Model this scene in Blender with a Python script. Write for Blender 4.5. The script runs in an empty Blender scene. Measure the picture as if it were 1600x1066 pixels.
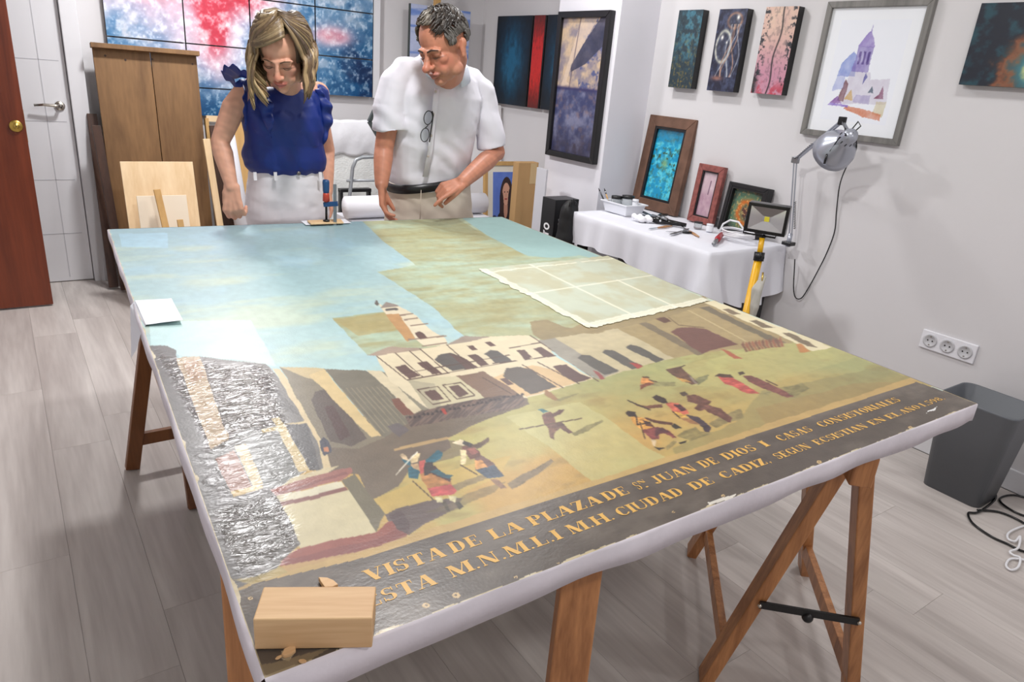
import bpy, bmesh, math, random
import numpy as np
from mathutils import Vector, Matrix
random.seed(7)
C = bpy.context.scene.collection
# ------------------------------------------------------------------ camera
CR = Vector((0.8188272, -0.5683493, 0.0806293))
CU = Vector((0.1391607, 0.3328044, 0.9326712))
CF = Vector((0.5569168, 0.7524761, -0.3516012))
FPX = 1095.19; HC = 1.40; TZ = 0.80
CAM = Vector((0, 0, HC))
cd = bpy.data.cameras.new('camera'); cam = bpy.data.objects.new('camera', cd); C.objects.link(cam)
cam.matrix_world = Matrix(((CR.x, CU.x, -CF.x, 0), (CR.y, CU.y, -CF.y, 0), (CR.z, CU.z, -CF.z, HC), (0, 0, 0, 1)))
cd.sensor_width = 36; cd.lens = FPX*36/1600; cd.clip_start = 0.02
bpy.context.scene.camera = cam
# ------------------------------------------------------------------ light and exposure
w = bpy.data.worlds.new('world'); bpy.context.scene.world = w; w.use_nodes = True
w.node_tree.nodes['Background'].inputs[0].default_value = (0.92, 0.95, 1, 1)
w.node_tree.nodes['Background'].inputs[1].default_value = 0.1
vs = bpy.context.scene.view_settings
vs.view_transform = 'Standard'; vs.look = 'None'; vs.gamma = 1; vs.use_curve_mapping = False
vs.exposure = 0.21
CEIL = 2.5
LAMPS = [(0.94, 3.90, 32), (0.92, 1.75, 23), (2.30, 2.95, 12), (2.35, 1.0, 5), (0.3, -0.7, 9), (2.3, -0.9, 9)]
for x, y, e in LAMPS:
    ld = bpy.data.lights.new('downlight_glow', 'AREA'); ld.shape = 'DISK'; ld.size = 0.22; ld.energy = e
    ld.color = (1.0, 0.99, 0.99)
    lo = bpy.data.objects.new('downlight_glow', ld); lo.location = (x, y, CEIL-0.035); C.objects.link(lo)
# ------------------------------------------------------------------ helpers
def at(px, py, ax, val):
    d = CR*((px-800)/FPX) + CU*(-(py-533)/FPX) + CF
    t = (val-CAM[ax])/d[ax]
    return CAM + d*t
def depth(p): return (p-CAM).dot(CF)
def ppm(p): return FPX/depth(p)
def s2l(c):
    c = np.asarray(c, float)/255.0
    return np.where(c <= .04045, c/12.92, ((c+.055)/1.055)**2.4)
def rgba(c): v = s2l(c); return (float(v[0]), float(v[1]), float(v[2]), 1)
_rs = np.random.RandomState(11)
_L = _rs.rand(64, 64)
def vnoise(x, y, s=0):
    x = np.asarray(x, float)+s*7.31; y = np.asarray(y, float)+s*3.77
    xi = np.floor(x).astype(int); yi = np.floor(y).astype(int); fx = x-xi; fy = y-yi
    fx = fx*fx*(3-2*fx); fy = fy*fy*(3-2*fy)
    a = _L[xi % 64, yi % 64]; b = _L[(xi+1) % 64, yi % 64]; c = _L[xi % 64, (yi+1) % 64]; d = _L[(xi+1) % 64, (yi+1) % 64]
    return (a*(1-fx)+b*fx)*(1-fy)+(c*(1-fx)+d*fx)*fy
def fbm(x, y, s=0, o=4):
    r = 0; a = .5; n = 0
    for k in range(o):
        r = r+a*vnoise(x*2**k, y*2**k, s+k); n += a; a *= .55
    return r/n
def mix(a, b, t): t = np.clip(t, 0, 1)[..., None]; return a*(1-t)+b*t
def sstep(a, b, x): t = np.clip((x-a)/(b-a), 0, 1); return t*t*(3-2*t)
def inpoly(X, Y, poly):
    P = np.asarray(poly, float); r = np.zeros(X.shape, bool)
    bb = (X >= P[:, 0].min()) & (X <= P[:, 0].max()) & (Y >= P[:, 1].min()) & (Y <= P[:, 1].max())
    if not bb.any(): return r
    x = X[bb]; y = Y[bb]; c = np.zeros(x.shape, bool); n = len(P)
    for i in range(n):
        x0, y0 = P[i]; x1, y1 = P[(i+1) % n]
        if y0 == y1: continue
        k = ((y0 > y) != (y1 > y)) & (x < (x1-x0)*(y-y0)/(y1-y0)+x0)
        c ^= k
    r[bb] = c; return r
def nearseg(X, Y, a, b, wd):
    ax, ay = a; bx, by = b; dx, dy = bx-ax, by-ay; L = dx*dx+dy*dy+1e-9
    bb = (X > min(ax, bx)-wd) & (X < max(ax, bx)+wd) & (Y > min(ay, by)-wd) & (Y < max(ay, by)+wd)
    r = np.zeros(X.shape, bool)
    if not bb.any(): return r
    x = X[bb]; y = Y[bb]; t = np.clip(((x-ax)*dx+(y-ay)*dy)/L, 0, 1)
    r[bb] = (x-ax-t*dx)**2+(y-ay-t*dy)**2 < wd*wd
    return r

# materials -----------------------------------------------------------
def newmat(name):
    m = bpy.data.materials.new(name); m.use_nodes = True
    nt = m.node_tree; b = nt.nodes['Principled BSDF']; return m, nt, b
def nn(nt, t, **k):
    n = nt.nodes.new(t)
    for a, v in k.items(): setattr(n, a, v)
    return n
def mat(name, c, rough=.5, metal=0, var=.06, vs_=6, bump=0, bs=80, attr=None, coat=0, trans=0, rnd=0, emit=None, spec=.5, stretch=(1, 1, 1), sub=0, distance=.002, alpha=1, sheen=0):
    m, nt, b = newmat(name); L = nt.links
    b.inputs['Roughness'].default_value = rough; b.inputs['Metallic'].default_value = metal
    b.inputs['Coat Weight'].default_value = coat; b.inputs['Transmission Weight'].default_value = trans
    b.inputs['Specular IOR Level'].default_value = spec; b.inputs['Sheen Weight'].default_value = sheen
    if alpha < 1: b.inputs['Alpha'].default_value = alpha
    if sub: b.inputs['Subsurface Weight'].default_value = sub; b.inputs['Subsurface Radius'].default_value = (.01, .004, .002); b.inputs['Subsurface Scale'].default_value = .5
    tc = nn(nt, 'ShaderNodeTexCoord'); mp = nn(nt, 'ShaderNodeMapping'); mp.inputs['Scale'].default_value = stretch
    L.new(tc.outputs['Object'], mp.inputs['Vector'])
    if attr: src = nn(nt, 'ShaderNodeAttribute', attribute_name=attr).outputs['Color']
    else:
        r = nn(nt, 'ShaderNodeRGB'); r.outputs[0].default_value = rgba(c); src = r.outputs[0]
    if var or rnd:
        no = nn(nt, 'ShaderNodeTexNoise'); no.inputs['Scale'].default_value = vs_; no.inputs['Detail'].default_value = 5
        L.new(mp.outputs[0], no.inputs['Vector'])
        mr = nn(nt, 'ShaderNodeMapRange'); mr.inputs[1].default_value = .25; mr.inputs[2].default_value = .75; mr.inputs[3].default_value = 1-var; mr.inputs[4].default_value = 1+var
        L.new(no.outputs[0], mr.inputs[0]); val = mr.outputs[0]
        if rnd:
            oi = nn(nt, 'ShaderNodeObjectInfo'); m2 = nn(nt, 'ShaderNodeMapRange'); m2.inputs[3].default_value = 1-rnd; m2.inputs[4].default_value = 1+rnd
            L.new(oi.outputs['Random'], m2.inputs[0]); mu = nn(nt, 'ShaderNodeMath', operation='MULTIPLY'); L.new(val, mu.inputs[0]); L.new(m2.outputs[0], mu.inputs[1]); val = mu.outputs[0]
        vm = nn(nt, 'ShaderNodeVectorMath', operation='SCALE'); L.new(src, vm.inputs[0]); L.new(val, vm.inputs['Scale']); src = vm.outputs[0]
    L.new(src, b.inputs['Base Color'])
    if emit: b.inputs['Emission Color'].default_value = rgba(emit[0]); b.inputs['Emission Strength'].default_value = emit[1]
    if bump:
        n2 = nn(nt, 'ShaderNodeTexNoise'); n2.inputs['Scale'].default_value = bs; n2.inputs['Detail'].default_value = 4; L.new(mp.outputs[0], n2.inputs['Vector'])
        bu = nn(nt, 'ShaderNodeBump'); bu.inputs['Strength'].default_value = bump; bu.inputs['Distance'].default_value = distance
        L.new(n2.outputs[0], bu.inputs['Height']); L.new(bu.outputs[0], b.inputs['Normal'])
    return m
def wood(name, c1, c2, axis=2, scale=18, rough=.5, rnd=.05, knots=True, coat=0):
    m, nt, b = newmat(name); L = nt.links
    tc = nn(nt, 'ShaderNodeTexCoord'); mp = nn(nt, 'ShaderNodeMapping'); s = [1, 1, 1]; s[axis] = .07; mp.inputs['Scale'].default_value = s
    oi = nn(nt, 'ShaderNodeObjectInfo'); ad = nn(nt, 'ShaderNodeVectorMath', operation='ADD'); sc = nn(nt, 'ShaderNodeVectorMath', operation='SCALE'); sc.inputs['Scale'].default_value = 9
    cb = nn(nt, 'ShaderNodeCombineXYZ'); [L.new(oi.outputs['Random'], cb.inputs[i]) for i in range(3)]
    L.new(cb.outputs[0], sc.inputs[0]); L.new(tc.outputs['Object'], ad.inputs[0]); L.new(sc.outputs[0], ad.inputs[1]); L.new(ad.outputs[0], mp.inputs[0])
    n1 = nn(nt, 'ShaderNodeTexNoise'); n1.inputs['Scale'].default_value = scale; n1.inputs['Detail'].default_value = 6; n1.inputs['Distortion'].default_value = .8; L.new(mp.outputs[0], n1.inputs[0])
    n2 = nn(nt, 'ShaderNodeTexNoise'); n2.inputs['Scale'].default_value = scale*7; n2.inputs['Detail'].default_value = 3; L.new(mp.outputs[0], n2.inputs[0])
    mx = nn(nt, 'ShaderNodeMath', operation='MULTIPLY_ADD'); L.new(n2.outputs[0], mx.inputs[0]); mx.inputs[1].default_value = .4; L.new(n1.outputs[0], mx.inputs[2])
    rp = nn(nt, 'ShaderNodeValToRGB'); rp.color_ramp.elements[0].position = .45; rp.color_ramp.elements[1].position = .95
    rp.color_ramp.elements[0].color = rgba(c1); rp.color_ramp.elements[1].color = rgba(c2); L.new(mx.outputs[0], rp.inputs[0])
    m2 = nn(nt, 'ShaderNodeMapRange'); m2.inputs[3].default_value = 1-rnd; m2.inputs[4].default_value = 1+rnd; L.new(oi.outputs['Random'], m2.inputs[0])
    vm = nn(nt, 'ShaderNodeVectorMath', operation='SCALE'); L.new(rp.outputs[0], vm.inputs[0]); L.new(m2.outputs[0], vm.inputs['Scale']); L.new(vm.outputs[0], b.inputs['Base Color'])
    b.inputs['Roughness'].default_value = rough; b.inputs['Coat Weight'].default_value = coat
    bu = nn(nt, 'ShaderNodeBump'); bu.inputs['Strength'].default_value = .25; bu.inputs['Distance'].default_value = .001; L.new(mx.outputs[0], bu.inputs['Height']); L.new(bu.outputs[0], b.inputs['Normal'])
    return m

# objects -------------------------------------------------------------
def tag(o, label=None, cat=None, group=None, kind=None):
    if label: o['label'] = label
    if cat: o['category'] = cat
    if group: o['group'] = group
    if kind: o['kind'] = kind
    return o
def thing(name, loc, label, cat, group=None):
    o = bpy.data.objects.new(name, None); o.empty_display_size = .05; o.location = loc; C.objects.link(o)
    return tag(o, label, cat, group)
def link(name, me, m, parent=None):
    o = bpy.data.objects.new(name, me); C.objects.link(o)
    if m is not None and not me.materials: me.materials.append(m)
    if parent is not None:
        o.parent = parent
    return o
def basis(U, V, N, O):
    return Matrix(((U.x, V.x, N.x, O.x), (U.y, V.y, N.y, O.y), (U.z, V.z, N.z, O.z), (0, 0, 0, 1)))
class MB:
    def __init__(s): s.v = []; s.f = []
    def add(s, vs, fs):
        n = len(s.v); s.v += [tuple(v) for v in vs]; s.f += [tuple(i+n for i in f) for f in fs]; return s
    def box(s, c, d, M=None):
        c = Vector(c); v = [Vector((c.x+i*d[0]/2, c.y+j*d[1]/2, c.z+k*d[2]/2)) for i in (-1, 1) for j in (-1, 1) for k in (-1, 1)]
        if M is not None: v = [M @ p for p in v]
        return s.add(v, [(0, 1, 3, 2), (4, 6, 7, 5), (0, 4, 5, 1), (2, 3, 7, 6), (0, 2, 6, 4), (1, 5, 7, 3)])
    def beam(s, a, b, wd, th, side=(0, 0, 1)):
        a = Vector(a); b = Vector(b); d = (b-a).normalized(); u = Vector(side); u = (u-d*u.dot(d)).normalized(); v = d.cross(u)
        M = basis(u, v, d, (a+b)/2); return s.box((0, 0, 0), (wd, th, (b-a).length), M)
    def tube(s, pts, r, n=8, cap=True, flat=1, up=(0, 0, 1)):
        pts = [Vector(p) for p in pts]; R = r if isinstance(r, (list, tuple)) else [r]*len(pts)
        base = len(s.v); prev = None
        for i, p in enumerate(pts):
            d = (pts[min(i+1, len(pts)-1)]-pts[max(i-1, 0)])
            d = d.normalized() if d.length > 1e-9 else Vector((0, 0, 1))
            if prev is None:
                u = Vector(up); u = u-d*u.dot(d)
                if u.length < .05: u = Vector((1, 0, 0)); u = u-d*u.dot(d)
            else: u = prev-d*prev.dot(d)
            u.normalize(); prev = u; v = d.cross(u)
            for k in range(n):
                a = 2*math.pi*k/n; s.v.append(tuple(p+u*(math.cos(a)*R[i]*flat)+v*(math.sin(a)*R[i])))
        for i in range(len(pts)-1):
            for k in range(n):
                a = base+i*n+k; b = base+i*n+(k+1) % n; s.f.append((a, b, b+n, a+n))
        if cap: s.f.append(tuple(base+k for k in range(n))[::-1]); s.f.append(tuple(base+(len(pts)-1)*n+k for k in range(n)))
        return s
    def lathe(s, prof, M=None, n=20, cap=True):
        base = len(s.v)
        for r, z in prof:
            for k in range(n):
                a = 2*math.pi*k/n; p = Vector((r*math.cos(a), r*math.sin(a), z)); s.v.append(tuple(M @ p if M is not None else p))
        for i in range(len(prof)-1):
            for k in range(n):
                a = base+i*n+k; b = base+i*n+(k+1) % n; s.f.append((a, b, b+n, a+n))
        if cap:
            if prof[0][0] > 1e-6: s.f.append(tuple(base+k for k in range(n))[::-1])
            if prof[-1][0] > 1e-6: s.f.append(tuple(base+(len(prof)-1)*n+k for k in range(n)))
        return s
    def ball(s, c, r, M=None, nu=14, nv=9):
        if not isinstance(r, (list, tuple)): r = (r, r, r)
        c = Vector(c); R = Matrix.Identity(4) if M is None else M
        vs = []; fs = []
        for i in range(nv+1):
            t = math.pi*i/nv
            for k in range(nu):
                a = 2*math.pi*k/nu; p = Vector((r[0]*math.sin(t)*math.cos(a), r[1]*math.sin(t)*math.sin(a), r[2]*math.cos(t))); vs.append(R @ (c+p))
        for i in range(nv):
            for k in range(nu): fs.append((i*nu+k, (i+1)*nu+k, (i+1)*nu+(k+1) % nu, i*nu+(k+1) % nu))
        return s.add(vs, fs)
    def prism(s, poly, M, d):
        n = len(poly); vs = [M @ Vector((x, y, 0)) for x, y in poly]+[M @ Vector((x, y, d)) for x, y in poly]
        fs = [tuple(range(n))[::-1], tuple(range(n, 2*n))]+[(i, (i+1) % n, n+(i+1) % n, n+i) for i in range(n)]
        return s.add(vs, fs)
    def mesh(s, name):
        me = bpy.data.meshes.new(name); me.from_pydata(s.v, [], s.f); me.update(); return me
    def build(s, name, m, parent=None, smooth=False, bevel=0, fix=True):
        me = s.mesh(name)
        if fix:
            bm = bmesh.new(); bm.from_mesh(me)
            if smooth: bmesh.ops.remove_doubles(bm, verts=bm.verts, dist=1e-6)
            bmesh.ops.recalc_face_normals(bm, faces=bm.faces); bm.to_mesh(me); bm.free()
        # recentre so that object coordinates and origins sit at the thing
        vv = np.array(s.v); c = Vector(((vv[:, 0].min()+vv[:, 0].max())/2, (vv[:, 1].min()+vv[:, 1].max())/2, vv[:, 2].min()))
        me.transform(Matrix.Translation(-c))
        if smooth: me.polygons.foreach_set('use_smooth', [True]*len(me.polygons))
        o = link(name, me, m, parent)
        if parent is not None:
            o.location = c-absloc(parent)
        else: o.location = c
        if bevel:
            b = o.modifiers.new('bevel', 'BEVEL'); b.width = bevel; b.segments = 2; b.limit_method = 'ANGLE'
        return o
def absloc(o):
    v = Vector((0, 0, 0))
    while o is not None: v += o.location; o = o.parent
    return v
def B(): return MB()

def colgrid(name, M, wd, hd, nx, ny, fn, m, parent=None, disp=None):
    """flat painted picture: a fine grid whose colour attribute is the paint; u right, v up, 0..1"""
    u, v = np.meshgrid(np.linspace(0, 1, nx), np.linspace(0, 1, ny)); col = np.clip(fn(u, v), 0, 255)
    P = np.stack([(u*wd).ravel(), (v*hd).ravel(), np.zeros(u.size)], 1)
    Mn = np.array(M); c = Vector(M @ Vector((wd/2, 0, 0)))
    Pw = P @ Mn[:3, :3].T+Mn[:3, 3]-np.array(c)
    me = bpy.data.meshes.new(name); idx = np.arange(nx*ny).reshape(ny, nx)
    F = np.stack([idx[:-1, :-1], idx[:-1, 1:], idx[1:, 1:], idx[1:, :-1]], -1).reshape(-1, 4)
    me.vertices.add(len(Pw)); me.vertices.foreach_set('co', Pw.ravel()); me.loops.add(F.size); me.loops.foreach_set('vertex_index', F.ravel())
    me.polygons.add(len(F)); me.polygons.foreach_set('loop_start', np.arange(0, F.size, 4)); me.update(); me.validate()
    at_ = me.color_attributes.new('paint', 'FLOAT_COLOR', 'POINT')
    lin = np.concatenate([s2l(col.reshape(-1, 3)), np.ones((len(Pw), 1))], 1); at_.data.foreach_set('color', lin.ravel().astype(np.float32))
    o = link(name, me, m, parent)
    if parent is not None: o.location = c-absloc(parent)
    else: o.location = c
    return o
def frame_basis(BL, BR, TL):
    U = (BR-BL); wd = U.length; U = U.normalized(); V = TL-BL; V = V-U*V.dot(U); hd = V.length; V.normalize(); N = U.cross(V)
    return basis(U, V, N, BL), wd, hd
def framebars(mb, M, wd, hd, fw, z0, z1, inset=0):
    """four mitred bars of a picture frame in local coords"""
    a = inset; o = [(a, a), (wd-a, a), (wd-a, hd-a), (a, hd-a)]; i_ = [(a+fw, a+fw), (wd-a-fw, a+fw), (wd-a-fw, hd-a-fw), (a+fw, hd-a-fw)]
    for k in range(4):
        q = [o[k], o[(k+1) % 4], i_[(k+1) % 4], i_[k]]
        mb.prism(q, M @ Matrix.Translation((0, 0, z0)), z1-z0)
    return mb
# ------------------------------------------------------------------ room
WX = 3.155; WY = 4.99; X0 = -0.745; Y0 = -1.6
m_wall = mat('wall_paint', (218, 216, 218), .85, var=.015, vs_=2, bump=.08, bs=250, distance=.001)
m_col = mat('column_paint', (232, 231, 238), .8, var=.01, vs_=2)
m_white = mat('white_lacquer', (228, 228, 232), .35, var=.01)
m_ceil = mat('ceiling_paint', (238, 236, 232), .9, var=.01)
m_lam = wood('floor_laminate', (172, 163, 159), (212, 205, 200), axis=1, scale=9, rough=.42, rnd=.02)
m_sub = mat('floor_joint', (160, 152, 148), .8)
def struct(name, mb, m, parent=None, **k): return tag(mb.build(name, m, parent, **k), kind='structure' if parent is None else None)
fl = struct('floor', B().box(((X0+WX)/2, (Y0+WY)/2, -.03), (WX-X0+.2, WY-Y0+.2, .04)), m_sub)
PW = .185; PL = 1.25
pme = MB().box((0, 0, 0), (PW-.0007, PL-.0007, .0095)).mesh('plank'); pme.materials.append(m_lam)
for i in range(int((WX-X0)/PW)+1):
    off = random.random()*PL
    for j in range(int((WY-Y0)/PL)+2):
        y0 = Y0-off+j*PL; y1 = y0+PL
        if y1 <= Y0+.02 or y0 >= WY-.02: continue
        a = max(y0, Y0); b = min(y1, WY); x = X0+PW*(i+.5)
        if x+PW/2 > WX+.16: continue
        p = bpy.data.objects.new('plank', pme); C.objects.link(p); p.parent = fl
        p.scale = (1, (b-a)/PL, 1); p.location = Vector((x, (a+b)/2, -.0048))-fl.location
wr = struct('wall_right', B().box((WX+.05, (Y0+WY)/2, CEIL/2), (.1, WY-Y0+.2, CEIL)), m_wall)
wb = struct('wall_back', B().box(((X0+WX)/2, WY+.05, CEIL/2), (WX-X0+.2, .1, CEIL)), m_wall)
wl = struct('wall_left', B().box((X0-.05, (Y0+WY)/2, CEIL/2), (.1, WY-Y0+.2, CEIL)), m_wall)
wf = struct('wall_front', B().box(((X0+WX)/2, Y0-.05, CEIL/2), (WX-X0+.2, .1, CEIL)), m_wall)
struct('ceiling', B().box(((X0+WX)/2, (Y0+WY)/2, CEIL+.03), (WX-X0+.2, WY-Y0+.2, .06)), m_ceil)
# column against the right wall
cy0 = at(1034, 0, 0, WX).y; cxl = at(972, 0, 1, cy0).x; cy1 = at(875, 0, 0, cxl).y
struct('wall_column', B().box(((cxl+WX)/2+.02, (cy0+cy1)/2, CEIL/2), (WX-cxl+.04, cy1-cy0, CEIL)), m_col, bevel=.004)
struct('baseboard_right', B().box((WX-.006, (Y0+cy0)/2, .045), (.014, cy0-Y0, .09)), m_white, bevel=.003)
struct('baseboard_column', B().box(((cxl+WX)/2, cy0-.006, .045), (WX-cxl, .014, .09)), m_white, bevel=.003)
struct('baseboard_back', B().box(((.47+WX)/2, WY-.006, .045), (WX-.47, .014, .09)), m_white, bevel=.003)
# downlights
m_led = mat('led_diffuser', (255, 250, 240), .5, var=0, emit=((255, 248, 238), 3.0))
for i, (x, y, e) in enumerate(LAMPS):
    t = thing('ceiling_light', (x, y, CEIL-.03), 'round recessed ceiling downlight '+('over the far left end of the painting', 'over the middle of the painting', 'above the work desk', 'above the waste bin', 'behind the camera on the left', 'behind the camera on the right')[i], 'ceiling light', 'ceiling downlights')
    B().lathe([(.115, CEIL-.001), (.135, CEIL-.001), (.135, CEIL-.012), (.115, CEIL-.02), (.115, CEIL-.001)], Matrix.Translation((x, y, 0)), 28, False).build('trim_ring', m_white, t, True)
    B().lathe([(0, CEIL-.004), (.113, CEIL-.004), (.113, CEIL-.008), (0, CEIL-.008)], Matrix.Translation((x, y, 0)), 28, False).build('diffuser', m_led, t)
# ---- white door in the back wall
DX = at(88, 0, 1, WY-.03).x; dyl = WY-.03
m_groove = mat('door_groove', (196, 196, 202), .6, var=0)
door = struct('door_1', B().box((DX-.40, dyl, 1.02), (.80, .045, 2.03)), m_white, bevel=.002)
for z in (.30, .62, .95, 1.28, 1.62, 1.9): B().box((DX-.24, dyl-.0232, z), (.48-.06, .0015, .004)).build('groove', m_groove, door)
B().box((DX-.125, dyl-.0232, 1.02), (.004, .0015, 1.98)).build('groove', m_groove, door)
struct('trim_1', B().box((DX+.045, WY-.045, 1.02), (.085, .09, 2.1)).box((DX-.85, WY-.045, 1.02), (.085, .09, 2.1)).box((DX-.4, WY-.045, 2.09), (.98, .09, .09)), m_white, bevel=.004)
hp = at(94, 166, 1, dyl-.05); m_chrome = mat('brushed_nickel', (205, 200, 190), .25, 1, var=0)
dh = B().lathe([(.024, 0), (.026, .002), (.026, .008), (.02, .01), (.009, .012), (.009, .05)], Matrix.Translation((hp.x, dyl-.022, hp.z)) @ Matrix.Rotation(math.pi/2, 4, 'X'), 20).tube([(hp.x, dyl-.072, hp.z), (hp.x-.03, dyl-.076, hp.z+.003), (hp.x-.08, dyl-.074, hp.z+.006), (hp.x-.125, dyl-.066, hp.z+.001)], [.010, .009, .008, .007], 10).build('door_handle', m_chrome, door, True)
# ---- brown door leaf standing open
m_maho = wood('mahogany_veneer', (88, 38, 22), (124, 58, 33), axis=2, scale=14, rough=.35, rnd=0)
e = at(84, 478, 2, 0); yb = e.y
bd = struct('door_2', B().box((e.x-.42, yb+.02, 1.025), (.84, .04, 2.03)), m_maho, bevel=.002)
lp = at(25, 197, 1, yb); m_brass = mat('polished_brass', (190, 160, 84), .3, 1, var=0)
RX = Matrix.Rotation(math.pi/2, 4, 'X')
ro = B().lathe([(.028, 0), (.030, .003), (.029, .007), (.022, .010), (.012, .0095), (.012, .013), (0, .013)], Matrix.Translation((lp.x, yb, lp.z)) @ RX, 24).build('lock_rosette', m_brass, bd, True)
m_black = mat('black_plastic', (22, 22, 24), .4, var=.03); m_dark = mat('dark_metal', (38, 38, 40), .45, .5, var=.03)
B().box((lp.x, yb-.0135, lp.z), (.003, .002, .010)).build('keyhole', m_black, ro)
B().box((e.x+.0006, yb+.02, lp.z), (.0015, .024, .16)).build('strike_plate', m_brass, bd)
# ---- triple socket
sp = [at(x, y, 0, WX) for x, y in ((1445, 514), (1529, 541.5), (1437, 540), (1521, 568))]
sc = (sp[0]+sp[1]+sp[2]+sp[3])/4; m_sock = mat('socket_plastic', (236, 236, 242), .3, var=0); m_sockd = mat('socket_well', (200, 200, 204), .4, var=0)
st = thing('wall_socket', (WX, sc.y, sc.z), 'white plastic triple socket plate on the right wall above the bin', 'socket')
B().box((WX-.005, sc.y, sc.z), (.010, .222, .081)).build('cover_plate', m_sock, st, bevel=.003)
RY = Matrix.Rotation(-math.pi/2, 4, 'Y')
for k in (-1, 0, 1):
    y = sc.y+k*.071; T = Matrix.Translation((WX-.010, y, sc.z)) @ RY
    s_ = B().lathe([(.0285, 0), (.0285, .0035), (.0225, .0035), (.020, .0005), (0, .0005)], T, 28).build('socket_well', m_sockd, st, True)
    for a in (-1, 1): B().lathe([(.0032, 0), (.0032, .0004)], T @ Matrix.Translation((0, a*.0095, .0012)), 10).build('pin_hole', m_black, s_)
    for a in (-1, 1): B().box((WX-.0125, y, sc.z+a*.018), (.003, .005, .004)).build('earth_clip', m_chrome, s_)
# ------------------------------------------------------------------ wall pictures
m_art = mat('paint_surface', None, .45, var=.05, vs_=60, attr='paint', bump=.15, bs=300, distance=.0008)
m_artg = mat('glossy_paint_surface', None, .22, var=.04, vs_=40, attr='paint', bump=.2, bs=160, distance=.001, coat=.3)
m_paper = mat('print_paper', None, .6, var=.01, attr='paint')
m_blackfr = mat('black_frame_lacquer', (20, 19, 22), .4, var=.05)
m_greyfr = wood('grey_frame_wood', (96, 94, 92), (140, 138, 134), axis=2, scale=14, rough=.5)
c3 = lambda *a: np.array(a, float)
def blob(u, v, s, sc=6, o=4): return fbm(u*sc, v*sc, s, o)
def wallpic(name, px, depth_, fn, label, cat='painting', group=None, x=WX, nx=90, ny=160, m=m_art):
    TL, TR, BL = [at(a, b, 0, x-depth_) for a, b in px]
    y0 = (TL.y+BL.y)/2; wd = abs(TR.y-TL.y); hd = TL.z-BL.z; zb = BL.z
    t = thing(name, (x, y0-wd/2, zb), label, cat, group)
    B().box((x-depth_/2, y0-wd/2, zb+hd/2), (depth_-.001, wd, hd)).build('stretcher_canvas', m_blackfr, t, bevel=.002)
    M = basis(Vector((0, -1, 0)), Vector((0, 0, 1)), Vector((-1, 0, 0)), Vector((x-depth_-.0008, y0, zb)))
    colgrid('painted_face', M, wd, hd, nx, ny, fn, m, t); return t, M, wd, hd
def f_teal(u, v):
    a = blob(u, v*2, 1, 9); b = blob(u, v*2, 9, 18, 3)
    c = mix(c3(34, 52, 62), c3(56, 104, 122), sstep(.35, .7, a)*(1-abs(u-.65))*sstep(.1, .6, v)*1.3)
    return mix(c, c3(96, 84, 46), sstep(.52, .75, b)*(1-v)*1.1)*(.8+.5*b[..., None])
def f_bulb(u, v):
    a = blob(u, v*2, 3, 10); c = mix(c3(28, 30, 52), c3(62, 70, 98), sstep(.35, .75, a))
    def ring(cx, cy, rx, ry, th, col, am=.85):
        nonlocal c
        d = np.sqrt(((u-cx)/rx)**2+((v-cy)/ry)**2); c = mix(c, col, np.exp(-((d-1)/th)**2)*am*(.5+a)); c = mix(c, c3(150, 155, 150), (d < 1)*.22*blob(u, v, 5, 12)*1.3)
    ring(.34, .55, .26, .19, .13, c3(205, 205, 190)); ring(.62, .86, .24, .09, .18, c3(150, 112, 96))
    for (x, y, r) in ((.26, .66, .05), (.72, .9, .05), (.45, .6, .03)): c = mix(c, c3(250, 248, 240), np.exp(-(((u-x)/r)**2+((v-y)/(r*.6))**2)))
    for k in range(7):
        p = np.sin(v*9+k*1.7)*.1+.55+.05*k-(.85-v)*.25*(k % 3); c = mix(c, c3(196, 150, 120) if k % 2 else c3(176, 182, 190), np.exp(-((u-p)/.022)**2)*(v > .18)*(v < .82)*.75*(.4+a))
    return mix(c, c3(176, 120, 100), np.exp(-(((u-.3)/.2)**2+((v-.16)/.03)**2))*.8)
def f_pink(u, v):
    a = blob(u, v*2, 6, 14, 5); b = blob(u, v*2, 2, 5)
    c = mix(c3(208, 170, 160), c3(196, 140, 160), sstep(.3, .8, 1-v)); c = mix(c, c3(224, 196, 172), sstep(.5, .9, v)*b)
    c = mix(c, c3(40, 42, 50), sstep(.5, .68, a)*(.25+1.3*sstep(.22, .5, abs(u-.52)))*.9)
    c = mix(c, c3(28, 34, 34), sstep(.25, 0, u)*sstep(.3, 0, abs(v-.1)+u*.3)*.9)
    c = mix(c, c3(184, 60, 78), sstep(.2, .02, v)*sstep(.45, .6, b)*.9)
    p = .55+.04*np.sin(v*11)+.12*(v-.5); return mix(c, c3(28, 24, 28), np.exp(-((u-p)/.022)**2)*.95)
G3 = None
for px, fn, lb in (((( 1060.5, 16), (1098, 17), (1045, 136)), f_teal, 'narrow dark teal canvas hanging leftmost of the three on the right wall'),
                   (((1124.5, 14.5), (1168, 15.5), (1105, 141)), f_bulb, 'narrow dark canvas with glass bubbles, middle of three on right wall'),
                   (((1198, 11), (1249, 10.5), (1173, 145)), f_pink, 'narrow pink mottled canvas with dark crack, beside the framed watercolour')):
    wallpic('canvas_painting', px, .045, fn, lb, group='narrow canvases in a row on the right wall')
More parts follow.
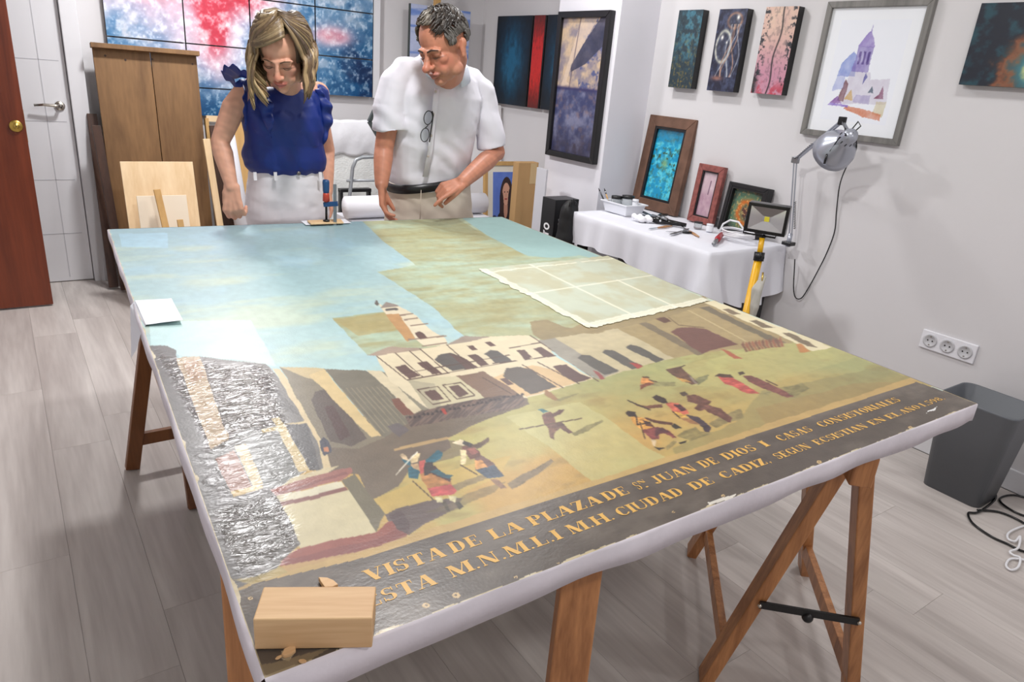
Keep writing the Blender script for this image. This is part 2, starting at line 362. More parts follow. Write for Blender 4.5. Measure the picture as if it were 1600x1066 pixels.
def f_nebula(u, v):
    a = blob(u, v, 4, 7, 5); d = np.sqrt(((u-.85)/.5)**2+((v-.25)/.5)**2)+(a-.5)*.7
    c = mix(c3(14, 22, 38), c3(24, 66, 78), sstep(.45, .75, a)); c = mix(c, c3(150, 84, 50), np.exp(-((d-.85)/.16)**2)*.9)
    c = mix(c, c3(70, 130, 140), sstep(.95, .5, d)*.9*(.5+a)); c = mix(c, c3(186, 196, 140), sstep(.62, .3, d)); return mix(c, c3(120, 190, 205), sstep(.3, .1, d+a*.2-.05)*.9)
wallpic('canvas_painting', ((1533, 5), (1700, 2), (1499, 132)), .035, f_nebula, 'wide dark canvas with glowing orange and turquoise cloud, far right wall', nx=160, ny=120)
# framed watercolour
TL, TR, BR, BL = [at(a, b, 0, WX-.025) for a, b in ((1293, 3), (1462, -4), (1402, 227), (1250, 210))]
y0 = (TL.y+BL.y)/2; wd = y0-(TR.y+BR.y)/2; zb = (BL.z+BR.z)/2; hd = (TL.z+TR.z)/2-zb
wc = thing('framed_watercolour', (WX, y0-wd/2, zb), 'large grey-framed watercolour of a domed church hanging on the right wall', 'picture')
M = basis(Vector((0, -1, 0)), Vector((0, 0, 1)), Vector((-1, 0, 0)), Vector((WX, y0, zb)))
framebars(B(), M, wd, hd, .026, 0, .026).build('frame', m_greyfr, wc, bevel=.002)
def f_water(u, v):
    c = np.ones(u.shape+(3,))*c3(240, 243, 248); n = blob(u, v, 3, 16, 4); n2 = blob(u, v, 8, 40, 3)
    inn = (u > .13)*(u < .87)*(v > .1)*(v < .9); c = mix(c, c3(236, 240, 250), inn*.6)
    x = u+(n-.5)*.02; y = v+(n2-.5)*.014
    def P(poly, col, al=.75, e=0):
        nonlocal c; c = mix(c, c3(*col), inpoly(x, y, poly)*al*(.55+.8*(n-.2)))
    P([(.22, .46), (.24, .56), (.30, .62), (.35, .66), (.40, .62), (.42, .46)], (110, 130, 205), .8)
    P([(.20, .34), (.22, .46), (.30, .5), (.34, .36)], (150, 160, 215), .6)
    P([(.37, .50), (.39, .70), (.55, .70), (.55, .50)], (128, 112, 180), .85); P([(.38, .70), (.42, .76), (.48, .82), (.53, .76), (.56, .69)], (140, 120, 190), .9)
    P([(.475, .8), (.485, .88), (.495, .8)], (140, 120, 190), .8)
    for k in range(3): P([(.41+.05*k, .56), (.41+.05*k, .66), (.435+.05*k, .66), (.435+.05*k, .56)], (80, 60, 130), .9)
    P([(.34, .36), (.36, .50), (.58, .50), (.60, .44), (.80, .46), (.82, .26), (.34, .24)], (190, 180, 200), .55)
    P([(.28, .26), (.33, .44), (.37, .40), (.36, .26)], (120, 80, 90), .9); P([(.20, .24), (.28, .30), (.34, .24)], (120, 70, 150), .8)
    P([(.36, .28), (.42, .36), (.46, .27)], (206, 170, 110), .85); P([(.52, .4), (.53, .50), (.56, .46)], (90, 90, 160), .9); P([(.60, .34), (.635, .40), (.66, .34)], (50, 70, 90), .9)
    P([(.68, .30), (.72, .33), (.745, .40), (.77, .33), (.78, .30)], (120, 60, 90), .9)
    P([(.46, .26), (.48, .32), (.64, .32), (.64, .25)], (150, 140, 190), .6); P([(.70, .18), (.72, .28), (.82, .28), (.82, .16)], (196, 180, 130), .6)
    P([(.38, .20), (.40, .225), (.60, .21), (.80, .18), (.80, .13), (.60, .15)], (206, 116, 80), .85)
    P([(.18, .22), (.20, .24), (.42, .235), (.42, .215)], (120, 90, 190), .8)
    return c
colgrid('mounted_print', basis(Vector((0, -1, 0)), Vector((0, 0, 1)), Vector((-1, 0, 0)), Vector((WX-.012, y0-.024, zb+.024))), wd-.048, hd-.048, 190, 240, f_water, m_paper, wc)
# sailing painting on the column
TL, TR, BR, BL = [at(a, b, 0, cxl-.03) for a, b in ((873, 18), (956, 16), (928, 257), (854, 242))]
y0 = (TL.y+BL.y)/2; wd = y0-(TR.y+BR.y)/2; zb = (BL.z+BR.z)/2; hd = (TL.z+TR.z)/2-zb
sa = thing('framed_painting', (cxl, y0-wd/2, zb), 'tall black-framed painting of a sail over dark water hanging on the column', 'painting')
M = basis(Vector((0, -1, 0)), Vector((0, 0, 1)), Vector((-1, 0, 0)), Vector((cxl, y0, zb)))
framebars(B(), M, wd, hd, .035, 0, .04).build('frame', m_blackfr, sa, bevel=.003)
def f_sail(u, v):
    n = blob(u, v*2, 2, 7, 5); n2 = blob(u, v*2, 7, 12, 4)
    sky = mix(c3(140, 130, 140), c3(206, 180, 150), sstep(.3, .7, n)); sky = mix(sky, c3(70, 80, 130), sstep(.5, .66, n2)*.8*(u > .5))
    sail = inpoly(u, v, [(.88, 1.02), (1.02, 1.02), (1.02, .83), (.6, .67), (.3, .61), (.28, .66), (.5, .8)]); sky = mix(sky, mix(c3(36, 40, 62), c3(92, 90, 110), n), sail*.92)
    jib = inpoly(u, v, [(.82, 1.02), (.3, .66), (.22, .54), (.3, .52), (.1, .5), (.3, .8), (.45, 1.02)]); sky = mix(sky, c3(218, 196, 176), jib*.75)
    sky = mix(sky, c3(90, 76, 90), np.exp(-((u-(.3+.22*(v-.5)))/.012)**2)*.7)
    sea = mix(c3(58, 64, 104), c3(124, 126, 154), sstep(.3, .75, n)); sea = mix(sea, c3(150, 120, 116), sstep(.5, .85, n2)*.6); sea = mix(sea, c3(44, 38, 56), sstep(.3, 0, v)*.7*n2*1.6)
    c = mix(sky, sea, (v < .49)*1.); return mix(c, c3(48, 44, 90), np.exp(-((v-.49)/.012)**2)*.8)
colgrid('painted_face', M @ Matrix.Translation((.03, .03, .02)), wd-.06, hd-.06, 110, 230, f_sail, m_art, sa)
# triptych behind the column, on the right wall
tp = None
z1 = at(777, 25.5, 0, WX-.04); z0 = at(770, 160, 0, WX-.04); ya = (z1.y+z0.y)/2; yb1 = at(831, 60, 0, WX-.04).y; yb2 = at(852, 60, 0, WX-.04).y; yb3 = max(yb2-(ya-yb1), cy1+.012)
tp = thing('triptych_painting', (WX, (ya+yb3)/2, z0.z), 'dark blue and red striped triptych on the wall behind the column', 'painting')
def f_blue(u, v): n = blob(u, v, 3, 14, 5); d = np.exp(-(((u-.5)/.38)**2+((v-.5)/.42)**2)); return mix(c3(12, 18, 28), c3(30, 98, 134), np.clip(d*1.2*(.35+n), 0, 1))
def f_red(u, v): n = blob(u, v*2, 6, 14, 5); d = np.exp(-((v-.5)/.42)**2); return mix(c3(60, 26, 24), c3(206, 46, 44), np.clip(d*1.3*(.4+n), 0, 1))
for a, b, fn in ((ya, yb1+.006, f_blue), (yb1-.006, yb2+.006, f_red), (yb2-.006, yb3, f_blue)):
    pn = B().box((WX-.0215, (a+b)/2, (z1.z+z0.z)/2), (.037, a-b, z1.z-z0.z)).build('canvas_panel', m_blackfr, tp, bevel=.002)
    colgrid('painted_face', basis(Vector((0, -1, 0)), Vector((0, 0, 1)), Vector((-1, 0, 0)), Vector((WX-.0408, a-.01, z0.z))), a-b-.02, z1.z-z0.z, 70, 90, fn, m_art, pn)
# big multi-panel painting on the back wall
YA = WY-.045
xs = [at(163, 30, 1, YA).x, at(288, 40, 1, YA).x, at(392, 60, 1, YA).x, at(493, 60, 1, YA).x, at(583, 70, 1, YA).x]
zb_ = [at(583, 153, 1, YA).z, at(583, 94, 1, YA).z, at(583, 22, 1, YA).z]; st_ = zb_[2]-zb_[1]
zr = [zb_[0]-.17, zb_[0], zb_[1], zb_[2], zb_[2]+st_, zb_[2]+2*st_-.06]
big = thing('panel_painting', ((xs[0]+xs[-1])/2, WY-.02, zr[0]), 'huge red, pink and blue abstract painting in a grid of panels on back wall', 'painting')
def mk(xa, za, xb, zb2):
    W_ = xs[-1]-xs[0]; H_ = zr[-1]-zr[0]
    def f(u, v):
        X = (xa+(xb-xa)*u-xs[0])/W_; Z = (za+(zb2-za)*v-zr[0])/H_
        n = fbm(X*7, Z*6, 4, 6); n2 = fbm(X*26, Z*22, 2, 5); n3 = fbm(X*80, Z*60, 5, 3)
        c = mix(c3(198, 214, 236), c3(70, 130, 180), sstep(.32, .68, n)); dk = sstep(.45, .9, X*.9+.25*(n-.5))*sstep(.9, .3, Z)+sstep(.30, .02, Z)*1.1
        c = mix(c, c3(16, 78, 128), dk*.95); c = mix(c, c3(10, 34, 74), sstep(.5, .7, n)*sstep(.75, 1, X)*.9)
        rd = .9*np.exp(-(((X-.36)/.06)**2+((Z-.40)/.17)**2))+1.1*np.exp(-(((X-.48)/.12)**2+((Z-.62)/.12)**2))+.75*np.exp(-(((X-.12)/.16)**2+((Z-.62)/.12)**2))+.85*np.exp(-(((X-.82)/.08)**2+((Z-.44)/.045)**2))+.35*np.exp(-(((X-.3)/.2)**2+((Z-.5)/.25)**2))
        c = mix(c, c3(232, 190, 206), np.clip(rd*2.2, 0, 1)*.85); c = mix(c, c3(206, 56, 76), sstep(.30, .85, rd*(.2+n*1.1))*.95)
        c = mix(c, c3(246, 244, 250), sstep(.44, .78, n2)*.75*(1-.75*np.clip(dk, 0, 1))); return mix(c, c3(240, 245, 250), sstep(.5, .8, n3)*.45)*(.92+.16*n3[..., None])
    return f
for i in range(4):
    for j in range(5):
        if j == 0 and i > 1: continue
        xa, xb, za, zb2 = xs[i]+.004, xs[i+1]-.004, zr[j]+.004, zr[j+1]-.004
        pn = B().box(((xa+xb)/2, YA+.022, (za+zb2)/2), (xb-xa, .042, zb2-za)).build('canvas_panel', m_blackfr, big)
        colgrid('painted_face', basis(Vector((1, 0, 0)), Vector((0, 0, 1)), Vector((0, -1, 0)), Vector((xa, YA+.0002, za))), xb-xa, zb2-za, 110, 70, mk(xa, za, xb, zb2), m_artg, pn)
tag(B().box((xs[-1]+.03, WY-.02, (zb_[0]+CEIL)/2-.02), (.05, .035, CEIL-zb_[0]-.04)).build('wall_batten', m_white), 'white upright wall batten beside the big panel painting', 'batten')
# ------------------------------------------------------------------ the big canvas on trestles
K = [at(a, b, 2, TZ) for a, b in ((413.5, 1061), (1527, 631), (784, 339), (169.5, 358.5))]   # FL FR BR BL
def cv(u, v, z=0): p = (K[0]*(1-u)+K[1]*u)*(1-v)+(K[3]*(1-u)+K[2]*u)*v; return Vector((p.x, p.y, TZ+z))
TH = .040
canvas = thing('canvas_painting', (K[0]+K[2])/2-Vector((0, 0, TH)), 'huge old oil painting of a town square lying flat on wooden trestles', 'painting')
NU, NV = 860, 600
s_ = np.linspace(0, 1, NV)
def persp(d0, d1, s): d = 1/(1/d0+s*(1/d1-1/d0)); return (d-d0)/(d1-d0)
d00, d11 = depth(K[0]), depth(K[3]); d01 = depth(K[1]); vv = persp(d00, d11, s_)*.5+persp(d01, depth(K[2]), s_)*.5
uu = persp(d00, d01, np.linspace(0, 1, NU))
U, V = np.meshgrid(uu, vv)
k = [np.array(q) for q in K]
P = (k[0]*(1-U[..., None])+k[1]*U[..., None])*(1-V[..., None])+(k[3]*(1-U[..., None])+k[2]*U[..., None])*V[..., None]; P[..., 2] = TZ
D = P-np.array(CAM); dz = D @ np.array(CF); X = 800+FPX*(D @ np.array(CR))/dz; Y = 533-FPX*(D @ np.array(CU))/dz   # drawing units of the picture plan
xm = U*1.56; ym = V*2.0
nA = fbm(xm*3, ym*9, 1, 5); nB = fbm(xm*14, ym*40, 5, 4); nC = fbm(xm*60, ym*60, 9, 3); nD = fbm(xm*6, ym*6, 13, 4)
wob = (fbm(xm*25, ym*25, 21, 3)-.5)*5*(1.2-V)
Xj = X+wob; Yj = Y+(fbm(xm*25, ym*25, 31, 3)-.5)*4*(1.2-V)
# sky
sky = mix(c3(182, 210, 204), c3(140, 174, 182), V*1.1-.1); sky = mix(sky, c3(196, 204, 172), sstep(.5, .75, nA)*.6)
sky = mix(sky, c3(150, 188, 206), sstep(.5, .75, nD)*.45); sky = sky*(.95+.1*nC[..., None])
col = sky.copy()
def F(poly, c, al=1., n=.10, soft=False, jit=True):
    global col
    m = inpoly(Xj if jit else X, Yj if jit else Y, poly); col[m] = col[m]*(1-al)+(np.array(c, float)*(1-n+2*n*(nB[m]*.5+nC[m]*.5))[..., None])*al
def S(a, b, wd, c, al=1.):
    global col
    m = nearseg(X, Y, a, b, wd); col[m] = col[m]*(1-al)+np.array(c, float)*al
def lines(pts, wd, c, al=1.):
    for a, b in zip(pts[:-1], pts[1:]): S(a, b, wd, c, al)
F([(186, 365), (262, 364), (263, 388), (190, 386)], (158, 200, 222), .6)
F([(234, 505), (336, 501), (392, 501), (432, 572), (364, 561), (280, 557), (260, 541), (236, 540)], (190, 222, 222), .85, .05)
def dirty(poly):
    global col
    m = inpoly(Xj, Yj, poly); a = np.array((166, 168, 126.)); b = np.array((152, 142, 92.)); g = np.array((168, 190, 166.))
    t = sstep(.34, .72, nA[m]*.55+nB[m]*.45)[..., None]; q = a*(1-t)+g*t; t2 = .55*sstep(.4, .8, fbm(xm[m]*10, ym[m]*30, 41, 4))[..., None]; col[m] = (q*(1-t2)+b*t2)*(.94+.12*nC[m][..., None])
dirty([(560, 340), (640, 335), (714, 335), (758, 366), (826, 401), (905, 395), (960, 395), (960, 520), (860, 540), (800, 535), (729, 531), (680, 482), (590, 425), (650, 414), (600, 378)])
F([(640, 344), (714, 341), (745, 360), (760, 370), (700, 362)], (140, 132, 88), .5)
F([(714, 335), (790, 335), (960, 410), (905, 399), (870, 403), (826, 401), (758, 366)], (146, 182, 178), 1, .05)
dirty([(518, 498), (600, 487), (672, 528), (700, 545), (640, 552), (575, 555)])
F([(520, 500), (600, 489), (640, 512), (560, 525)], (176, 150, 88), .55)
# ground
gy = sstep(540, 760, Y)
m = inpoly(X, Y, [(380, 930), (430, 820), (470, 740), (505, 690), (600, 660), (671, 640), (822, 618), (927, 590), (1054, 556), (1096, 550), (1237, 533), (1271, 545), (1300, 530), (1470, 600)])
g = mix(c3(160, 160, 104), c3(196, 156, 84), gy+(nA-.5)*1.2); g = mix(g, c3(178, 176, 108), sstep(.45, .7, nD)*.7); g = mix(g, c3(150, 128, 76), sstep(.55, .75, nB)*.4)
col[m] = (g*(.95+.1*nC[..., None]))[m]
F([(790, 651), (906, 628), (958, 660), (1006, 697), (1051, 719), (930, 756), (860, 700)], (190, 184, 124), .72)
F([(1300, 538), (1346, 556), (1170, 610), (1060, 600), (1040, 575), (1237, 535)], (190, 180, 112), .35)
F([(1190, 612), (1378, 573), (1432, 596), (1060, 716), (1051, 700), (1150, 660)], (136, 128, 84), .5)
F([(1330, 600), (1432, 597), (1200, 672), (1180, 640)], (160, 120, 70), .3)
# left shadowed street
sh = (112, 98, 82)
F([(440, 600), (500, 640), (600, 655), (660, 640), (822, 620), (828, 632), (760, 655), (700, 684), (706, 700), (640, 735), (622, 760), (579, 782), (560, 742), (500, 740), (470, 700)], sh, 1)
F([(617, 702), (660, 690), (704, 681), (704, 685), (618, 706)], (196, 160, 104), .8)
F([(620, 706), (700, 688), (730, 690), (720, 712), (650, 732)], (108, 92, 80), .6)
F([(579, 782), (636, 758), (700, 735), (760, 720), (800, 712), (780, 745), (720, 770), (640, 800), (604, 806)], (196, 166, 88), .9)
# left buildings
dk = (104, 101, 99)
F([(190, 540), (262, 541), (276, 548), (275, 556), (297, 615), (326, 690), (335, 717), (440, 880), (400, 930), (330, 940), (180, 560)], dk)
F([(300, 640), (420, 668), (470, 735), (440, 765), (395, 910), (380, 905)], (98, 94, 92))
F([(275, 560), (312, 557), (364, 660), (352, 700), (329, 702), (297, 616)], (190, 168, 138)); F([(284, 565), (308, 562), (320, 590), (300, 600)], (176, 130, 104), .4)
F([(312, 557), (377, 565), (416, 568), (424, 576), (502, 690), (506, 735), (480, 735), (440, 700), (380, 700), (352, 672)], (112, 108, 104))
F([(377, 565), (398, 566), (470, 650), (440, 640)], (84, 80, 78), .6)
F([(324, 704), (390, 668), (440, 664), (470, 700), (480, 736), (440, 760), (360, 770)], (112, 112, 108))
F([(336, 717), (366, 703), (394, 762), (359, 768)], (146, 104, 88)); F([(366, 697), (383, 694), (412, 755), (396, 762)], (196, 174, 130))
F([(360, 768), (410, 757), (412, 762), (364, 777)], (200, 170, 110)); F([(424, 654), (437, 652), (485, 735), (468, 738)], (204, 182, 134)); F([(408, 671), (480, 657), (482, 662), (410, 677)], (204, 182, 134))
F([(425, 575), (437, 576), (506, 684), (518, 735), (506, 738), (496, 690)], (206, 184, 140))
F([(445, 664), (480, 662), (500, 735), (485, 735)], (86, 84, 84)); F([(437, 573), (506, 576), (550, 650), (600, 684), (560, 700), (510, 700), (500, 684)], (128, 118, 98))
F([(437, 573), (506, 575), (520, 595), (480, 590)], (200, 178, 130), .9)
F([(486, 625), (492, 613), (505, 609), (520, 614), (532, 628), (572, 685), (548, 697), (516, 690)], (92, 80, 72)); F([(506, 636), (520, 632), (548, 680), (532, 690)], (84, 62, 58))
F([(506, 576), (572, 579), (600, 590), (640, 660), (599, 684)], (116, 110, 94))
for q in range(9): S((533+q*8, 607-q*.3), (594+q*6.6, 679-q*2.6), .8, (140, 130, 108))
F([(484, 586), (506, 577), (594, 681), (578, 683)], (208, 182, 128)); F([(574, 578), (596, 580), (660, 641), (645, 648)], (206, 192, 158)); F([(596, 580), (632, 596), (692, 640), (660, 642)], (134, 128, 110))
F([(611, 624), (624, 622), (647, 648), (630, 650)], (122, 78, 64))
# central white building with its tower
cr = (214, 200, 166); br = (96, 72, 66); gd = (88, 84, 80)
F([(586, 554), (656, 545), (698, 538), (760, 526), (828, 524), (846, 532), (868, 556), (928, 592), (822, 622), (755, 625), (671, 641), (610, 596)], cr, 1, .05)
F([(636, 594), (714, 587), (758, 622), (671, 641)], (196, 186, 150), 1, .05); F([(636, 594), (680, 600), (690, 636), (671, 641)], (160, 152, 128), .7)
F([(760, 592), (830, 570), (927, 592), (868, 607), (822, 620)], (206, 164, 108), .65)
F([(574, 555), (611, 541), (661, 544), (656, 547), (590, 556)], (160, 140, 122)); F([(697, 539), (726, 525), (765, 526), (730, 535)], (150, 136, 122))
F([(590, 473), (598, 478), (604, 473), (622, 478), (645, 490), (676, 517), (697, 530), (700, 538), (664, 541), (640, 524), (603, 491)], (214, 202, 172), 1, .05)
F([(602, 491), (624, 490), (648, 528), (636, 535)], (186, 140, 88)); F([(595, 482), (604, 472), (624, 478), (600, 482)], (140, 128, 118))
F([(588, 468), (593, 475), (590, 479), (586, 476)], (100, 92, 84)); lines([(604, 484), (620, 483)], 1.8, gd)
for a, b in (((642, 509), (668, 506)), ((638, 531), (697, 525)), ((625, 493), (645, 490)), ((632, 500), (652, 497)), ((660, 541), (698, 536))): S(a, b, 1.1, (140, 118, 100))
F([(648, 521), (655, 518), (663, 521), (668, 527), (656, 530)], br)
for q in ([(616, 573), (633, 570), (655, 587), (639, 592)], [(652, 567), (668, 565), (690, 583), (675, 586)], [(729, 555), (743, 553), (765, 570), (752, 573)], [(729, 540), (739, 539), (747, 546), (738, 547)], [(758, 535), (767, 534), (774, 541), (765, 542)], [(806, 548), (819, 547), (831, 558), (820, 563)], [(834, 545), (845, 543), (866, 555), (852, 558)], [(662, 612), (680, 609), (694, 624), (677, 626)], [(701, 605), (717, 602), (732, 616), (717, 621)], [(780, 592), (789, 590), (802, 600), (793, 603)], [(863, 574), (884, 570), (924, 592), (901, 599)], [(875, 536), (884, 535), (890, 540), (880, 541)], [(903, 531), (911, 529), (915, 533), (906, 535)]): F(q, br)
F([(679, 563), (685, 555), (703, 551), (720, 557), (746, 574), (706, 579)], gd); F([(700, 552), (720, 557), (746, 574), (728, 576)], br); F([(756, 553), (766, 548), (778, 549), (800, 564), (776, 569)], gd)
F([(714, 587), (755, 580), (812, 616), (758, 623)], (124, 98, 80)); F([(786, 588), (792, 577), (812, 573), (831, 578), (869, 605), (828, 616)], (92, 84, 76))
for ln in ([(589, 557), (636, 594)], [(636, 594), (806, 564)], [(628, 584), (796, 555)], [(656, 545), (700, 583)], [(698, 539), (740, 576)], [(640, 549), (683, 586)], [(618, 552), (660, 589)], [(652, 609), (684, 604), (704, 627), (676, 632), (652, 609)], [(692, 602), (720, 598), (742, 618), (714, 624), (692, 602)], [(796, 544), (866, 532)], [(822, 562), (868, 556)], [(770, 568), (808, 564)], [(828, 524), (935, 596)], [(816, 570), (880, 606)], [(840, 566), (905, 600)], [(754, 590), (800, 616)]): lines(ln, .75, (84, 64, 56), .85)
# right hand buildings
F([(828, 503), (838, 502), (855, 500), (884, 511), (922, 514), (960, 512), (870, 530), (846, 531), (834, 523)], (146, 130, 92)); F([(905, 516), (925, 513), (950, 512), (925, 518)], (104, 90, 72))
F([(866, 529), (961, 512), (1054, 560), (1012, 570), (935, 594), (880, 545)], (188, 174, 136)); F([(840, 532), (867, 529), (912, 556), (968, 581), (935, 594), (900, 574)], (150, 144, 130))
for q in ([(903, 559), (909, 554), (923, 555), (967, 581), (946, 587)], [(941, 551), (946, 546), (958, 547), (1004, 572), (988, 577)], [(978, 543), (984, 539), (995, 541), (1038, 562), (1024, 568)]): F(q, (92, 88, 80))
F([(961, 512), (1010, 498), (1090, 479), (1107, 473), (1240, 535), (1170, 545), (1096, 552), (1054, 560)], (162, 142, 98)); F([(992, 502), (1004, 500), (1101, 551), (1090, 556)], (122, 108, 84))
F([(1048, 519), (1058, 513), (1084, 511), (1104, 515), (1154, 538), (1096, 552)], (112, 76, 66)); F([(1021, 497), (1038, 495), (1050, 502), (1038, 505)], (100, 72, 58))
lines([(1074, 484), (1165, 533)], .8, (190, 172, 124)); lines([(1040, 492), (1060, 508), (1100, 512)], .6, (110, 90, 64))
F([(880, 518), (920, 500), (1100, 462), (1112, 474), (1060, 490), (961, 514), (925, 522)], (150, 132, 92))
F([(1093, 481), (1107, 479), (1227, 535), (1211, 537)], (112, 102, 80)); F([(1100, 473), (1116, 470), (1300, 543), (1271, 548)], (220, 208, 168), 1, .04)
F([(1171, 501), (1182, 500), (1209, 512), (1192, 512)], (124, 108, 84)); F([(1220, 521), (1234, 521), (1280, 543), (1263, 541)], (124, 108, 84)); F([(1130, 484), (1140, 483), (1158, 491), (1146, 492)], (124, 108, 84))
# monument bottom left
F([(454, 748), (506, 732), (530, 728), (510, 740), (430, 768)], (200, 184, 144)); F([(422, 765), (524, 735), (548, 731), (552, 738), (533, 752), (432, 775)], (156, 98, 88)); F([(430, 771), (540, 738), (545, 741), (434, 775)], (120, 70, 66), .6)
F([(433, 775), (533, 753), (540, 762), (438, 787)], (214, 206, 176)); F([(437, 786), (540, 762), (546, 768), (440, 792)], (132, 82, 74)); F([(440, 792), (546, 767), (588, 831), (494, 853), (470, 857)], (204, 192, 152), 1, .08)
F([(533, 752), (554, 742), (600, 803), (588, 831), (546, 767)], (112, 104, 82)); F([(600, 805), (620, 795), (680, 780), (722, 778), (716, 792), (665, 818), (640, 836), (620, 834)], (98, 82, 78))
F([(442, 872), (470, 856), (588, 831), (606, 816), (622, 812), (640, 834), (600, 851), (450, 893), (437, 888)], (150, 78, 66)); F([(442, 876), (588, 842), (632, 822), (636, 838), (600, 851), (450, 893)], (126, 62, 58), .7); F([(606, 806), (626, 798), (642, 818), (638, 836), (622, 828)], (84, 64, 64))
F([(360, 925), (440, 885), (560, 862), (700, 818), (880, 766), (1060, 708), (1432, 588), (1440, 606), (1060, 722), (880, 779), (560, 880)], (192, 158, 96), .9)
F([(330, 800), (400, 770), (436, 780), (470, 850), (436, 880), (398, 905), (376, 890)], (100, 96, 92)); F([(365, 905), (400, 900), (440, 885), (450, 895), (396, 914)], (170, 150, 92), .8)
# crowd in front of the white building
m = inpoly(Xj, Yj, [(632, 652), (700, 632), (760, 621), (815, 616), (822, 632), (790, 641), (700, 656), (642, 668)])
st2 = vnoise((X*.9+Y*.9)*.55, (Y-X*.15)*.10, 3); col[m] = mix(c3(84, 70, 66), c3(122, 100, 88), sstep(.3, .8, st2))[m]
for q in range(26): x_ = 640+q*7; y_ = 652-q*1.5+(q % 3); F([(x_-2.5, y_+2), (x_-1, y_-2), (x_+2.5, y_-1), (x_+3, y_+2)], (52, 44, 46), .9)
F([(688, 640), (694, 638), (700, 646), (696, 648)], (170, 60, 48)); F([(606, 666), (622, 660), (640, 672), (624, 684), (612, 676)], (96, 88, 92), .8); F([(500, 690), (506, 683), (514, 690), (518, 706), (506, 712), (500, 702)], (66, 66, 78)); F([(504, 700), (512, 699), (514, 706), (506, 707)], (190, 120, 80))
for q in range(12): x_ = 1160+q*5.2; F([(x_-2, 539-q*.8), (x_+1, 534-q*.8), (x_+5, 546-q*.9), (x_+8, 550-q*.9), (x_+4, 551-q*.9)], (150, 92, 66) if q % 2 else (120, 80, 62))
F([(1244, 538), (1252, 536), (1262, 544), (1268, 549), (1250, 551)], (190, 128, 70)); F([(1125, 546), (1140, 550), (1150, 556), (1160, 560), (1146, 561)], (168, 92, 66)); F([(926, 578), (936, 582), (944, 592), (938, 594)], (150, 74, 70)); F([(984, 566), (996, 568), (1006, 574), (996, 576)], (160, 66, 60)); F([(852, 609), (862, 614), (874, 626), (866, 626), (850, 616)], (150, 110, 70)); F([(866, 624), (905, 614), (900, 617), (874, 627)], (130, 124, 80), .8)
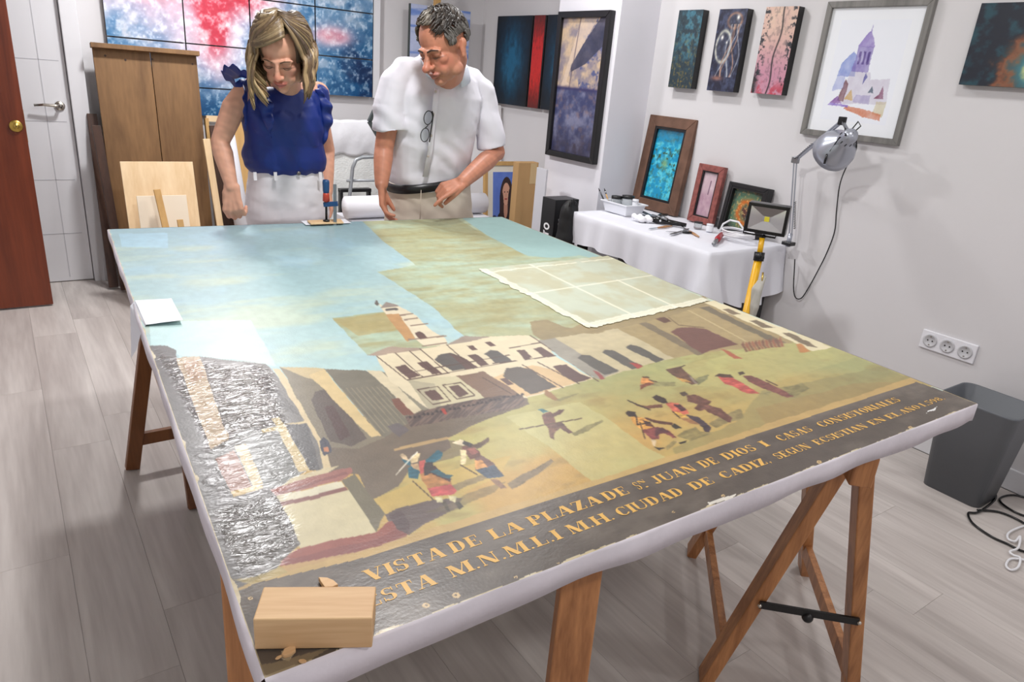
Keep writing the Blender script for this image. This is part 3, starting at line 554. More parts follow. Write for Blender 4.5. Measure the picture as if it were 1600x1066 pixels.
# figures
FG = [((112, 98, 70), [(660, 800), (700, 788), (730, 770), (790, 752), (772, 768), (724, 790), (716, 796), (700, 800)], .5), ((108, 94, 74), [(792, 755), (830, 735), (862, 718), (866, 722), (840, 742), (800, 765)], .8), ((118, 104, 80), [(705, 758), (760, 740), (764, 747), (712, 766)], .7),
 ((176, 120, 66), [(655, 738), (690, 737), (705, 750), (707, 760), (668, 764), (658, 750)]), ((72, 44, 44), [(664, 730), (680, 728), (692, 738), (706, 748), (704, 752), (676, 742)]), ((190, 78, 78), [(667, 763), (704, 756), (713, 766), (708, 772), (675, 775)]), ((40, 92, 108), [(664, 721), (685, 703), (692, 708), (690, 716), (672, 726)]), ((60, 50, 50), [(663, 724), (676, 722), (680, 738), (662, 744)]),
 ((206, 92, 84), [(655, 722), (665, 720), (662, 739), (655, 741)]), ((226, 200, 150), [(640, 715), (650, 709), (656, 709), (653, 722), (642, 725)]), ((44, 96, 112), [(636, 733), (644, 728), (655, 738), (651, 748), (638, 747)]), ((196, 160, 118), [(640, 727), (653, 724), (656, 736), (645, 734)]), ((208, 180, 140), [(623, 712), (629, 709), (636, 718), (642, 722), (632, 724)]), ((52, 100, 116), [(626, 718), (640, 722), (640, 730), (630, 724)]),
 ((44, 90, 104), [(672, 738), (684, 733), (698, 742), (709, 742), (703, 748), (692, 746)]), ((210, 200, 152), [(679, 775), (691, 777), (692, 785), (683, 784)]), ((210, 200, 152), [(700, 774), (713, 776), (711, 785), (702, 782)]), ((70, 62, 50), [(690, 785), (697, 783), (702, 798), (697, 797)]), ((70, 62, 50), [(710, 785), (716, 783), (725, 792), (718, 796)]),
 ((112, 72, 62), [(722, 698), (738, 695), (748, 706), (751, 714), (734, 718), (726, 706)]), ((150, 86, 76), [(730, 702), (742, 700), (746, 708), (736, 712)]), ((232, 214, 178), [(706, 692), (720, 686), (730, 690), (736, 695), (722, 696)]), ((60, 54, 54), [(726, 688), (740, 694), (736, 699), (724, 694)]), ((226, 206, 156), [(720, 703), (729, 704), (728, 724), (720, 726)]), ((92, 70, 52), [(737, 696), (752, 690), (764, 682), (764, 688), (752, 699), (745, 702)]),
 ((110, 78, 70), [(740, 716), (752, 712), (772, 724), (786, 742), (770, 745), (745, 735)]), ((214, 150, 84), [(740, 720), (752, 719), (762, 730), (745, 734)]), ((62, 76, 92), [(744, 735), (762, 730), (773, 727), (787, 744), (762, 748)]), ((150, 112, 84), [(765, 749), (776, 748), (792, 762), (782, 764)]),
 ((124, 116, 76), [(894, 678), (915, 668), (939, 655), (942, 657), (920, 674), (900, 682)], .8), ((112, 74, 62), [(847, 647), (860, 643), (866, 646), (870, 662), (858, 670), (850, 662)]), ((90, 60, 50), [(862, 647), (874, 640), (882, 639), (876, 647), (866, 650)]), ((60, 110, 112), [(841, 640), (848, 638), (857, 642), (850, 645)]), ((100, 72, 62), [(856, 666), (868, 661), (880, 660), (896, 676), (890, 678), (876, 668), (868, 676)]), ((118, 84, 66), [(858, 668), (872, 668), (866, 682), (868, 688), (860, 684)]),
 ((130, 118, 74), [(1058, 682), (1070, 672), (1086, 667), (1093, 675), (1112, 679), (1080, 690)], .8), ((128, 116, 78), [(1106, 662), (1125, 652), (1157, 638), (1162, 654), (1118, 668)], .75), ((124, 112, 72), [(1040, 698), (1052, 688), (1058, 690), (1044, 703)], .7), ((124, 116, 74), [(1225, 606), (1252, 600), (1264, 606), (1242, 622), (1232, 620)], .75), ((128, 122, 80), [(1020, 598), (1055, 598), (1054, 604), (1016, 604)], .7), ((112, 112, 78), [(1086, 592), (1108, 584), (1106, 592), (1090, 602)], .8), ((128, 122, 80), [(1185, 616), (1205, 612), (1200, 618)], .7),
 ((56, 42, 36), [(977, 645), (982, 641), (993, 643), (992, 651), (982, 651)]), ((212, 150, 66), [(984, 652), (994, 650), (1008, 654), (1022, 669), (1003, 672), (988, 660)]), ((92, 56, 44), [(1002, 656), (1014, 661), (1022, 670), (1008, 666)]), ((128, 66, 62), [(1003, 672), (1027, 668), (1046, 674), (1057, 684), (1051, 685), (1041, 679), (1030, 679), (1030, 686), (1018, 687)]), ((92, 54, 56), [(1022, 670), (1036, 669), (1046, 676), (1028, 680), (1026, 686)]), ((206, 180, 140), [(1016, 686), (1025, 688), (1024, 698), (1020, 695)]), ((40, 32, 28), [(1021, 697), (1030, 699), (1040, 699), (1031, 703)]), ((190, 160, 110), [(1053, 685), (1062, 692), (1058, 691)]), ((40, 32, 28), [(1061, 692), (1073, 689), (1071, 692), (1062, 694)]), ((94, 58, 44), [(1006, 652), (1022, 656), (1051, 661), (1050, 664), (1022, 661), (1008, 656)]), ((58, 50, 40), [(1049, 665), (1054, 661), (1066, 668), (1056, 671)]),
 ((60, 46, 40), [(1019, 621), (1026, 618), (1040, 623), (1044, 629), (1036, 630), (1024, 626)]), ((104, 66, 48), [(981, 626), (997, 632), (1012, 634), (1034, 631), (1036, 637), (1012, 638), (994, 634)]), ((196, 96, 74), [(1040, 630), (1048, 628), (1060, 630), (1073, 641), (1078, 646), (1062, 652), (1049, 640)]), ((76, 44, 48), [(1052, 632), (1062, 632), (1073, 641), (1066, 644)]), ((204, 156, 66), [(1050, 643), (1062, 645), (1077, 651), (1065, 654)]), ((70, 56, 62), [(1073, 648), (1092, 651), (1102, 660), (1110, 668), (1108, 677), (1101, 676), (1098, 668), (1082, 658)]), ((156, 110, 70), [(1062, 654), (1078, 654), (1096, 664), (1080, 662)]),
 ((104, 68, 56), [(1073, 618), (1086, 617), (1112, 626), (1107, 632), (1124, 638), (1144, 654), (1141, 662), (1118, 650), (1100, 640), (1092, 642), (1084, 638), (1090, 632), (1076, 628)]), ((128, 84, 72), [(1098, 632), (1110, 634), (1136, 652), (1120, 648)], .7), ((70, 56, 46), [(1063, 614), (1070, 612), (1076, 617), (1068, 620)]),
 ((184, 82, 72), [(1122, 589), (1137, 586), (1148, 592), (1187, 616), (1168, 616), (1145, 604), (1132, 600)]), ((80, 60, 48), [(1116, 588), (1126, 584), (1142, 585), (1146, 590), (1130, 590)]), ((120, 72, 62), [(1160, 588), (1172, 588), (1186, 592), (1242, 619), (1230, 621), (1192, 608), (1170, 598)]), ((74, 60, 48), [(1153, 583), (1160, 581), (1164, 586), (1156, 587)]),
 ((212, 140, 72), [(1001, 592), (1006, 588), (1012, 592), (1022, 600), (1012, 602), (1000, 600)]), ((132, 76, 54), [(1000, 602), (1012, 598), (1022, 600), (1006, 606), (1001, 610)]), ((84, 64, 48), [(1003, 589), (1012, 588), (1014, 591), (1004, 591)]), ((102, 74, 58), [(1040, 578), (1062, 574), (1076, 584), (1091, 598), (1082, 602), (1062, 594), (1050, 586)]), ((200, 150, 76), [(1056, 590), (1072, 592), (1082, 598), (1066, 597)], .9), ((176, 176, 170), [(1076, 586), (1080, 588), (1090, 600), (1086, 600)], .5)]
nB0 = nB; nB = fbm(xm*130, ym*130, 61, 3); nC0 = nC; nC = fbm(xm*60, ym*200, 71, 2)
for f_ in FG: F(f_[1], f_[0], f_[2] if len(f_) > 2 else 1, .38)
nB = nB0; nC = nC0
for a, b, c_ in (((645, 752), (677, 781), (90, 70, 44)), ((645, 713), (619, 742), (226, 220, 200)), ((645, 713), (652, 707), (240, 236, 220)), ((812, 671), (909, 654), (96, 76, 54)), ((720, 727), (746, 742), (90, 70, 44)), ((981, 626), (1016, 641), (60, 46, 36)), ((1000, 660), (1008, 686), (80, 58, 40)), ((994, 650), (996, 664), (50, 40, 36)), ((996, 664), (1016, 660), (50, 40, 36)), ((1059, 576), (1070, 571), (80, 60, 46)), ((1197, 594), (1215, 603), (90, 64, 48)), ((1014, 594), (1026, 597), (90, 64, 48)), ((1051, 643), (1062, 653), (60, 44, 40))): S(a, b, .9, c_)
for _ in range(1): col[1:-1, 1:-1] = (col[1:-1, 1:-1]*4+col[:-2, 1:-1]+col[2:, 1:-1]+col[1:-1, :-2]+col[1:-1, 2:])/8
# text band
bandp = [(1432, 597), (1060, 718), (880, 775), (720, 825), (560, 874), (397, 912), (360, 935), (420, 1100), (1560, 640)]
m = inpoly(X, Y, bandp); q = mix(c3(86, 76, 68), c3(108, 98, 88), sstep(.4, .65, nA*.6+nB*.4)); col[m] = (q*(.93+.14*nC[..., None]))[m]
# worn rim and losses
rim = np.minimum(np.minimum(xm, 1.56-xm), np.minimum(ym, 2.05-ym)); rimn = fbm(xm*30, ym*30, 51, 4)
wr_ = (rim < .0012+.004*sstep(.55, .85, rimn)); col[wr_] = (mix(c3(176, 156, 112), c3(226, 216, 190), nC))[wr_]
for (x_, y_, r_) in ((392, 935, 4.5), (666, 946, 4.5), (712, 930, 5), (458, 969, 5), (872, 880, 2), (1052, 800, 3), (1280, 722, 3), (1422, 668, 3), (1130, 775, 2.5), (806, 902, 3)):
    m = (X-x_)**2+((Y-y_)*1.6)**2 < (r_+4*(nC-.5)*r_*.4)**2; col[m] = (204, 172, 120); m = (X-x_)**2+((Y-y_)*1.6)**2 < (r_*.4)**2; col[m] = (60, 44, 34)
F([(440, 1018), (452, 1010), (462, 1020), (452, 1034), (440, 1030)], (206, 186, 150)); F([(400, 1040), (430, 1036), (520, 1010), (440, 1058), (415, 1062)], (150, 130, 96), .7); F([(1446, 646), (1464, 636), (1460, 642)], (236, 236, 236)); F([(1106, 786), (1150, 772), (1142, 780), (1108, 790)], (232, 226, 214), .9)
Pl = P.reshape(-1, 3)-np.array(canvas.location); me = bpy.data.meshes.new('painted_canvas'); idx = np.arange(NU*NV).reshape(NV, NU)
Fc = np.stack([idx[:-1, :-1], idx[:-1, 1:], idx[1:, 1:], idx[1:, :-1]], -1).reshape(-1, 4)
me.vertices.add(len(Pl)); me.vertices.foreach_set('co', Pl.ravel()); me.loops.add(Fc.size); me.loops.foreach_set('vertex_index', Fc.ravel().astype(np.int32))
me.polygons.add(len(Fc)); me.polygons.foreach_set('loop_start', np.arange(0, Fc.size, 4).astype(np.int32)); me.update()
lum = col.mean(-1, keepdims=True); col = np.clip(col*.90+lum*.10, 0, 255)
lin = np.concatenate([s2l(np.clip(col.reshape(-1, 3), 0, 255)), np.ones((len(Pl), 1))], 1); ca = me.color_attributes.new('paint', 'FLOAT_COLOR', 'POINT'); ca.data.foreach_set('color', lin.ravel().astype(np.float32))
# crumpled varnish mask (where the canvas is blistered)
def soft(poly, r):
    cx = np.mean([p[0] for p in poly]); m = inpoly(X+wob*4, Y+wob*4, poly).astype(float)
    return m
cm = soft([(262, 560), (420, 575), (436, 640), (452, 668), (400, 672), (330, 705), (300, 650), (240, 545)], 1)+soft([(330, 800), (440, 775), (470, 850), (440, 880), (398, 912), (372, 900)], 1)*.75+.35*inpoly(X, Y, [(300, 700), (440, 660), (500, 740), (440, 780), (330, 800)])+.05*inpoly(X, Y, bandp)*(U < .35)
for _ in range(3): cm = (cm+np.roll(cm, 5, 0)+np.roll(cm, -5, 0)+np.roll(cm, 5, 1)+np.roll(cm, -5, 1))/5
fa = me.attributes.new('crumple', 'FLOAT', 'POINT'); fa.data.foreach_set('value', np.clip(cm, 0, 1).ravel().astype(np.float32))
mm, nt, b = newmat('varnished_oil_paint'); L = nt.links
a1 = nn(nt, 'ShaderNodeAttribute', attribute_name='paint'); a2 = nn(nt, 'ShaderNodeAttribute', attribute_name='crumple'); L.new(a1.outputs['Color'], b.inputs['Base Color'])
tc = nn(nt, 'ShaderNodeTexCoord')
def nz(sc, st, det=4, dist=0):
    mp = nn(nt, 'ShaderNodeMapping'); mp.inputs['Scale'].default_value = st; L.new(tc.outputs['Object'], mp.inputs[0]); n = nn(nt, 'ShaderNodeTexNoise'); n.inputs['Scale'].default_value = sc; n.inputs['Detail'].default_value = det; n.inputs['Distortion'].default_value = dist; L.new(mp.outputs[0], n.inputs[0]); return n.outputs[0]
r1 = nz(9, (1, 4, 1), 4, .6); r2 = nz(30, (1, 2.2, 1), 3, 1.4); r3 = nz(220, (1, 1, 1), 2)
mr = nn(nt, 'ShaderNodeMapRange'); mr.inputs[3].default_value = .36; mr.inputs[4].default_value = .22; L.new(a2.outputs['Fac'], mr.inputs[0]); L.new(mr.outputs[0], b.inputs['Roughness'])
b1 = nn(nt, 'ShaderNodeBump'); b1.inputs['Distance'].default_value = .0018; b1.inputs['Strength'].default_value = .22; L.new(r1, b1.inputs['Height'])
b2 = nn(nt, 'ShaderNodeBump'); b2.inputs['Distance'].default_value = .0048; L.new(a2.outputs['Fac'], b2.inputs['Strength']); L.new(r2, b2.inputs['Height']); L.new(b1.outputs[0], b2.inputs['Normal'])
cw = nn(nt, 'ShaderNodeMath', operation='MULTIPLY'); cw.inputs[1].default_value = .6; L.new(a2.outputs['Fac'], cw.inputs[0]); L.new(cw.outputs[0], b.inputs['Coat Weight']); b.inputs['Coat Roughness'].default_value = .22; L.new(b2.outputs[0], b.inputs['Coat Normal'])
b3 = nn(nt, 'ShaderNodeBump'); b3.inputs['Distance'].default_value = .0004; b3.inputs['Strength'].default_value = .5; L.new(r3, b3.inputs['Height']); L.new(b2.outputs[0], b3.inputs['Normal']); L.new(b3.outputs[0], b.inputs['Normal'])
b.inputs['Specular IOR Level'].default_value = .55
pc = link('painted_canvas', me, mm, canvas); pc.location = (0, 0, 0)
# white lined edge: four strips wrapped round the strainer, a little wavy
m_lin = mat('lining_edge_fabric', (226, 220, 228), .8, var=.07, vs_=14, bump=.3, bs=60)
m_under = mat('strainer_pine', (178, 140, 96), .7, var=.1)
cs = [cv(0, 0), cv(1, 0), cv(1, 1), cv(0, 1)]
cen = (cs[0]+cs[2])/2
for a, b_ in ((0, 1), (1, 2), (2, 3), (3, 0)):
    mb = B(); A = cs[a]; Bv = cs[b_]; n = 60; d = (Bv-A).normalized(); o = Vector((d.y, -d.x, 0)); vs_l = []
    for i in range(n+1):
        t = i/n; p = A.lerp(Bv, t); w1 = .0012*math.sin(t*23+a)+.001*math.sin(t*61); hgt = TH*(1+.08*math.sin(t*17+a*2)+.06*math.sin(t*41))
        if a == 3: hgt *= .6+.3*t
        vs_l += [p+Vector((0, 0, .0006)), p+o*(.004+w1)+Vector((0, 0, -.002)), p+o*(.004+w1)+Vector((0, 0, -hgt)), p-o*.02+Vector((0, 0, -hgt+.002))]
    fs = []
    for i in range(n):
        for q in range(3): k_ = i*4+q; fs.append((k_, k_+4, k_+5, k_+1))
    mb.add(vs_l, fs).build('edge_lining', m_lin, canvas, True)
mb = B()
for i, (a, b_) in enumerate(((0, 1), (1, 2), (2, 3), (3, 0))):
    A = cs[a].lerp(cen, .03); Bv = cs[b_].lerp(cen, .03); B().beam(A-Vector((0, 0, .021)), Bv-Vector((0, 0, .021)), .05, .034, (0, 0, 1) if 0 else (1, 0, 0) if i % 2 else (0, 1, 0)).build('strainer_bar', m_under, canvas)
for u_ in (.33, .66): B().beam(cv(u_, .03)-Vector((0, 0, .022)), cv(u_, .97)-Vector((0, 0, .022)), .05, .03, (1, 0, 0)).build('strainer_bar', m_under, canvas)
# ---- facing tissue
m_tis = mat('facing_tissue', None, .75, var=.03, vs_=20, attr='paint', bump=.25, bs=60, distance=.001)
def inv(px, py):
    p = at(px, py, 2, TZ); u, v = .5, .5
    for _ in range(12):
        q = cv(u, v); du = cv(u+1e-4, v)-q; dv = cv(u, v+1e-4)-q; r = p-q; a, b_, c_, d_ = du.x*1e4, dv.x*1e4, du.y*1e4, dv.y*1e4; D_ = a*d_-b_*c_
        u += (r.x*d_-r.y*b_)/D_; v += (a*r.y-c_*r.x)/D_
    return u, v
q4 = [inv(*p) for p in ((920.5, 514), (1110, 471), (950, 400.5), (747, 421.5))]
n1, n2_ = 150, 120; us, vs2 = np.meshgrid(np.linspace(0, 1, n1), np.linspace(0, 1, n2_)); rr = np.random.RandomState(3)
jag = lambda s, n: (fbm(np.linspace(0, 30, n), np.full(n, s), s, 4)-.5)*.05
us2 = us+(jag(1, n2_)[:, None])*(1-us)**6+0*us; vs3 = vs2+(jag(2, n1)[None, :])*(1-vs2)**6+(jag(3, n1)[None, :])*vs2**6
Q = [np.array(cv(*p)) for p in q4]
PT = (Q[0]*(1-us2[..., None])+Q[1]*us2[..., None])*(1-vs3[..., None])+(Q[3]*(1-us2[..., None])+Q[2]*us2[..., None])*vs3[..., None]; PT[..., 2] = TZ+.0012+.0008*fbm(us*20, vs2*20, 3, 2)
tcx = mix(c3(184, 190, 172), c3(178, 176, 150), sstep(.4, .7, fbm(us*6, vs2*6, 8, 4))); wl_ = np.maximum.reduce([np.exp(-((us-a)/.008)**2) for a in (.045, .36, .70)]+[np.exp(-((vs2-a)/.008)**2) for a in (.05, .52, .93)]); brd = np.maximum(sstep(.05, .02, us), sstep(.055, .025, vs2))
wl_ = np.where((us > .68)*(us < .72)*(vs2 > .53), 0, wl_); tcx = mix(tcx, c3(228, 224, 204), np.clip(wl_*.8+brd*.7, 0, 1))
me2 = bpy.data.meshes.new('facing_tissue'); id2 = np.arange(n1*n2_).reshape(n2_, n1); F2 = np.stack([id2[:-1, :-1], id2[:-1, 1:], id2[1:, 1:], id2[1:, :-1]], -1).reshape(-1, 4)
me2.from_pydata((PT.reshape(-1, 3)-np.array(canvas.location)).tolist(), [], F2.tolist()); ca = me2.color_attributes.new('paint', 'FLOAT_COLOR', 'POINT'); ca.data.foreach_set('color', np.concatenate([s2l(tcx.reshape(-1, 3)), np.ones((n1*n2_, 1))], 1).ravel().astype(np.float32))
o = link('facing_tissue', me2, m_tis, canvas); o['label'] = 'pale squared facing tissue'
# ---- lettering: slab-serif capitals built from polygons
def rect(x0, y0, x1, y1): return [(x0, y0), (x1, y0), (x1, y1), (x0, y1)]
def stem(x, w_=.24, y0=0, y1=1, sf=.08, lo=1, hi=1):
    r = [rect(x, y0, x+w_, y1)]
    if lo: r.append([(x-sf, y0), (x+w_+sf, y0), (x+w_+sf, y0+.045), (x+w_, y0+.09), (x, y0+.09), (x-sf, y0+.045)])
    if hi: r.append([(x-sf, y1), (x-sf, y1-.045), (x, y1-.09), (x+w_, y1-.09), (x+w_+sf, y1-.045), (x+w_+sf, y1)])
    return r
def arc(cx, cy, rx, ry, a0, a1, thin=.07, thick=.25, n=14, e=1.5):
    r = []; P_ = []
    for i in range(n+1):
        a = math.radians(a0+(a1-a0)*i/n); c_, s__ = math.cos(a), math.sin(a); t = thin+(thick-thin)*abs(c_)**e
        P_.append(((cx+rx*c_, cy+ry*s__), (cx+(rx-t)*c_, cy+(ry-thin)*s__)))
    for p, q in zip(P_[:-1], P_[1:]): r.append([p[0], q[0], q[1], p[1]])
    return r
def dg(x0, y0, x1, y1, w_): w_ = w_*1.2 if w_ > .2 else w_; return [[(x0, y0), (x0+w_, y0), (x1+w_, y1), (x1, y1)]]
sr = lambda x0, x1, y: [rect(x0, y, x1, y+.05)]
GL = {'I': (.36, stem(.08)), 'E': (.76, stem(.08)+[rect(.2, .94, .70, 1), rect(.2, 0, .72, .06), rect(.2, .47, .52, .53), rect(.65, .72, .70, .98), rect(.67, .02, .72, .30), rect(.49, .36, .53, .64)]),
 'L': (.74, stem(.08)+[rect(.2, 0, .70, .06), [(.64, .03), (.70, .03), (.70, .34), (.67, .34)]]), 'T': (.80, stem(.30, hi=0)+[rect(.04, .94, .76, 1), [(.04, .72), (.07, .72), (.10, .96), (.04, .96)], [(.76, .72), (.73, .72), (.70, .96), (.76, .96)]]),
 'H': (.98, stem(.08)+stem(.70)+[rect(.2, .47, .75, .53)]), 'N': (.96, stem(.12, .06)+stem(.78, .06, lo=0)+dg(.62, 0, .08, 1, .22)), 'M': (1.16, stem(.12, .06)+stem(.88)+dg(.46, 0, .06, 1, .22)+dg(.46, 0, .84, 1, .06)),
 'A': (.92, dg(.10, 0, .42, 1, .06)+dg(.62, 0, .38, 1, .22)+[rect(.22, .30, .66, .35)]+sr(.0, .28, 0)+sr(.52, .92, 0)), 'V': (.90, dg(.36, 0, .04, 1, .22)+dg(.42, 0, .74, 1, .06)+sr(-.02, .36, .95)+sr(.60, .90, .95)),
 'Z': (.78, [rect(.08, .94, .72, 1), rect(.06, 0, .72, .06), rect(.08, .74, .13, .96), rect(.68, .03, .73, .30)]+dg(.05, 0, .48, 1, .25)),
 'D': (.88, stem(.08)+arc(.40, .5, .42, .5, -90, 90)+[rect(.2, .94, .42, 1), rect(.2, 0, .42, .06)]), 'O': (.86, arc(.43, .5, .40, .51, 0, 360, n=28)), 'C': (.80, arc(.44, .5, .40, .51, 45, 318, n=20)+[rect(.66, .66, .71, .98), rect(.68, .10, .72, .24)]),
 'G': (.88, arc(.44, .5, .40, .51, 45, 300, n=20)+stem(.58, .2, 0, .42, lo=0)+[rect(.66, .66, .71, .98)]), 'P': (.78, stem(.08)+arc(.38, .73, .36, .27, -90, 90)+[rect(.2, .94, .40, 1), rect(.2, .46, .40, .52)]),
 'R': (.88, stem(.08)+arc(.38, .73, .34, .27, -90, 90)+[rect(.2, .94, .40, 1), rect(.2, .46, .40, .52)]+dg(.62, 0, .36, .50, .22)+sr(.60, .88, 0)), 'B': (.80, stem(.08)+arc(.38, .75, .32, .25, -90, 90)+arc(.38, .26, .36, .26, -90, 90)+[rect(.2, .94, .40, 1), rect(.2, 0, .40, .06)]),
 'S': (.70, arc(.34, .74, .28, .27, 30, 270, n=12, thick=.15)+arc(.34, .27, .31, .27, -150, 90, n=12, thick=.2)+[rect(.55, .70, .60, .98), rect(.05, .02, .10, .32)]),
 'J': (.60, stem(.26, .2, .18, 1, lo=0)+arc(.20, .18, .26, .20, -180, 0, n=8)), 'U': (.90, stem(.08, .2, .26, 1, lo=0)+stem(.76, .06, .26, 1, lo=0)+arc(.45, .28, .37, .30, -180, 0, .06, .14, n=12)),
 '.': (.26, [[(.13+.075*math.cos(a*.785), .075+.075*math.sin(a*.785)) for a in range(8)]]), ',': (.26, [[(.13+.075*math.cos(a*.785), .075+.075*math.sin(a*.785)) for a in range(8)], [(.12, 0), (.2, .06), (.06, -.2)]]),
 '1': (.42, stem(.12, .18, sf=.06, hi=0)+[[(.12, 1), (.12, .9), (0, .84), (0, .88)]]), '5': (.62, arc(.28, .30, .30, .32, -150, 110, n=12, thick=.16)+[rect(.10, .55, .14, 1), rect(.10, .88, .54, 1)]),
 '9': (.64, arc(.30, .68, .27, .32, 0, 360, n=18, thick=.15)+arc(.12, .6, .45, .6, -80, 8, n=8, thick=.14)), '6': (.64, arc(.32, .32, .27, .32, 0, 360, n=18, thick=.15)+arc(.50, .4, .45, .6, 100, 188, n=8, thick=.14)), '8': (.6, arc(.30, .74, .24, .26, 0, 360, n=16, thick=.13)+arc(.30, .27, .28, .28, 0, 360, n=16, thick=.15))}
GL['Ñ'] = (GL['N'][0], GL['N'][1]+[[(.3, 1.08), (.5, 1.12), (.68, 1.08), (.70, 1.17), (.5, 1.18), (.3, 1.15)]])
m_gold = mat('gilt_letter_paint', (222, 174, 88), .42, var=.1, vs_=60)
def word(mb, txt, u0, u1, v0, v1, ds=1):
    W_ = sum(GL[c_][0] for c_ in txt)+.07*(len(txt)-1); x = 0
    for c_ in txt:
        for ip, poly in enumerate(GL[c_][1]):
            pts = [cv(u0+(x+a)/W_*(u1-u0), v0+b_*(v1-v0), .0003+ip*.000018) for a, b_ in poly]; ar = sum(pts[i].x*pts[(i+1) % len(pts)].y-pts[(i+1) % len(pts)].x*pts[i].y for i in range(len(pts)))
            if ar < 0: pts = pts[::-1]
            mb.add(pts, [tuple(range(len(pts)))])
        x += GL[c_][0]+.07
WORDS = [('VISTA', (563, 890), (701, 871)), ('DE', (697, 851), (757, 852)), ('LA', (758, 829), (819, 826)), ('PLAZA', (820, 810), (941, 783)), ('DE', (936, 772), (983, 769)), ('S', (987, 757), (1005, 763)), ('JUAN', (1014, 747), (1091, 735)), ('DE', (1089, 724), (1127, 724)), ('DIOS', (1127, 713), (1185, 703)), ('I', (1187, 689), (1203, 696), (1195, 698)), ('CASAS', (1207, 682), (1272, 673)), ('CONSISTORIALES', (1269, 660), (1410, 627))]
W2 = [('ESTA', (565, 939), (684, 911)), ('M.N.M.L.I', (691, 884), (881, 842)), ('M.H.', (879, 822), (959, 808)), ('CIUDAD', (957, 797), (1072, 772)), ('DE', (1072, 757), (1119, 755)), ('CADIZ,', (1118, 740), (1208, 723)), ('SEGUN', (1205, 711), (1270, 700)), ('ECSISTIAN', (1264, 688), (1361, 669)), ('EN', (1359, 656), (1386, 657), (1365, 665)), ('EL', (1383, 649), (1409, 648), (1391, 655)), ('AÑO', (1405, 643), (1439, 637), (1413, 647)), ('1,598.', (1439, 630), (1476, 623), (1444, 636))]
def avgv(Ws): a = [inv(*w_[1])[1] for w_ in Ws]; b_ = [inv(*w_[2])[1] for w_ in Ws]; n = len(Ws); x1 = [inv(*w_[1])[0] for w_ in Ws]; x2 = [inv(*w_[2])[0] for w_ in Ws]; return np.polyfit(x1, a, 1), np.polyfit(x2, b_, 1)
mb = B(); MBL = {}
for Ws in (WORDS, W2):
    ft, fb = avgv(Ws)
    for txt, a, b_, *c_ in Ws:
        u0 = inv(*(c_[0] if c_ else a))[0]; u1 = inv(*b_)[0]; um = (u0+u1)/2; vb = np.polyval(fb, um); vt = np.polyval(ft, um)
        word(mb, txt, u0, u1, vb, vt)
        if txt == 'S': word(mb, '.', u1+.002, u1+.009, vb, vt); word(mb, 'N', u1+.001, u1+.011, vb+(vt-vb)*.62, vt)
lt = mb.build('lettering', m_gold, canvas, fix=False)
# ------------------------------------------------------------------ trestles
m_tw = wood('trestle_pine', (140, 88, 50), (206, 144, 92), axis=2, scale=26, rough=.42, rnd=.06, coat=.15)
m_tw2 = wood('trestle_dark_pine', (96, 56, 28), (140, 88, 48), axis=2, scale=16, rough=.45, rnd=.06)
m_knot = mat('pine_knot', (84, 46, 24), .5, var=.15, vs_=90)
def trestle(n0, n1, f00, f01, f10, f11, zt, label, m, br=True, wf=.055, tf=.03, ov=.06):
    """beam from n0 to n1; feet of the near pair f00,f01 and of the far pair f10,f11"""
    t = thing('trestle', ((n0[0]+n1[0])/2, (n0[1]+n1[1])/2, 0), label, 'trestle', 'wooden trestles under the painting')
    a = Vector((n0[0], n0[1], zt-.035)); b_ = Vector((n1[0], n1[1], zt-.035)); d = (b_-a).normalized()
    B().beam(a, b_, .07, .045, (0, 0, 1)).build('top_beam', m, t, bevel=.004)
    for e, fs in ((a+d*ov, (f00, f01)), (b_-d*ov, (f10, f11))):
        lg = []
        for f in fs:
            f = Vector((f[0], f[1], 0)); sd = (f-e); sd.z = 0; sd.normalize()
            top = e+sd*.022+Vector((0, 0, -.005)); B().beam(f+Vector((0, 0, .004)), top, wf, tf, d).build('leg', m, t, bevel=.003); lg.append((f, top))
        if br and fs[0] is f00:
            (f, tp_), (g_, tq) = lg; s = .43; p0 = f.lerp(tp_, s)-d*.034*(1 if e is lg else 1); p1 = g_.lerp(tq, s)-d*.034
            bb = B().beam(p0, p1, .018, .006, (0, 0, 1)).build('folding_brace', m_black, t); md = (p0+p1)/2
            B().ball(md-Vector((0, 0, .012)), .013).build('brace_hinge', m_black, bb, True)
            for p in (p0, p1): B().ball(p-d*.004, .005).build('rivet', m_chrome, bb, True)
    for j in (0, 1):
        p0 = Vector(((f00, f01)[j][0], (f00, f01)[j][1], 0)).lerp(a, .16); p1 = Vector(((f10, f11)[j][0], (f10, f11)[j][1], 0)).lerp(b_, .16)
        B().beam(p0, p1, .045, .02, (0, 0, 1)).build('stretcher', m, t, bevel=.002)
    return t
ZB = TZ-TH
g_ = lambda x, y: at(x, y, 2, 0)
nl = g_(1100, 1062); fr = g_(1256, 893); flt = g_(1080, 864); nr = Vector((nl.x+fr.x-flt.x, nl.y+fr.y-flt.y, 0)); bn = at(1352, 735, 2, ZB-.03); bdir = ((fr+flt)/2-(nl+nr)/2)
trestle((bn.x, bn.y), (bn.x+bdir.x, bn.y+bdir.y), nl, nr, flt, fr, ZB, 'pine trestle with black folding brace under the right front corner', m_tw)
ga = g_(207, 733); gb = g_(306, 795)
trestle((ga.x+.09, ga.y-.05), (1.5, ga.y-.05), ga, gb, (ga.x+1.25, ga.y), (gb.x+1.17, gb.y), ZB, 'darker wooden trestle under the back left part of the painting', m_tw2, br=False, wf=.045)
bA = at(372, 960, 2, .66); bBt = at(905, 930, 2, .66)
d_ = (bBt-bA).normalized(); pr_ = Vector((-d_.y, d_.x, 0))
if pr_.y < 0: pr_ = -pr_
tA = Vector((.198, .872, 0)); tB = Vector((bBt.x+.006, bBt.y-.002, 0))
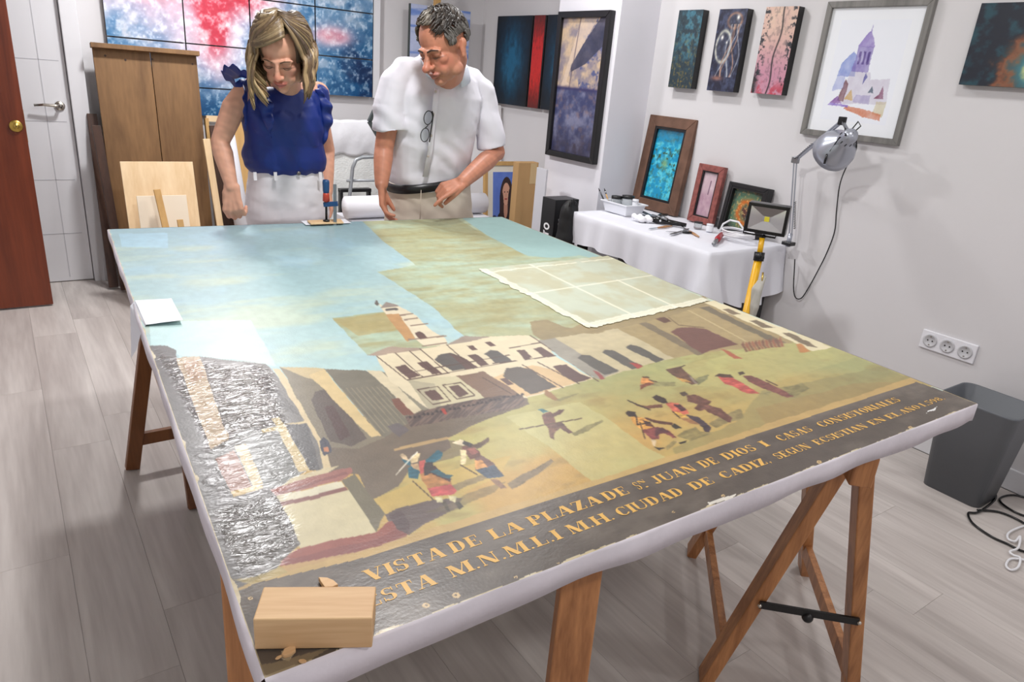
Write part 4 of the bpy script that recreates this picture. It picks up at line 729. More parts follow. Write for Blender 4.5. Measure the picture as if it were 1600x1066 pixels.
trestle((tA.x-d_.x*.012+pr_.x*.03, tA.y-d_.y*.012+pr_.y*.03), (tB.x+d_.x*.012+pr_.x*.03, tB.y+d_.y*.012+pr_.y*.03), tA*.96, tA*.96+Vector((.25, .25, 0)), tB*.88, tB*.88+Vector((.25, .25, 0)), ZB, 'pine trestle with knotty legs under the left front corner', m_tw, br=False, wf=.062, ov=.012)
# ------------------------------------------------------------------ things on the canvas
m_block = wood('offcut_wood', (204, 158, 112), (236, 200, 152), axis=0, scale=26, rough=.55)
m_blockd = m_block
q = [at(a, b_, 2, TZ+.042) for a, b_ in ((395, 969), (582, 967), (588, 917), (412, 917))]
Ux = (q[1]-q[0]); wd = Ux.length; Ux.normalize(); Vy = Vector((-Ux.y, Ux.x, 0)); hd = ((q[3]-q[0]).dot(Vy)+(q[2]-q[1]).dot(Vy))/2
M = basis(Ux, Vy, Vector((0, 0, 1)), q[0]-Vector((0, 0, .0405)))
ob = MB().box((wd/2, hd/2, .0205), (wd, hd, .041)).build('wood_block', m_block, None, bevel=.0015); ob.matrix_world = M @ Matrix.Translation((wd/2, hd/2, 0))
tag(ob, 'rectangular light wood block lying on the front left corner of the painting', 'wood block')
def chip(px, py, r, label, nm='wood_chip', m=m_block, z=TZ, grp=None):
    p = at(px, py, 2, z); mb = B(); n = 7; vs = []
    top = [(math.cos(i*6.283/n)*r*(.7+.5*random.random()), math.sin(i*6.283/n)*r*.6*(.7+.5*random.random())) for i in range(n)]
    M_ = Matrix.Translation(p+Vector((0, 0, .0012))) @ Matrix.Rotation(random.random()*3, 4, 'Z'); mb.prism(top, M_, r*.45)
    return tag(mb.build(nm, m, None, bevel=.0006), label, 'wood chip', grp)
chip(513, 917, .014, 'reddish wood splinter chunk just behind the wood block')
chip(452, 1022, .009, 'small pale wood chip in front of the wood block')
chip(472, 1036, .0045, 'tiny pale wood crumb right of the small pale chip', 'wood_crumb'); chip(436, 1030, .004, 'tiny pale wood crumb left of the small pale chip', 'wood_crumb')
# paper draped over the left edge
m_pap = mat('white_paper', (236, 238, 246), .7, var=.015, bump=.12, bs=20, distance=.002)
def sheet(name, pts, m, label, cat, bend=None, th=.0006, n=14, amp=.004):
    """pts: 4 world corners; bilinear sheet with slight curl"""
    vs = []
    for k_ in (0, 1):
        for j in range(n+1):
            for i in range(n+1):
                u_ = i/n; v_ = j/n; p = (pts[0]*(1-u_)+pts[1]*u_)*(1-v_)+(pts[3]*(1-u_)+pts[2]*u_)*v_
                vs.append(p+Vector((0, 0, amp*(vnoise(u_*3, v_*3, 5)-.2)*min(1, 4*min(u_, 1-u_, v_, 1-v_)+.35)+k_*th)))
    N = (n+1)**2; fs = []
    for j in range(n):
        for i in range(n): a = j*(n+1)+i; fs.append((a, a+n+1, a+n+2, a+1)); fs.append((N+a, N+a+1, N+a+n+2, N+a+n+1))
    rim_ = [i for i in range(n+1)]+[(n+1)*j+n for j in range(1, n+1)]+[(n+1)*n+i for i in range(n-1, -1, -1)]+[(n+1)*j for j in range(n-1, 0, -1)]
    for a, b_ in zip(rim_, rim_[1:]+rim_[:1]): fs.append((a, b_, b_+N, a+N))
    mb = B().add(vs, fs); return mb
z_ = TZ+.004
E0 = at(228, 508, 2, z_); E1 = at(286, 501, 2, z_+.006); E2 = at(268, 467, 2, z_); E3 = at(211, 470, 2, z_)
mb = sheet('', [E0, E1, E2, E3], None, '', '')
ul, vl = inv(220, 490); eL0 = E0; eL3 = E3; out = Vector((-1, 0.05, 0))
f0 = eL0+out*.012+Vector((0, 0, -.02)); f3 = eL3+out*.012+Vector((0, 0, -.012)); f1 = f0+out*.015+Vector((0, .035, -.035)); g0 = eL3+out*.014+Vector((0, -.03, -.085)); 
vs = [eL0, eL3, f3, f0, f3+Vector((-.004, 0, -.05)), f0+Vector((-.01, .03, -.05)), f0+Vector((-.02, .05, -.075))]
n0 = len(mb.v); mb.v += [tuple(p) for p in vs]; mb.f += [(n0, n0+1, n0+2, n0+3), (n0+3, n0+2, n0+4, n0+5), (n0+5, n0+4, n0+6)]
tag(mb.build('paper_sheet', m_pap, None), 'white paper sheet folded over the left edge of the painting', 'paper')
# paper, plywood scrap and clamp at the far edge
z_ = TZ+.003
tag(sheet('', [at(a, b_, 2, z_) for a, b_ in ((478, 352), (549, 349), (539, 342.5), (470, 345.5))], None, '', '').build('paper_sheet', m_pap), 'white paper sheet under the clamp at the far edge of painting', 'paper')
m_ply = wood('birch_ply', (214, 176, 128), (240, 208, 164), axis=0, scale=16, rough=.6)
a_ = [at(x_, y_, 2, TZ+.009) for x_, y_ in ((486, 350.5), (537, 348.5), (532, 343), (480, 345.5))]
mb = B(); mb.add([p+Vector((0, 0, dz_)) for dz_ in (-.0025, .003) for p in a_], [(3, 2, 1, 0), (4, 5, 6, 7), (0, 1, 5, 4), (1, 2, 6, 5), (2, 3, 7, 6), (3, 0, 4, 7)]); tag(mb.build('plywood_scrap', m_ply, None, bevel=.001), 'thin light plywood scrap pressed by the blue clamp', 'wood scrap')
cp = at(510, 345.5, 2, TZ+.014); s__ = 1/ppm(cp)
cl = thing('bar_clamp', cp, 'small blue and red screw clamp gripping the far edge of painting', 'clamp')
m_blue = mat('clamp_blue', (28, 72, 120), .35, var=.03); m_red = mat('clamp_red', (186, 66, 48), .4, var=.03); m_steel = mat('zinc_steel', (150, 152, 156), .35, .9, var=.05)
Zv = Vector((0, 0, 1)); rt = CR.copy(); rt.z = 0; rt.normalize()
B().lathe([(.0, 0), (.013, 0), (.013, .004), (.006, .007), (0, .008)], Matrix.Translation(cp), 14).build('swivel_pad', m_black, cl, True)
B().tube([cp+Zv*.006, cp+Zv*.075], .0045, 10).build('spindle', m_dark, cl, True)
hx = cp+rt*.004
B().tube([cp+Zv*.075, cp+Zv*.079, cp+Zv*.10, cp+Zv*.112], [.008, .0135, .0125, .011], 12).build('handle_grip', m_red, cl, True)
B().tube([cp+Zv*.108, cp+Zv*.118, cp+Zv*.15, cp+Zv*.158, cp+Zv*.160], [.011, .0125, .0135, .012, .008], 12).build('handle_sleeve', m_blue, cl, True)
B().beam(cp+Zv*.064-rt*.010, cp+Zv*.072+rt*.045, .018, .014).build('sliding_arm', m_blue, cl, bevel=.002)
bs_ = cp+rt*.034; B().beam(bs_+Zv*(-.02), bs_+Zv*.145, .012, .006, rt).build('steel_bar', m_steel, cl)
# ------------------------------------------------------------------ people
def remesh(mb, vox, it=3, fac=.5):
    me = mb.mesh('t'); o = bpy.data.objects.new('t', me); C.objects.link(o)
    r = o.modifiers.new('r', 'REMESH'); r.mode = 'VOXEL'; r.voxel_size = vox; r.adaptivity = 0
    s = o.modifiers.new('s', 'SMOOTH'); s.iterations = it; s.factor = fac
    dg_ = bpy.context.evaluated_depsgraph_get(); dg_.update(); ne = bpy.data.meshes.new_from_object(o.evaluated_get(dg_)); bpy.data.objects.remove(o); bpy.data.meshes.remove(me)
    return ne
def arr(me, what='co'):
    a = np.empty(len(me.vertices)*3); me.vertices.foreach_get(what, a); return a.reshape(-1, 3)
def finish(name, me, m, parent, colfn=None, disp=None):
    co = arr(me)
    if disp is not None:
        nr_ = arr(me, 'normal'); co = co+nr_*disp(co)[:, None]
    if colfn is not None:
        c_ = np.clip(colfn(co), 0, 255); ca_ = me.color_attributes.new('paint', 'FLOAT_COLOR', 'POINT'); ca_.data.foreach_set('color', np.concatenate([s2l(c_), np.ones((len(co), 1))], 1).ravel().astype(np.float32))
    c0 = np.array(absloc(parent)); me.vertices.foreach_set('co', (co-c0).ravel()); me.update()
    me.polygons.foreach_set('use_smooth', [True]*len(me.polygons)); me.name = name; return link(name, me, m, parent)
def limb(mb, pts, rs, n=12):
    mb.tube(pts, rs, n)
    for p, r in zip(pts, rs): mb.ball(p, r*.99, None, 12, 8)
    return mb
def ringloft(mb, rings, n=28, pw=2.3):
    """rings: (centre, halfwidth, halfdepth, tilt) super-elliptic sections, closed"""
    base = len(mb.v)
    for c_, a, b_, tl in rings:
        for k_ in range(n):
            t = 2*math.pi*k_/n; cx, sx = math.cos(t), math.sin(t); e = 2/pw
            x = a*math.copysign(abs(cx)**e, cx); y = b_*math.copysign(abs(sx)**e, sx); mb.v.append((c_.x+x, c_.y+y, c_.z-tl*cx))
    for i in range(len(rings)-1):
        for k_ in range(n): a = base+i*n+k_; b_ = base+i*n+(k_+1) % n; mb.f.append((a, b_, b_+n, a+n))
    mb.f.append(tuple(base+k_ for k_ in range(n))[::-1]); mb.f.append(tuple(base+(len(rings)-1)*n+k_ for k_ in range(n))); return mb
def pring(px, py, hw, d, Yp, tl=0): p = at(px, py, 1, Yp); return (p, hw/ppm(p), d, tl)
def hand(mb, W, dr, pn, s, curls, thumb=(.5, .6), side=1, spread=.0):
    dr = Vector(dr).normalized(); pn = Vector(pn); pn = (pn-dr*pn.dot(dr)).normalized(); sd = dr.cross(pn)*side
    kn = []; ln = (.92, 1.0, .95, .76)
    for i in range(4):
        k_ = W+dr*(.088-.004*abs(i-1))*s+sd*((1.5-i)*.0205)*s-pn*.002; kn.append(k_)
        limb(mb, [W+sd*((1.5-i)*.011)*s, (W+k_)/2+sd*((1.5-i)*.003)*s, k_], [.015*s, .014*s, .0115*s], 8)
    for i, cu in enumerate(curls):
        p = kn[i]; d = (dr+sd*(1.5-i)*spread).normalized(); pts = [p]; an = 0
        for seg, (L_, f_) in enumerate(((.044, .55), (.027, .75), (.022, .5))):
            an += cu*f_; q_ = d*math.cos(an)+pn*math.sin(an); p = p+q_*(L_*ln[i]*s); pts.append(p)
        limb(mb, pts, [.0108*s, .0098*s, .0088*s, .0074*s], 8)
    t0 = W+dr*.022*s+sd*.022*s; a, b_ = thumb; td = (dr*math.cos(a)+sd*math.sin(a)+pn*.35).normalized(); t1 = t0+td*.042*s; t2d = (td*math.cos(b_)+(dr*.5+pn*.6-sd*.4).normalized()*math.sin(b_)).normalized(); t2 = t1+t2d*.032*s; t3 = t2+t2d*.022*s
    limb(mb, [W+sd*.008*s, t0, t1, t2, t3], [.016*s, .016*s, .0125*s, .0105*s, .0085*s], 8)
def headshape(mb, H, s, male):
    def T(*p): return H @ Vector((p[0]*s, p[1]*s, p[2]*s))
    Hs = H @ Matrix.Scale(s, 4)
    mb.ball((0, .012, .036), (.074, .094, .086), Hs, 22, 16); mb.ball((0, -.022, -.03), (.060, .066, .078), Hs, 20, 14); mb.ball((0, -.06, -.092), (.024 if male else .020, .024, .019), Hs)
    for x in (-1, 1):
        mb.ball((x*.046, -.012, -.07), (.020 if male else .014, .03, .024), Hs); mb.ball((x*.036, -.056 if male else -.059, -.016), (.022, .021, .020), Hs); mb.ball((x*.030, -.062, -.052), (.02, .018, .024), Hs)
        mb.ball((x*.0305, -.0745, .0035), (.0150, .0125, .0098), Hs); limb(mb, [T(x*.010, -.086, .017), T(x*.030, -.084, .021), T(x*.047, -.070, .015)], [(.0085 if male else .0058)*s, (.0085 if male else .0062)*s, .006*s], 8)
        mb.ball((x*.0125, -.098, -.0335), (.0088, .010, .0075), Hs)
        mb.ball((x*.076, .014, -.008), (.007, .015, .026), Hs @ Matrix.Rotation(-.15, 4, 'X')); mb.ball((x*.0795, .020, .008), (.010, .012, .018), Hs); mb.ball((x*.076, .006, -.030), (.007, .008, .009), Hs)
    nb = 1.15 if male else .92
    limb(mb, [T(0, -.082, .016), T(0, -.094, -.004), T(0, -.107*(1.0 if male else .99), -.024), T(0, -.110*nb**.3, -.031)], [.0082*s*nb, .0090*s*nb, .0112*s*nb, .0126*s*nb], 10)
    limb(mb, [T(-.021, -.083, -.0625), T(-.008, -.094, -.0575), T(0, -.0945, -.059), T(.008, -.094, -.0575), T(.021, -.083, -.0625)], [.0035*s, .0052*s, .005*s, .0052*s, .0035*s], 8)
    limb(mb, [T(-.018, -.083, -.067), T(0, -.0925, -.0715), T(.018, -.083, -.067)], [.004*s, .0064*s, .004*s], 8)
    mb.ball((0, -.05, -.052), (.03, .036, .03), Hs)
def headpaint(co, H, s, base, lip, col, male):
    Hi = np.array(H.inverted()); l = (co @ Hi[:3, :3].T+Hi[:3, 3])/s; x, y, z = l.T
    near = (np.abs(x) < .1)*(y < .12)*(z > -.125)*(z < .15)
    n = vnoise(co[:, 0]*60+co[:, 2]*40, co[:, 2]*60+co[:, 1]*30, 3); c_ = np.ones((len(co), 3))*np.array(base, float)*(.95+.1*n[:, None])
    def ap(w_, cc): nonlocal c_; c_ = mix(c_, np.array(cc, float), w_*near)
    for sx in (-1, 1):
        ap(np.exp(-(((x-sx*.042)/.018)**2+((z+.028)/.016)**2))*(y < -.03)*.45, (206, 112, 96) if male else (214, 120, 104))
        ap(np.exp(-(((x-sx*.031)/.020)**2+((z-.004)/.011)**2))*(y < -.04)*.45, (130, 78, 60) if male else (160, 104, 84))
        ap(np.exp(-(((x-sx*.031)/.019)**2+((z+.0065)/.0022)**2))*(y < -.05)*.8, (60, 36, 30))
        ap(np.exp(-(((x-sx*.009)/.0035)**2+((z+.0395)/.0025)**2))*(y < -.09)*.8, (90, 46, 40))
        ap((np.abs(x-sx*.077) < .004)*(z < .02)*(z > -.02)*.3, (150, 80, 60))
    ap(np.exp(-((x/.013)**2+((z+.03)/.014)**2))*(y < -.09)*.45, (208, 110, 92))
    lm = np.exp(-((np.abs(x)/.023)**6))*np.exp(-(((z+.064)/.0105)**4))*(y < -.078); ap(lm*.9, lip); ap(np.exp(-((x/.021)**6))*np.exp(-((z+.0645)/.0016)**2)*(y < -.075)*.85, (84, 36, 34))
    if male: ap(sstep(-.045, -.065, z)*(y < .0)*.16, (130, 110, 100))
    return c_
def strands(paths, cols, r0, r1, n=5):
    v_ = []; f_ = []; c_ = []
    for P_, cc, sc in zip(paths, cols, [1]*len(paths)):
        mb = B(); k_ = len(P_); rs = [r0*(.75+.5*math.sin(math.pi*min(1, .15+i/(k_-1)*.85))*(1-.35*(i/(k_-1)))) if i < k_-1 else r1 for i in range(k_)]; mb.tube(P_, rs, n, True, .55)
        b0 = len(v_); v_ += mb.v; f_ += [tuple(i+b0 for i in q_) for q_ in mb.f]
        for i in range(len(mb.v)): t = (i//n)/(k_-1); c_.append([a*(.82+.3*t) for a in cc])
    me_ = bpy.data.meshes.new('hair'); me_.from_pydata(v_, [], f_); me_.update(); return me_, np.array(c_)
def headmat(Cc, yaw, pitch, roll):
    toc = (CAM-Cc).normalized(); rgt = CR-toc*CR.dot(toc); rgt.normalize(); up = rgt.cross(-toc) if rgt.cross(-toc).z > 0 else toc.cross(rgt)
    Fv = toc*math.cos(yaw)-rgt*math.sin(yaw); R2 = (rgt*math.cos(yaw)+toc*math.sin(yaw)); F2 = Fv*math.cos(pitch)-up*math.sin(pitch); U2 = up*math.cos(pitch)+Fv*math.sin(pitch)
    U3 = U2*math.cos(roll)+R2*math.sin(roll); R3 = R2*math.cos(roll)-U2*math.sin(roll)
    return basis(R3, -F2, U3, Cc)
def skinmat(name, rough): return mat(name, None, rough, var=.02, vs_=60, attr='paint', bump=.06, bs=300, distance=.0004, sub=.12)
# ================= the woman
wo = thing('person', at(446, 300, 1, 2.86)*1, 'woman with blond-brown hair, blue ruffled sleeveless blouse and white jeans, leaning over the painting', 'person', 'two people looking at the painting')
wo.location.z = 0
HW = at(442, 84, 1, 2.60); MW = headmat(HW, .30, .50, .10); hs = 1.0
sk = B(); headshape(sk, MW, hs, False)
nb_ = at(446, 140, 1, 2.80); limb(sk, [MW @ Vector((0, .03, -.05)), (MW @ Vector((0, .035, -.09))).lerp(nb_, .5), nb_], [.054, .05, .058], 16)
limb(sk, [at(392, 142, 1, 2.80), nb_-Vector((0, 0, .03)), at(497, 146, 1, 2.82)], [.045, .06, .045], 12)
a0, a1, a2 = at(374, 146, 1, 2.80), at(344, 222, 1, 2.80), at(362, 292, 1, 2.72)
limb(sk, [a0+Vector((.02, 0, .0)), a0.lerp(a1, .3), a0.lerp(a1, .75), a1, a1.lerp(a2, .25), a1.lerp(a2, .6), a2], [.044, .043, .037, .034, .036, .030, .023], 14)
hand(sk, a2, (-.02, -.15, -1), (.55, .75, -.1), .98, (1.5, 1.55, 1.6, 1.6), (.3, .7), -1)
b0_, b1_, b2_ = at(494, 162, 1, 2.86), at(510, 235, 1, 2.98), at(511, 300, 1, 2.92)
limb(sk, [b0_, b0_.lerp(b1_, .5), b1_, b1_.lerp(b2_, .5), b2_], [.036, .038, .036, .032, .025], 12); hand(sk, b2_, (0, -.15, -1), (-.9, -.1, 0), .9, (.5, .55, .6, .65), (.4, .4), 1)
m_sw = skinmat('woman_skin', .5)
finish('body', remesh(sk, .0034, 8, .5), m_sw, wo, lambda co: headpaint(co, MW, hs, (214, 160, 134), (196, 104, 98), None, False))
# brows and lashes
m_brow = mat('brow_hair', (92, 68, 50), .8, var=.05)
for x in (-1, 1):
    T = lambda *p: MW @ (Vector(p)*hs)
    B().tube([T(x*.013, -.0945, .0185), T(x*.028, -.0925, .0245), T(x*.046, -.0795, .0195)], [.0020, .0022, .0010], 6, True).build('eyebrow', m_brow, wo, True)
    B().tube([T(x*.017, -.0835, -.0035), T(x*.023, -.0868, -.0068), T(x*.031, -.0878, -.0082), T(x*.039, -.0850, -.0068), T(x*.0455, -.0795, -.003)], [.0006, .0013, .0015, .0014, .0008], 6, True).build('eyelashes', m_brow, wo, True)
# hair
rnd = random.Random(4); paths = []; cols = []; pal = [(98, 78, 56), (120, 98, 70), (148, 124, 90), (178, 154, 116), (112, 90, 68), (84, 66, 50)]
dn = Vector((0, 0, -1))
def ell(a, th, k_=1.0, off=(0, 0)): return Vector(((.084*k_)*math.sin(th)*math.sin(a), .012-(.104*k_)*math.sin(th)*math.cos(a), .034+.102*k_*math.cos(th)))
for i in range(330):
    a = rnd.uniform(-180, 180)
    if -48 < a < 92: continue
    ar_ = math.radians(a); k_ = rnd.uniform(1.0, 1.16); P_ = []; T0 = .03*(1 if a > 0 else 1)
    th1 = math.radians(rnd.uniform(88, 100)); pa = math.radians(35)
    for j in range(8):
        t = j/7; aa = ar_*min(1, t*1.6)+(1-min(1, t*1.6))*pa*(1 if a > 0 else .2); P_.append(MW @ (ell(aa, .12+(th1-.12)*t, k_*(.98+.04*t))))
    out_ = P_[-1]-HW; out_.z = 0; out_.normalize(); L_ = rnd.uniform(.105, .17)*(1.0 if a < 0 else .82); ph = rnd.uniform(0, 1.5); p0 = P_[-1]; tg = Vector((-out_.y, out_.x, 0))
    for j in range(1, 9):
        t = j/8; P_.append(p0+dn*(L_*t)+out_*(.022*math.sin(t*3.0+.2)-.03*t*t)+tg*(.010*math.sin(t*7+ph)))
    paths.append(P_); cols.append(rnd.choice(pal) if a > 0 else rnd.choice(pal[1:5]))
for i in range(70):     # fringe swept from the parting across to the left temple
    q_ = rnd.random(); P_ = []; s0 = math.radians(34-6*q_); s1 = math.radians(-62-16*rnd.random()); k_ = 1.05+.08*rnd.random()
    for j in range(10): t = j/9; th = math.radians(16+36*q_+(60-24*q_)*t**1.1); P_.append(MW @ ell(s0+(s1-s0)*t**.85, th, k_))
    p0 = P_[-1]; L_ = rnd.uniform(.13, .215); out_ = p0-HW; out_.z = 0; out_.normalize(); tg = Vector((-out_.y, out_.x, 0)); ph = rnd.uniform(0, .8)
    for j in range(1, 10): t = j/9; P_.append(p0+dn*(L_*t)+out_*(.016*math.sin(t*2.6)+.0)+tg*(.010*math.sin(t*6+ph)))
    paths.append(P_); cols.append(rnd.choice(pal[1:4]))
for i in range(90):     # right side: combed back over the ear, then falling to the shoulder
    P_ = []; a1_ = math.radians(rnd.uniform(58, 125)); k_ = rnd.uniform(1.02, 1.14)
    for j in range(9): t = j/8; P_.append(MW @ ell(math.radians(36)+(a1_-math.radians(36))*t**.8, math.radians(16+78*t), k_))
    p0 = P_[-1]; L_ = rnd.uniform(.11, .165); out_ = CR*.9-CF*.3; out_.z = 0; ph = rnd.uniform(0, 1)
    for j in range(1, 9): t = j/8; P_.append(p0+dn*(L_*t)+out_*(.018*math.sin(t*2.8))-CF*.02*t+CR*(.006*math.sin(t*8+ph)))
    paths.append(P_); cols.append(rnd.choice(pal))
hm, hc_ = strands(paths, cols, .0095, .0016)
m_hair = mat('hair_strands', None, .42, var=.16, vs_=120, attr='paint', stretch=(1, 1, .12), bump=.4, bs=200, distance=.001)
finish('hair', hm, m_hair, wo, lambda co: hc_)
cap = B(); cap.ball((0, .016, .038), (.082, .099, .094), MW, 26, 18); cm_ = cap.mesh('c'); bm = bmesh.new(); bm.from_mesh(cm_); Hi = MW.inverted()
bmesh.ops.delete(bm, geom=[v for v in bm.verts if (Hi @ v.co).y < -.052 and (Hi @ v.co).z < .098 or (Hi @ v.co).z < -.04], context='VERTS'); bm.to_mesh(cm_); bm.free()
m_scalp = mat('hair_underlayer', (86, 66, 48), .7, var=.15, vs_=60); o = finish('hair_underlayer', cm_, m_scalp, wo); sm = o.modifiers.new('s', 'SOLIDIFY'); sm.thickness = .004
# blouse
m_blu = mat('royal_blue_blouse', (6, 38, 118), .5, var=.1, vs_=10, sheen=0, bump=.1, bs=400, distance=.0004)
bl = B(); ringloft(bl, [pring(446, 137, 34, .062, 2.79), pring(443, 144, 55, .080, 2.80), pring(442, 158, 62, .095, 2.80), pring(443, 180, 63, .112, 2.80), pring(444, 200, 62, .118, 2.81), pring(445, 225, 60, .112, 2.83), pring(446, 246, 64, .118, 2.84), pring(447, 260, 61, .116, 2.85), pring(447, 269, 52, .10, 2.855)])
for x_ in (-1, 1): bl.ball(at(443+x_*28, 190, 1, 2.755), .060)
for a, b_ in (((381, 140), (384, 165)), ((498, 146), (500, 168))): limb(bl, [at(a[0], a[1], 1, 2.80), at(b_[0], b_[1], 1, 2.81)], [.036, .042], 10)
def wrk(co): x, y, z = co.T; return .004*(fbm(x*16+z*5, z*7, 4, 3)-.5)*2+.004*np.sin(x*70+fbm(x*8, z*8, 2, 2)*9)*sstep(1.02, .96, z)+.0035*np.sin((x*1.5+z)*55+y*20)*(fbm(x*9, z*9, 6, 2) > .5)
finish('blouse', remesh(bl, .006, 3, .5), m_blu, wo, None, wrk)
def ruffle(path, outv, wd, waves, amp, name='ruffle', nrm=Vector((0, -1, 0)), N=60):
    mb = B(); P_ = [Vector(p) for p in path]; vs_ = []
    for i in range(N+1):
        t = i/N*(len(P_)-1); k_ = min(int(t), len(P_)-2); p = P_[k_].lerp(P_[k_+1], t-k_); o_ = outv[k_].lerp(outv[k_+1], t-k_).normalized(); wv = math.sin(i/N*waves*2*math.pi); e_ = math.sin(math.pi*min(1, .12+i/N*.9))
        for j in range(5):
            s_ = j/4; vs_.append(p+o_*(wd*s_*e_)+nrm*(amp*wv*s_+.012*s_*(1-s_)))
    fs = [(i*5+j, i*5+5+j, i*5+6+j, i*5+1+j) for i in range(N) for j in range(4)]
    ob_ = mb.add(vs_, fs).build(name, m_blu, wo, True); sm_ = ob_.modifiers.new('s', 'SOLIDIFY'); sm_.thickness = .0025
V3 = lambda *a: Vector(a)
ruffle([at(393, 124, 1, 2.74), at(378, 120, 1, 2.78), at(366, 123, 1, 2.86), at(372, 140, 1, 2.93)], [V3(-.5, -.3, .8), V3(-.8, -.1, .7), V3(-1, .1, .4), V3(-1, .4, .1)], .06, 5, .014, nrm=V3(-.2, -.6, .5))
ruffle([at(390, 122, 1, 2.72), at(386, 145, 1, 2.69), at(386, 170, 1, 2.68), at(384, 205, 1, 2.70)], [V3(-.6, -.5, .3), V3(-.5, -.8, 0), V3(-.5, -.8, 0), V3(-.8, -.5, 0)], .045, 4, .012)
ruffle([at(398, 138, 1, 2.69), at(402, 160, 1, 2.665), at(410, 185, 1, 2.665), at(424, 215, 1, 2.69)], [V3(.8, -.5, .1), V3(.8, -.5, .2), V3(.8, -.5, .2), V3(.6, -.6, .2)], .05, 3, .015)
ruffle([at(492, 140, 1, 2.76), at(500, 165, 1, 2.74), at(502, 200, 1, 2.75), at(500, 238, 1, 2.78)], [V3(.8, -.4, .2), V3(.9, -.3, 0), V3(.9, -.2, 0), V3(.9, -.2, -.1)], .045, 4, .012)
B().tube([at(446+32*math.cos(t_), 137+7*math.sin(t_), 1, 2.79-.062*math.sin(t_)*1) for t_ in [math.pi*2*i/20 for i in range(21)]], .003, 6).build('neckline_binding', m_blu, wo, True)
# jeans
m_wj = mat('white_denim', (226, 223, 228), .75, var=.03, vs_=12, bump=.25, bs=500, distance=.0004)
hp_ = pring(449, 300, 62, .118, 2.88); fx = hp_[0].x; tr = B()
ringloft(tr, [pring(447, 258, 55, .105, 2.86), pring(448, 270, 57, .11, 2.86), pring(449, 300, 61, .122, 2.87), pring(450, 335, 64, .125, 2.88), (Vector((fx+.005, 2.89, .76)), .165, .12, 0)])
for s_ in (-1, 1):
    limb(tr, [Vector((fx+s_*.075, 2.89, .78)), Vector((fx+s_*.085, 2.90, .48)), Vector((fx+s_*.09, 2.93, .10))], [.086, .064, .05], 16)
def wj(co): x, y, z = co.T; return .005*(fbm(x*12, z*26, 3, 3)-.5)*2
finish('jeans', remesh(tr, .008, 3), m_wj, wo, None, wj)
m_stud = mat('jeans_button', (120, 116, 112), .35, .8, var=0)
bp = at(467, 271, 1, 2.74); B().lathe([(0, .003), (.007, .002), (.008, 0)], Matrix.Translation(bp) @ RX, 14, False).build('jeans_button', m_stud, wo, True)
for px_ in (430, 500, 398): B().beam(at(px_, 269, 1, 2.745), at(px_+1, 282, 1, 2.742), .012, .004, (1, 0, 0)).build('belt_loop', m_wj, wo)
m_shoe = mat('tan_leather', (150, 116, 84), .5)
for s_ in (-1, 1): B().ball((fx+s_*.09, 2.87, .045), (.042, .12, .045)).box((fx+s_*.09, 2.88, .008), (.08, .24, .016)).build('shoe', m_shoe, wo, True)
# ================= the man
ma = thing('person', at(672, 300, 1, 2.86)*1, 'grey-haired man in white short-sleeved shirt and beige trousers, pointing down at the painting', 'person', 'two people looking at the painting')
ma.location.z = 0
HM = at(693, 74, 1, 2.56); MM = headmat(HM, .72, .36, -.02); hm_ = 1.10
sk = B(); headshape(sk, MM, hm_, True)
nb2 = at(690, 118, 1, 2.76); limb(sk, [MM @ Vector((0, .03, -.05)), (MM @ Vector((0, .04, -.10))).lerp(nb2, .5), nb2], [.062, .062, .07], 16); limb(sk, [at(655, 135, 1, 2.8), nb2-Vector((0, 0, .05)), at(722, 138, 1, 2.8)], [.04, .06, .04])
c0, c1, c2 = at(613, 150, 1, 2.78), at(600, 232, 1, 2.80), at(596, 288, 1, 2.74)
limb(sk, [c0, c0.lerp(c1, .6), c1, c1.lerp(c2, .3), c1.lerp(c2, .7), c2], [.038, .043, .040, .041, .035, .028], 14)
hand(sk, c2, (.06, -.12, -1), (.8, -.5, 0), 1.02, (.45, .55, .65, .75), (.25, .3), -1)
e0_, e1_, e2_ = at(755, 160, 1, 2.80), at(775, 238, 1, 2.78), at(722, 285, 1, 2.60)
limb(sk, [e0_, e0_.lerp(e1_, .6), e1_, e1_.lerp(e2_, .3), e1_.lerp(e2_, .7), e2_], [.038, .044, .043, .044, .037, .030], 14)
hand(sk, e2_, (-.93, -.12, -.30), (-.25, .35, -1), 1.05, (.28, 1.25, 1.35, 1.4), (.2, .5), 1)
finish('body', remesh(sk, .0036, 8, .5), skinmat('man_skin', .48), ma, lambda co: headpaint(co, MM, hm_, (190, 128, 102), (164, 92, 82), None, True))
m_brow2 = mat('dark_brow', (62, 48, 42), .8, var=.05)
for x in (-1, 1):
    T = lambda *p: MM @ (Vector(p)*hm_)
    B().tube([T(x*.011, -.0955, .018), T(x*.028, -.094, .0245), T(x*.048, -.079, .018)], [.0032, .0036, .0014], 6, True).build('eyebrow', m_brow2, ma, True)
    B().tube([T(x*.018, -.0835, -.0035), T(x*.025, -.0872, -.0068), T(x*.033, -.0872, -.0076), T(x*.041, -.083, -.0055)], [.0006, .0013, .0014, .0006], 6, True).build('eyelashes', m_brow2, ma, True)
paths = []; cols = []
Hs_ = lambda v: MM @ (v*hm_)
def hcol(a, th, r_):
    g_ = (120, 116, 112) if r_ < .5 else (92, 88, 84)
    if th > 66 and abs(a) < 150: return g_
    if abs(a) < 35 or (a < 0 and th > 30 and a > -80): return (128, 120, 108) if r_ < .55 else (80, 70, 60)
    return (44, 37, 33) if r_ < .75 else (66, 58, 52)
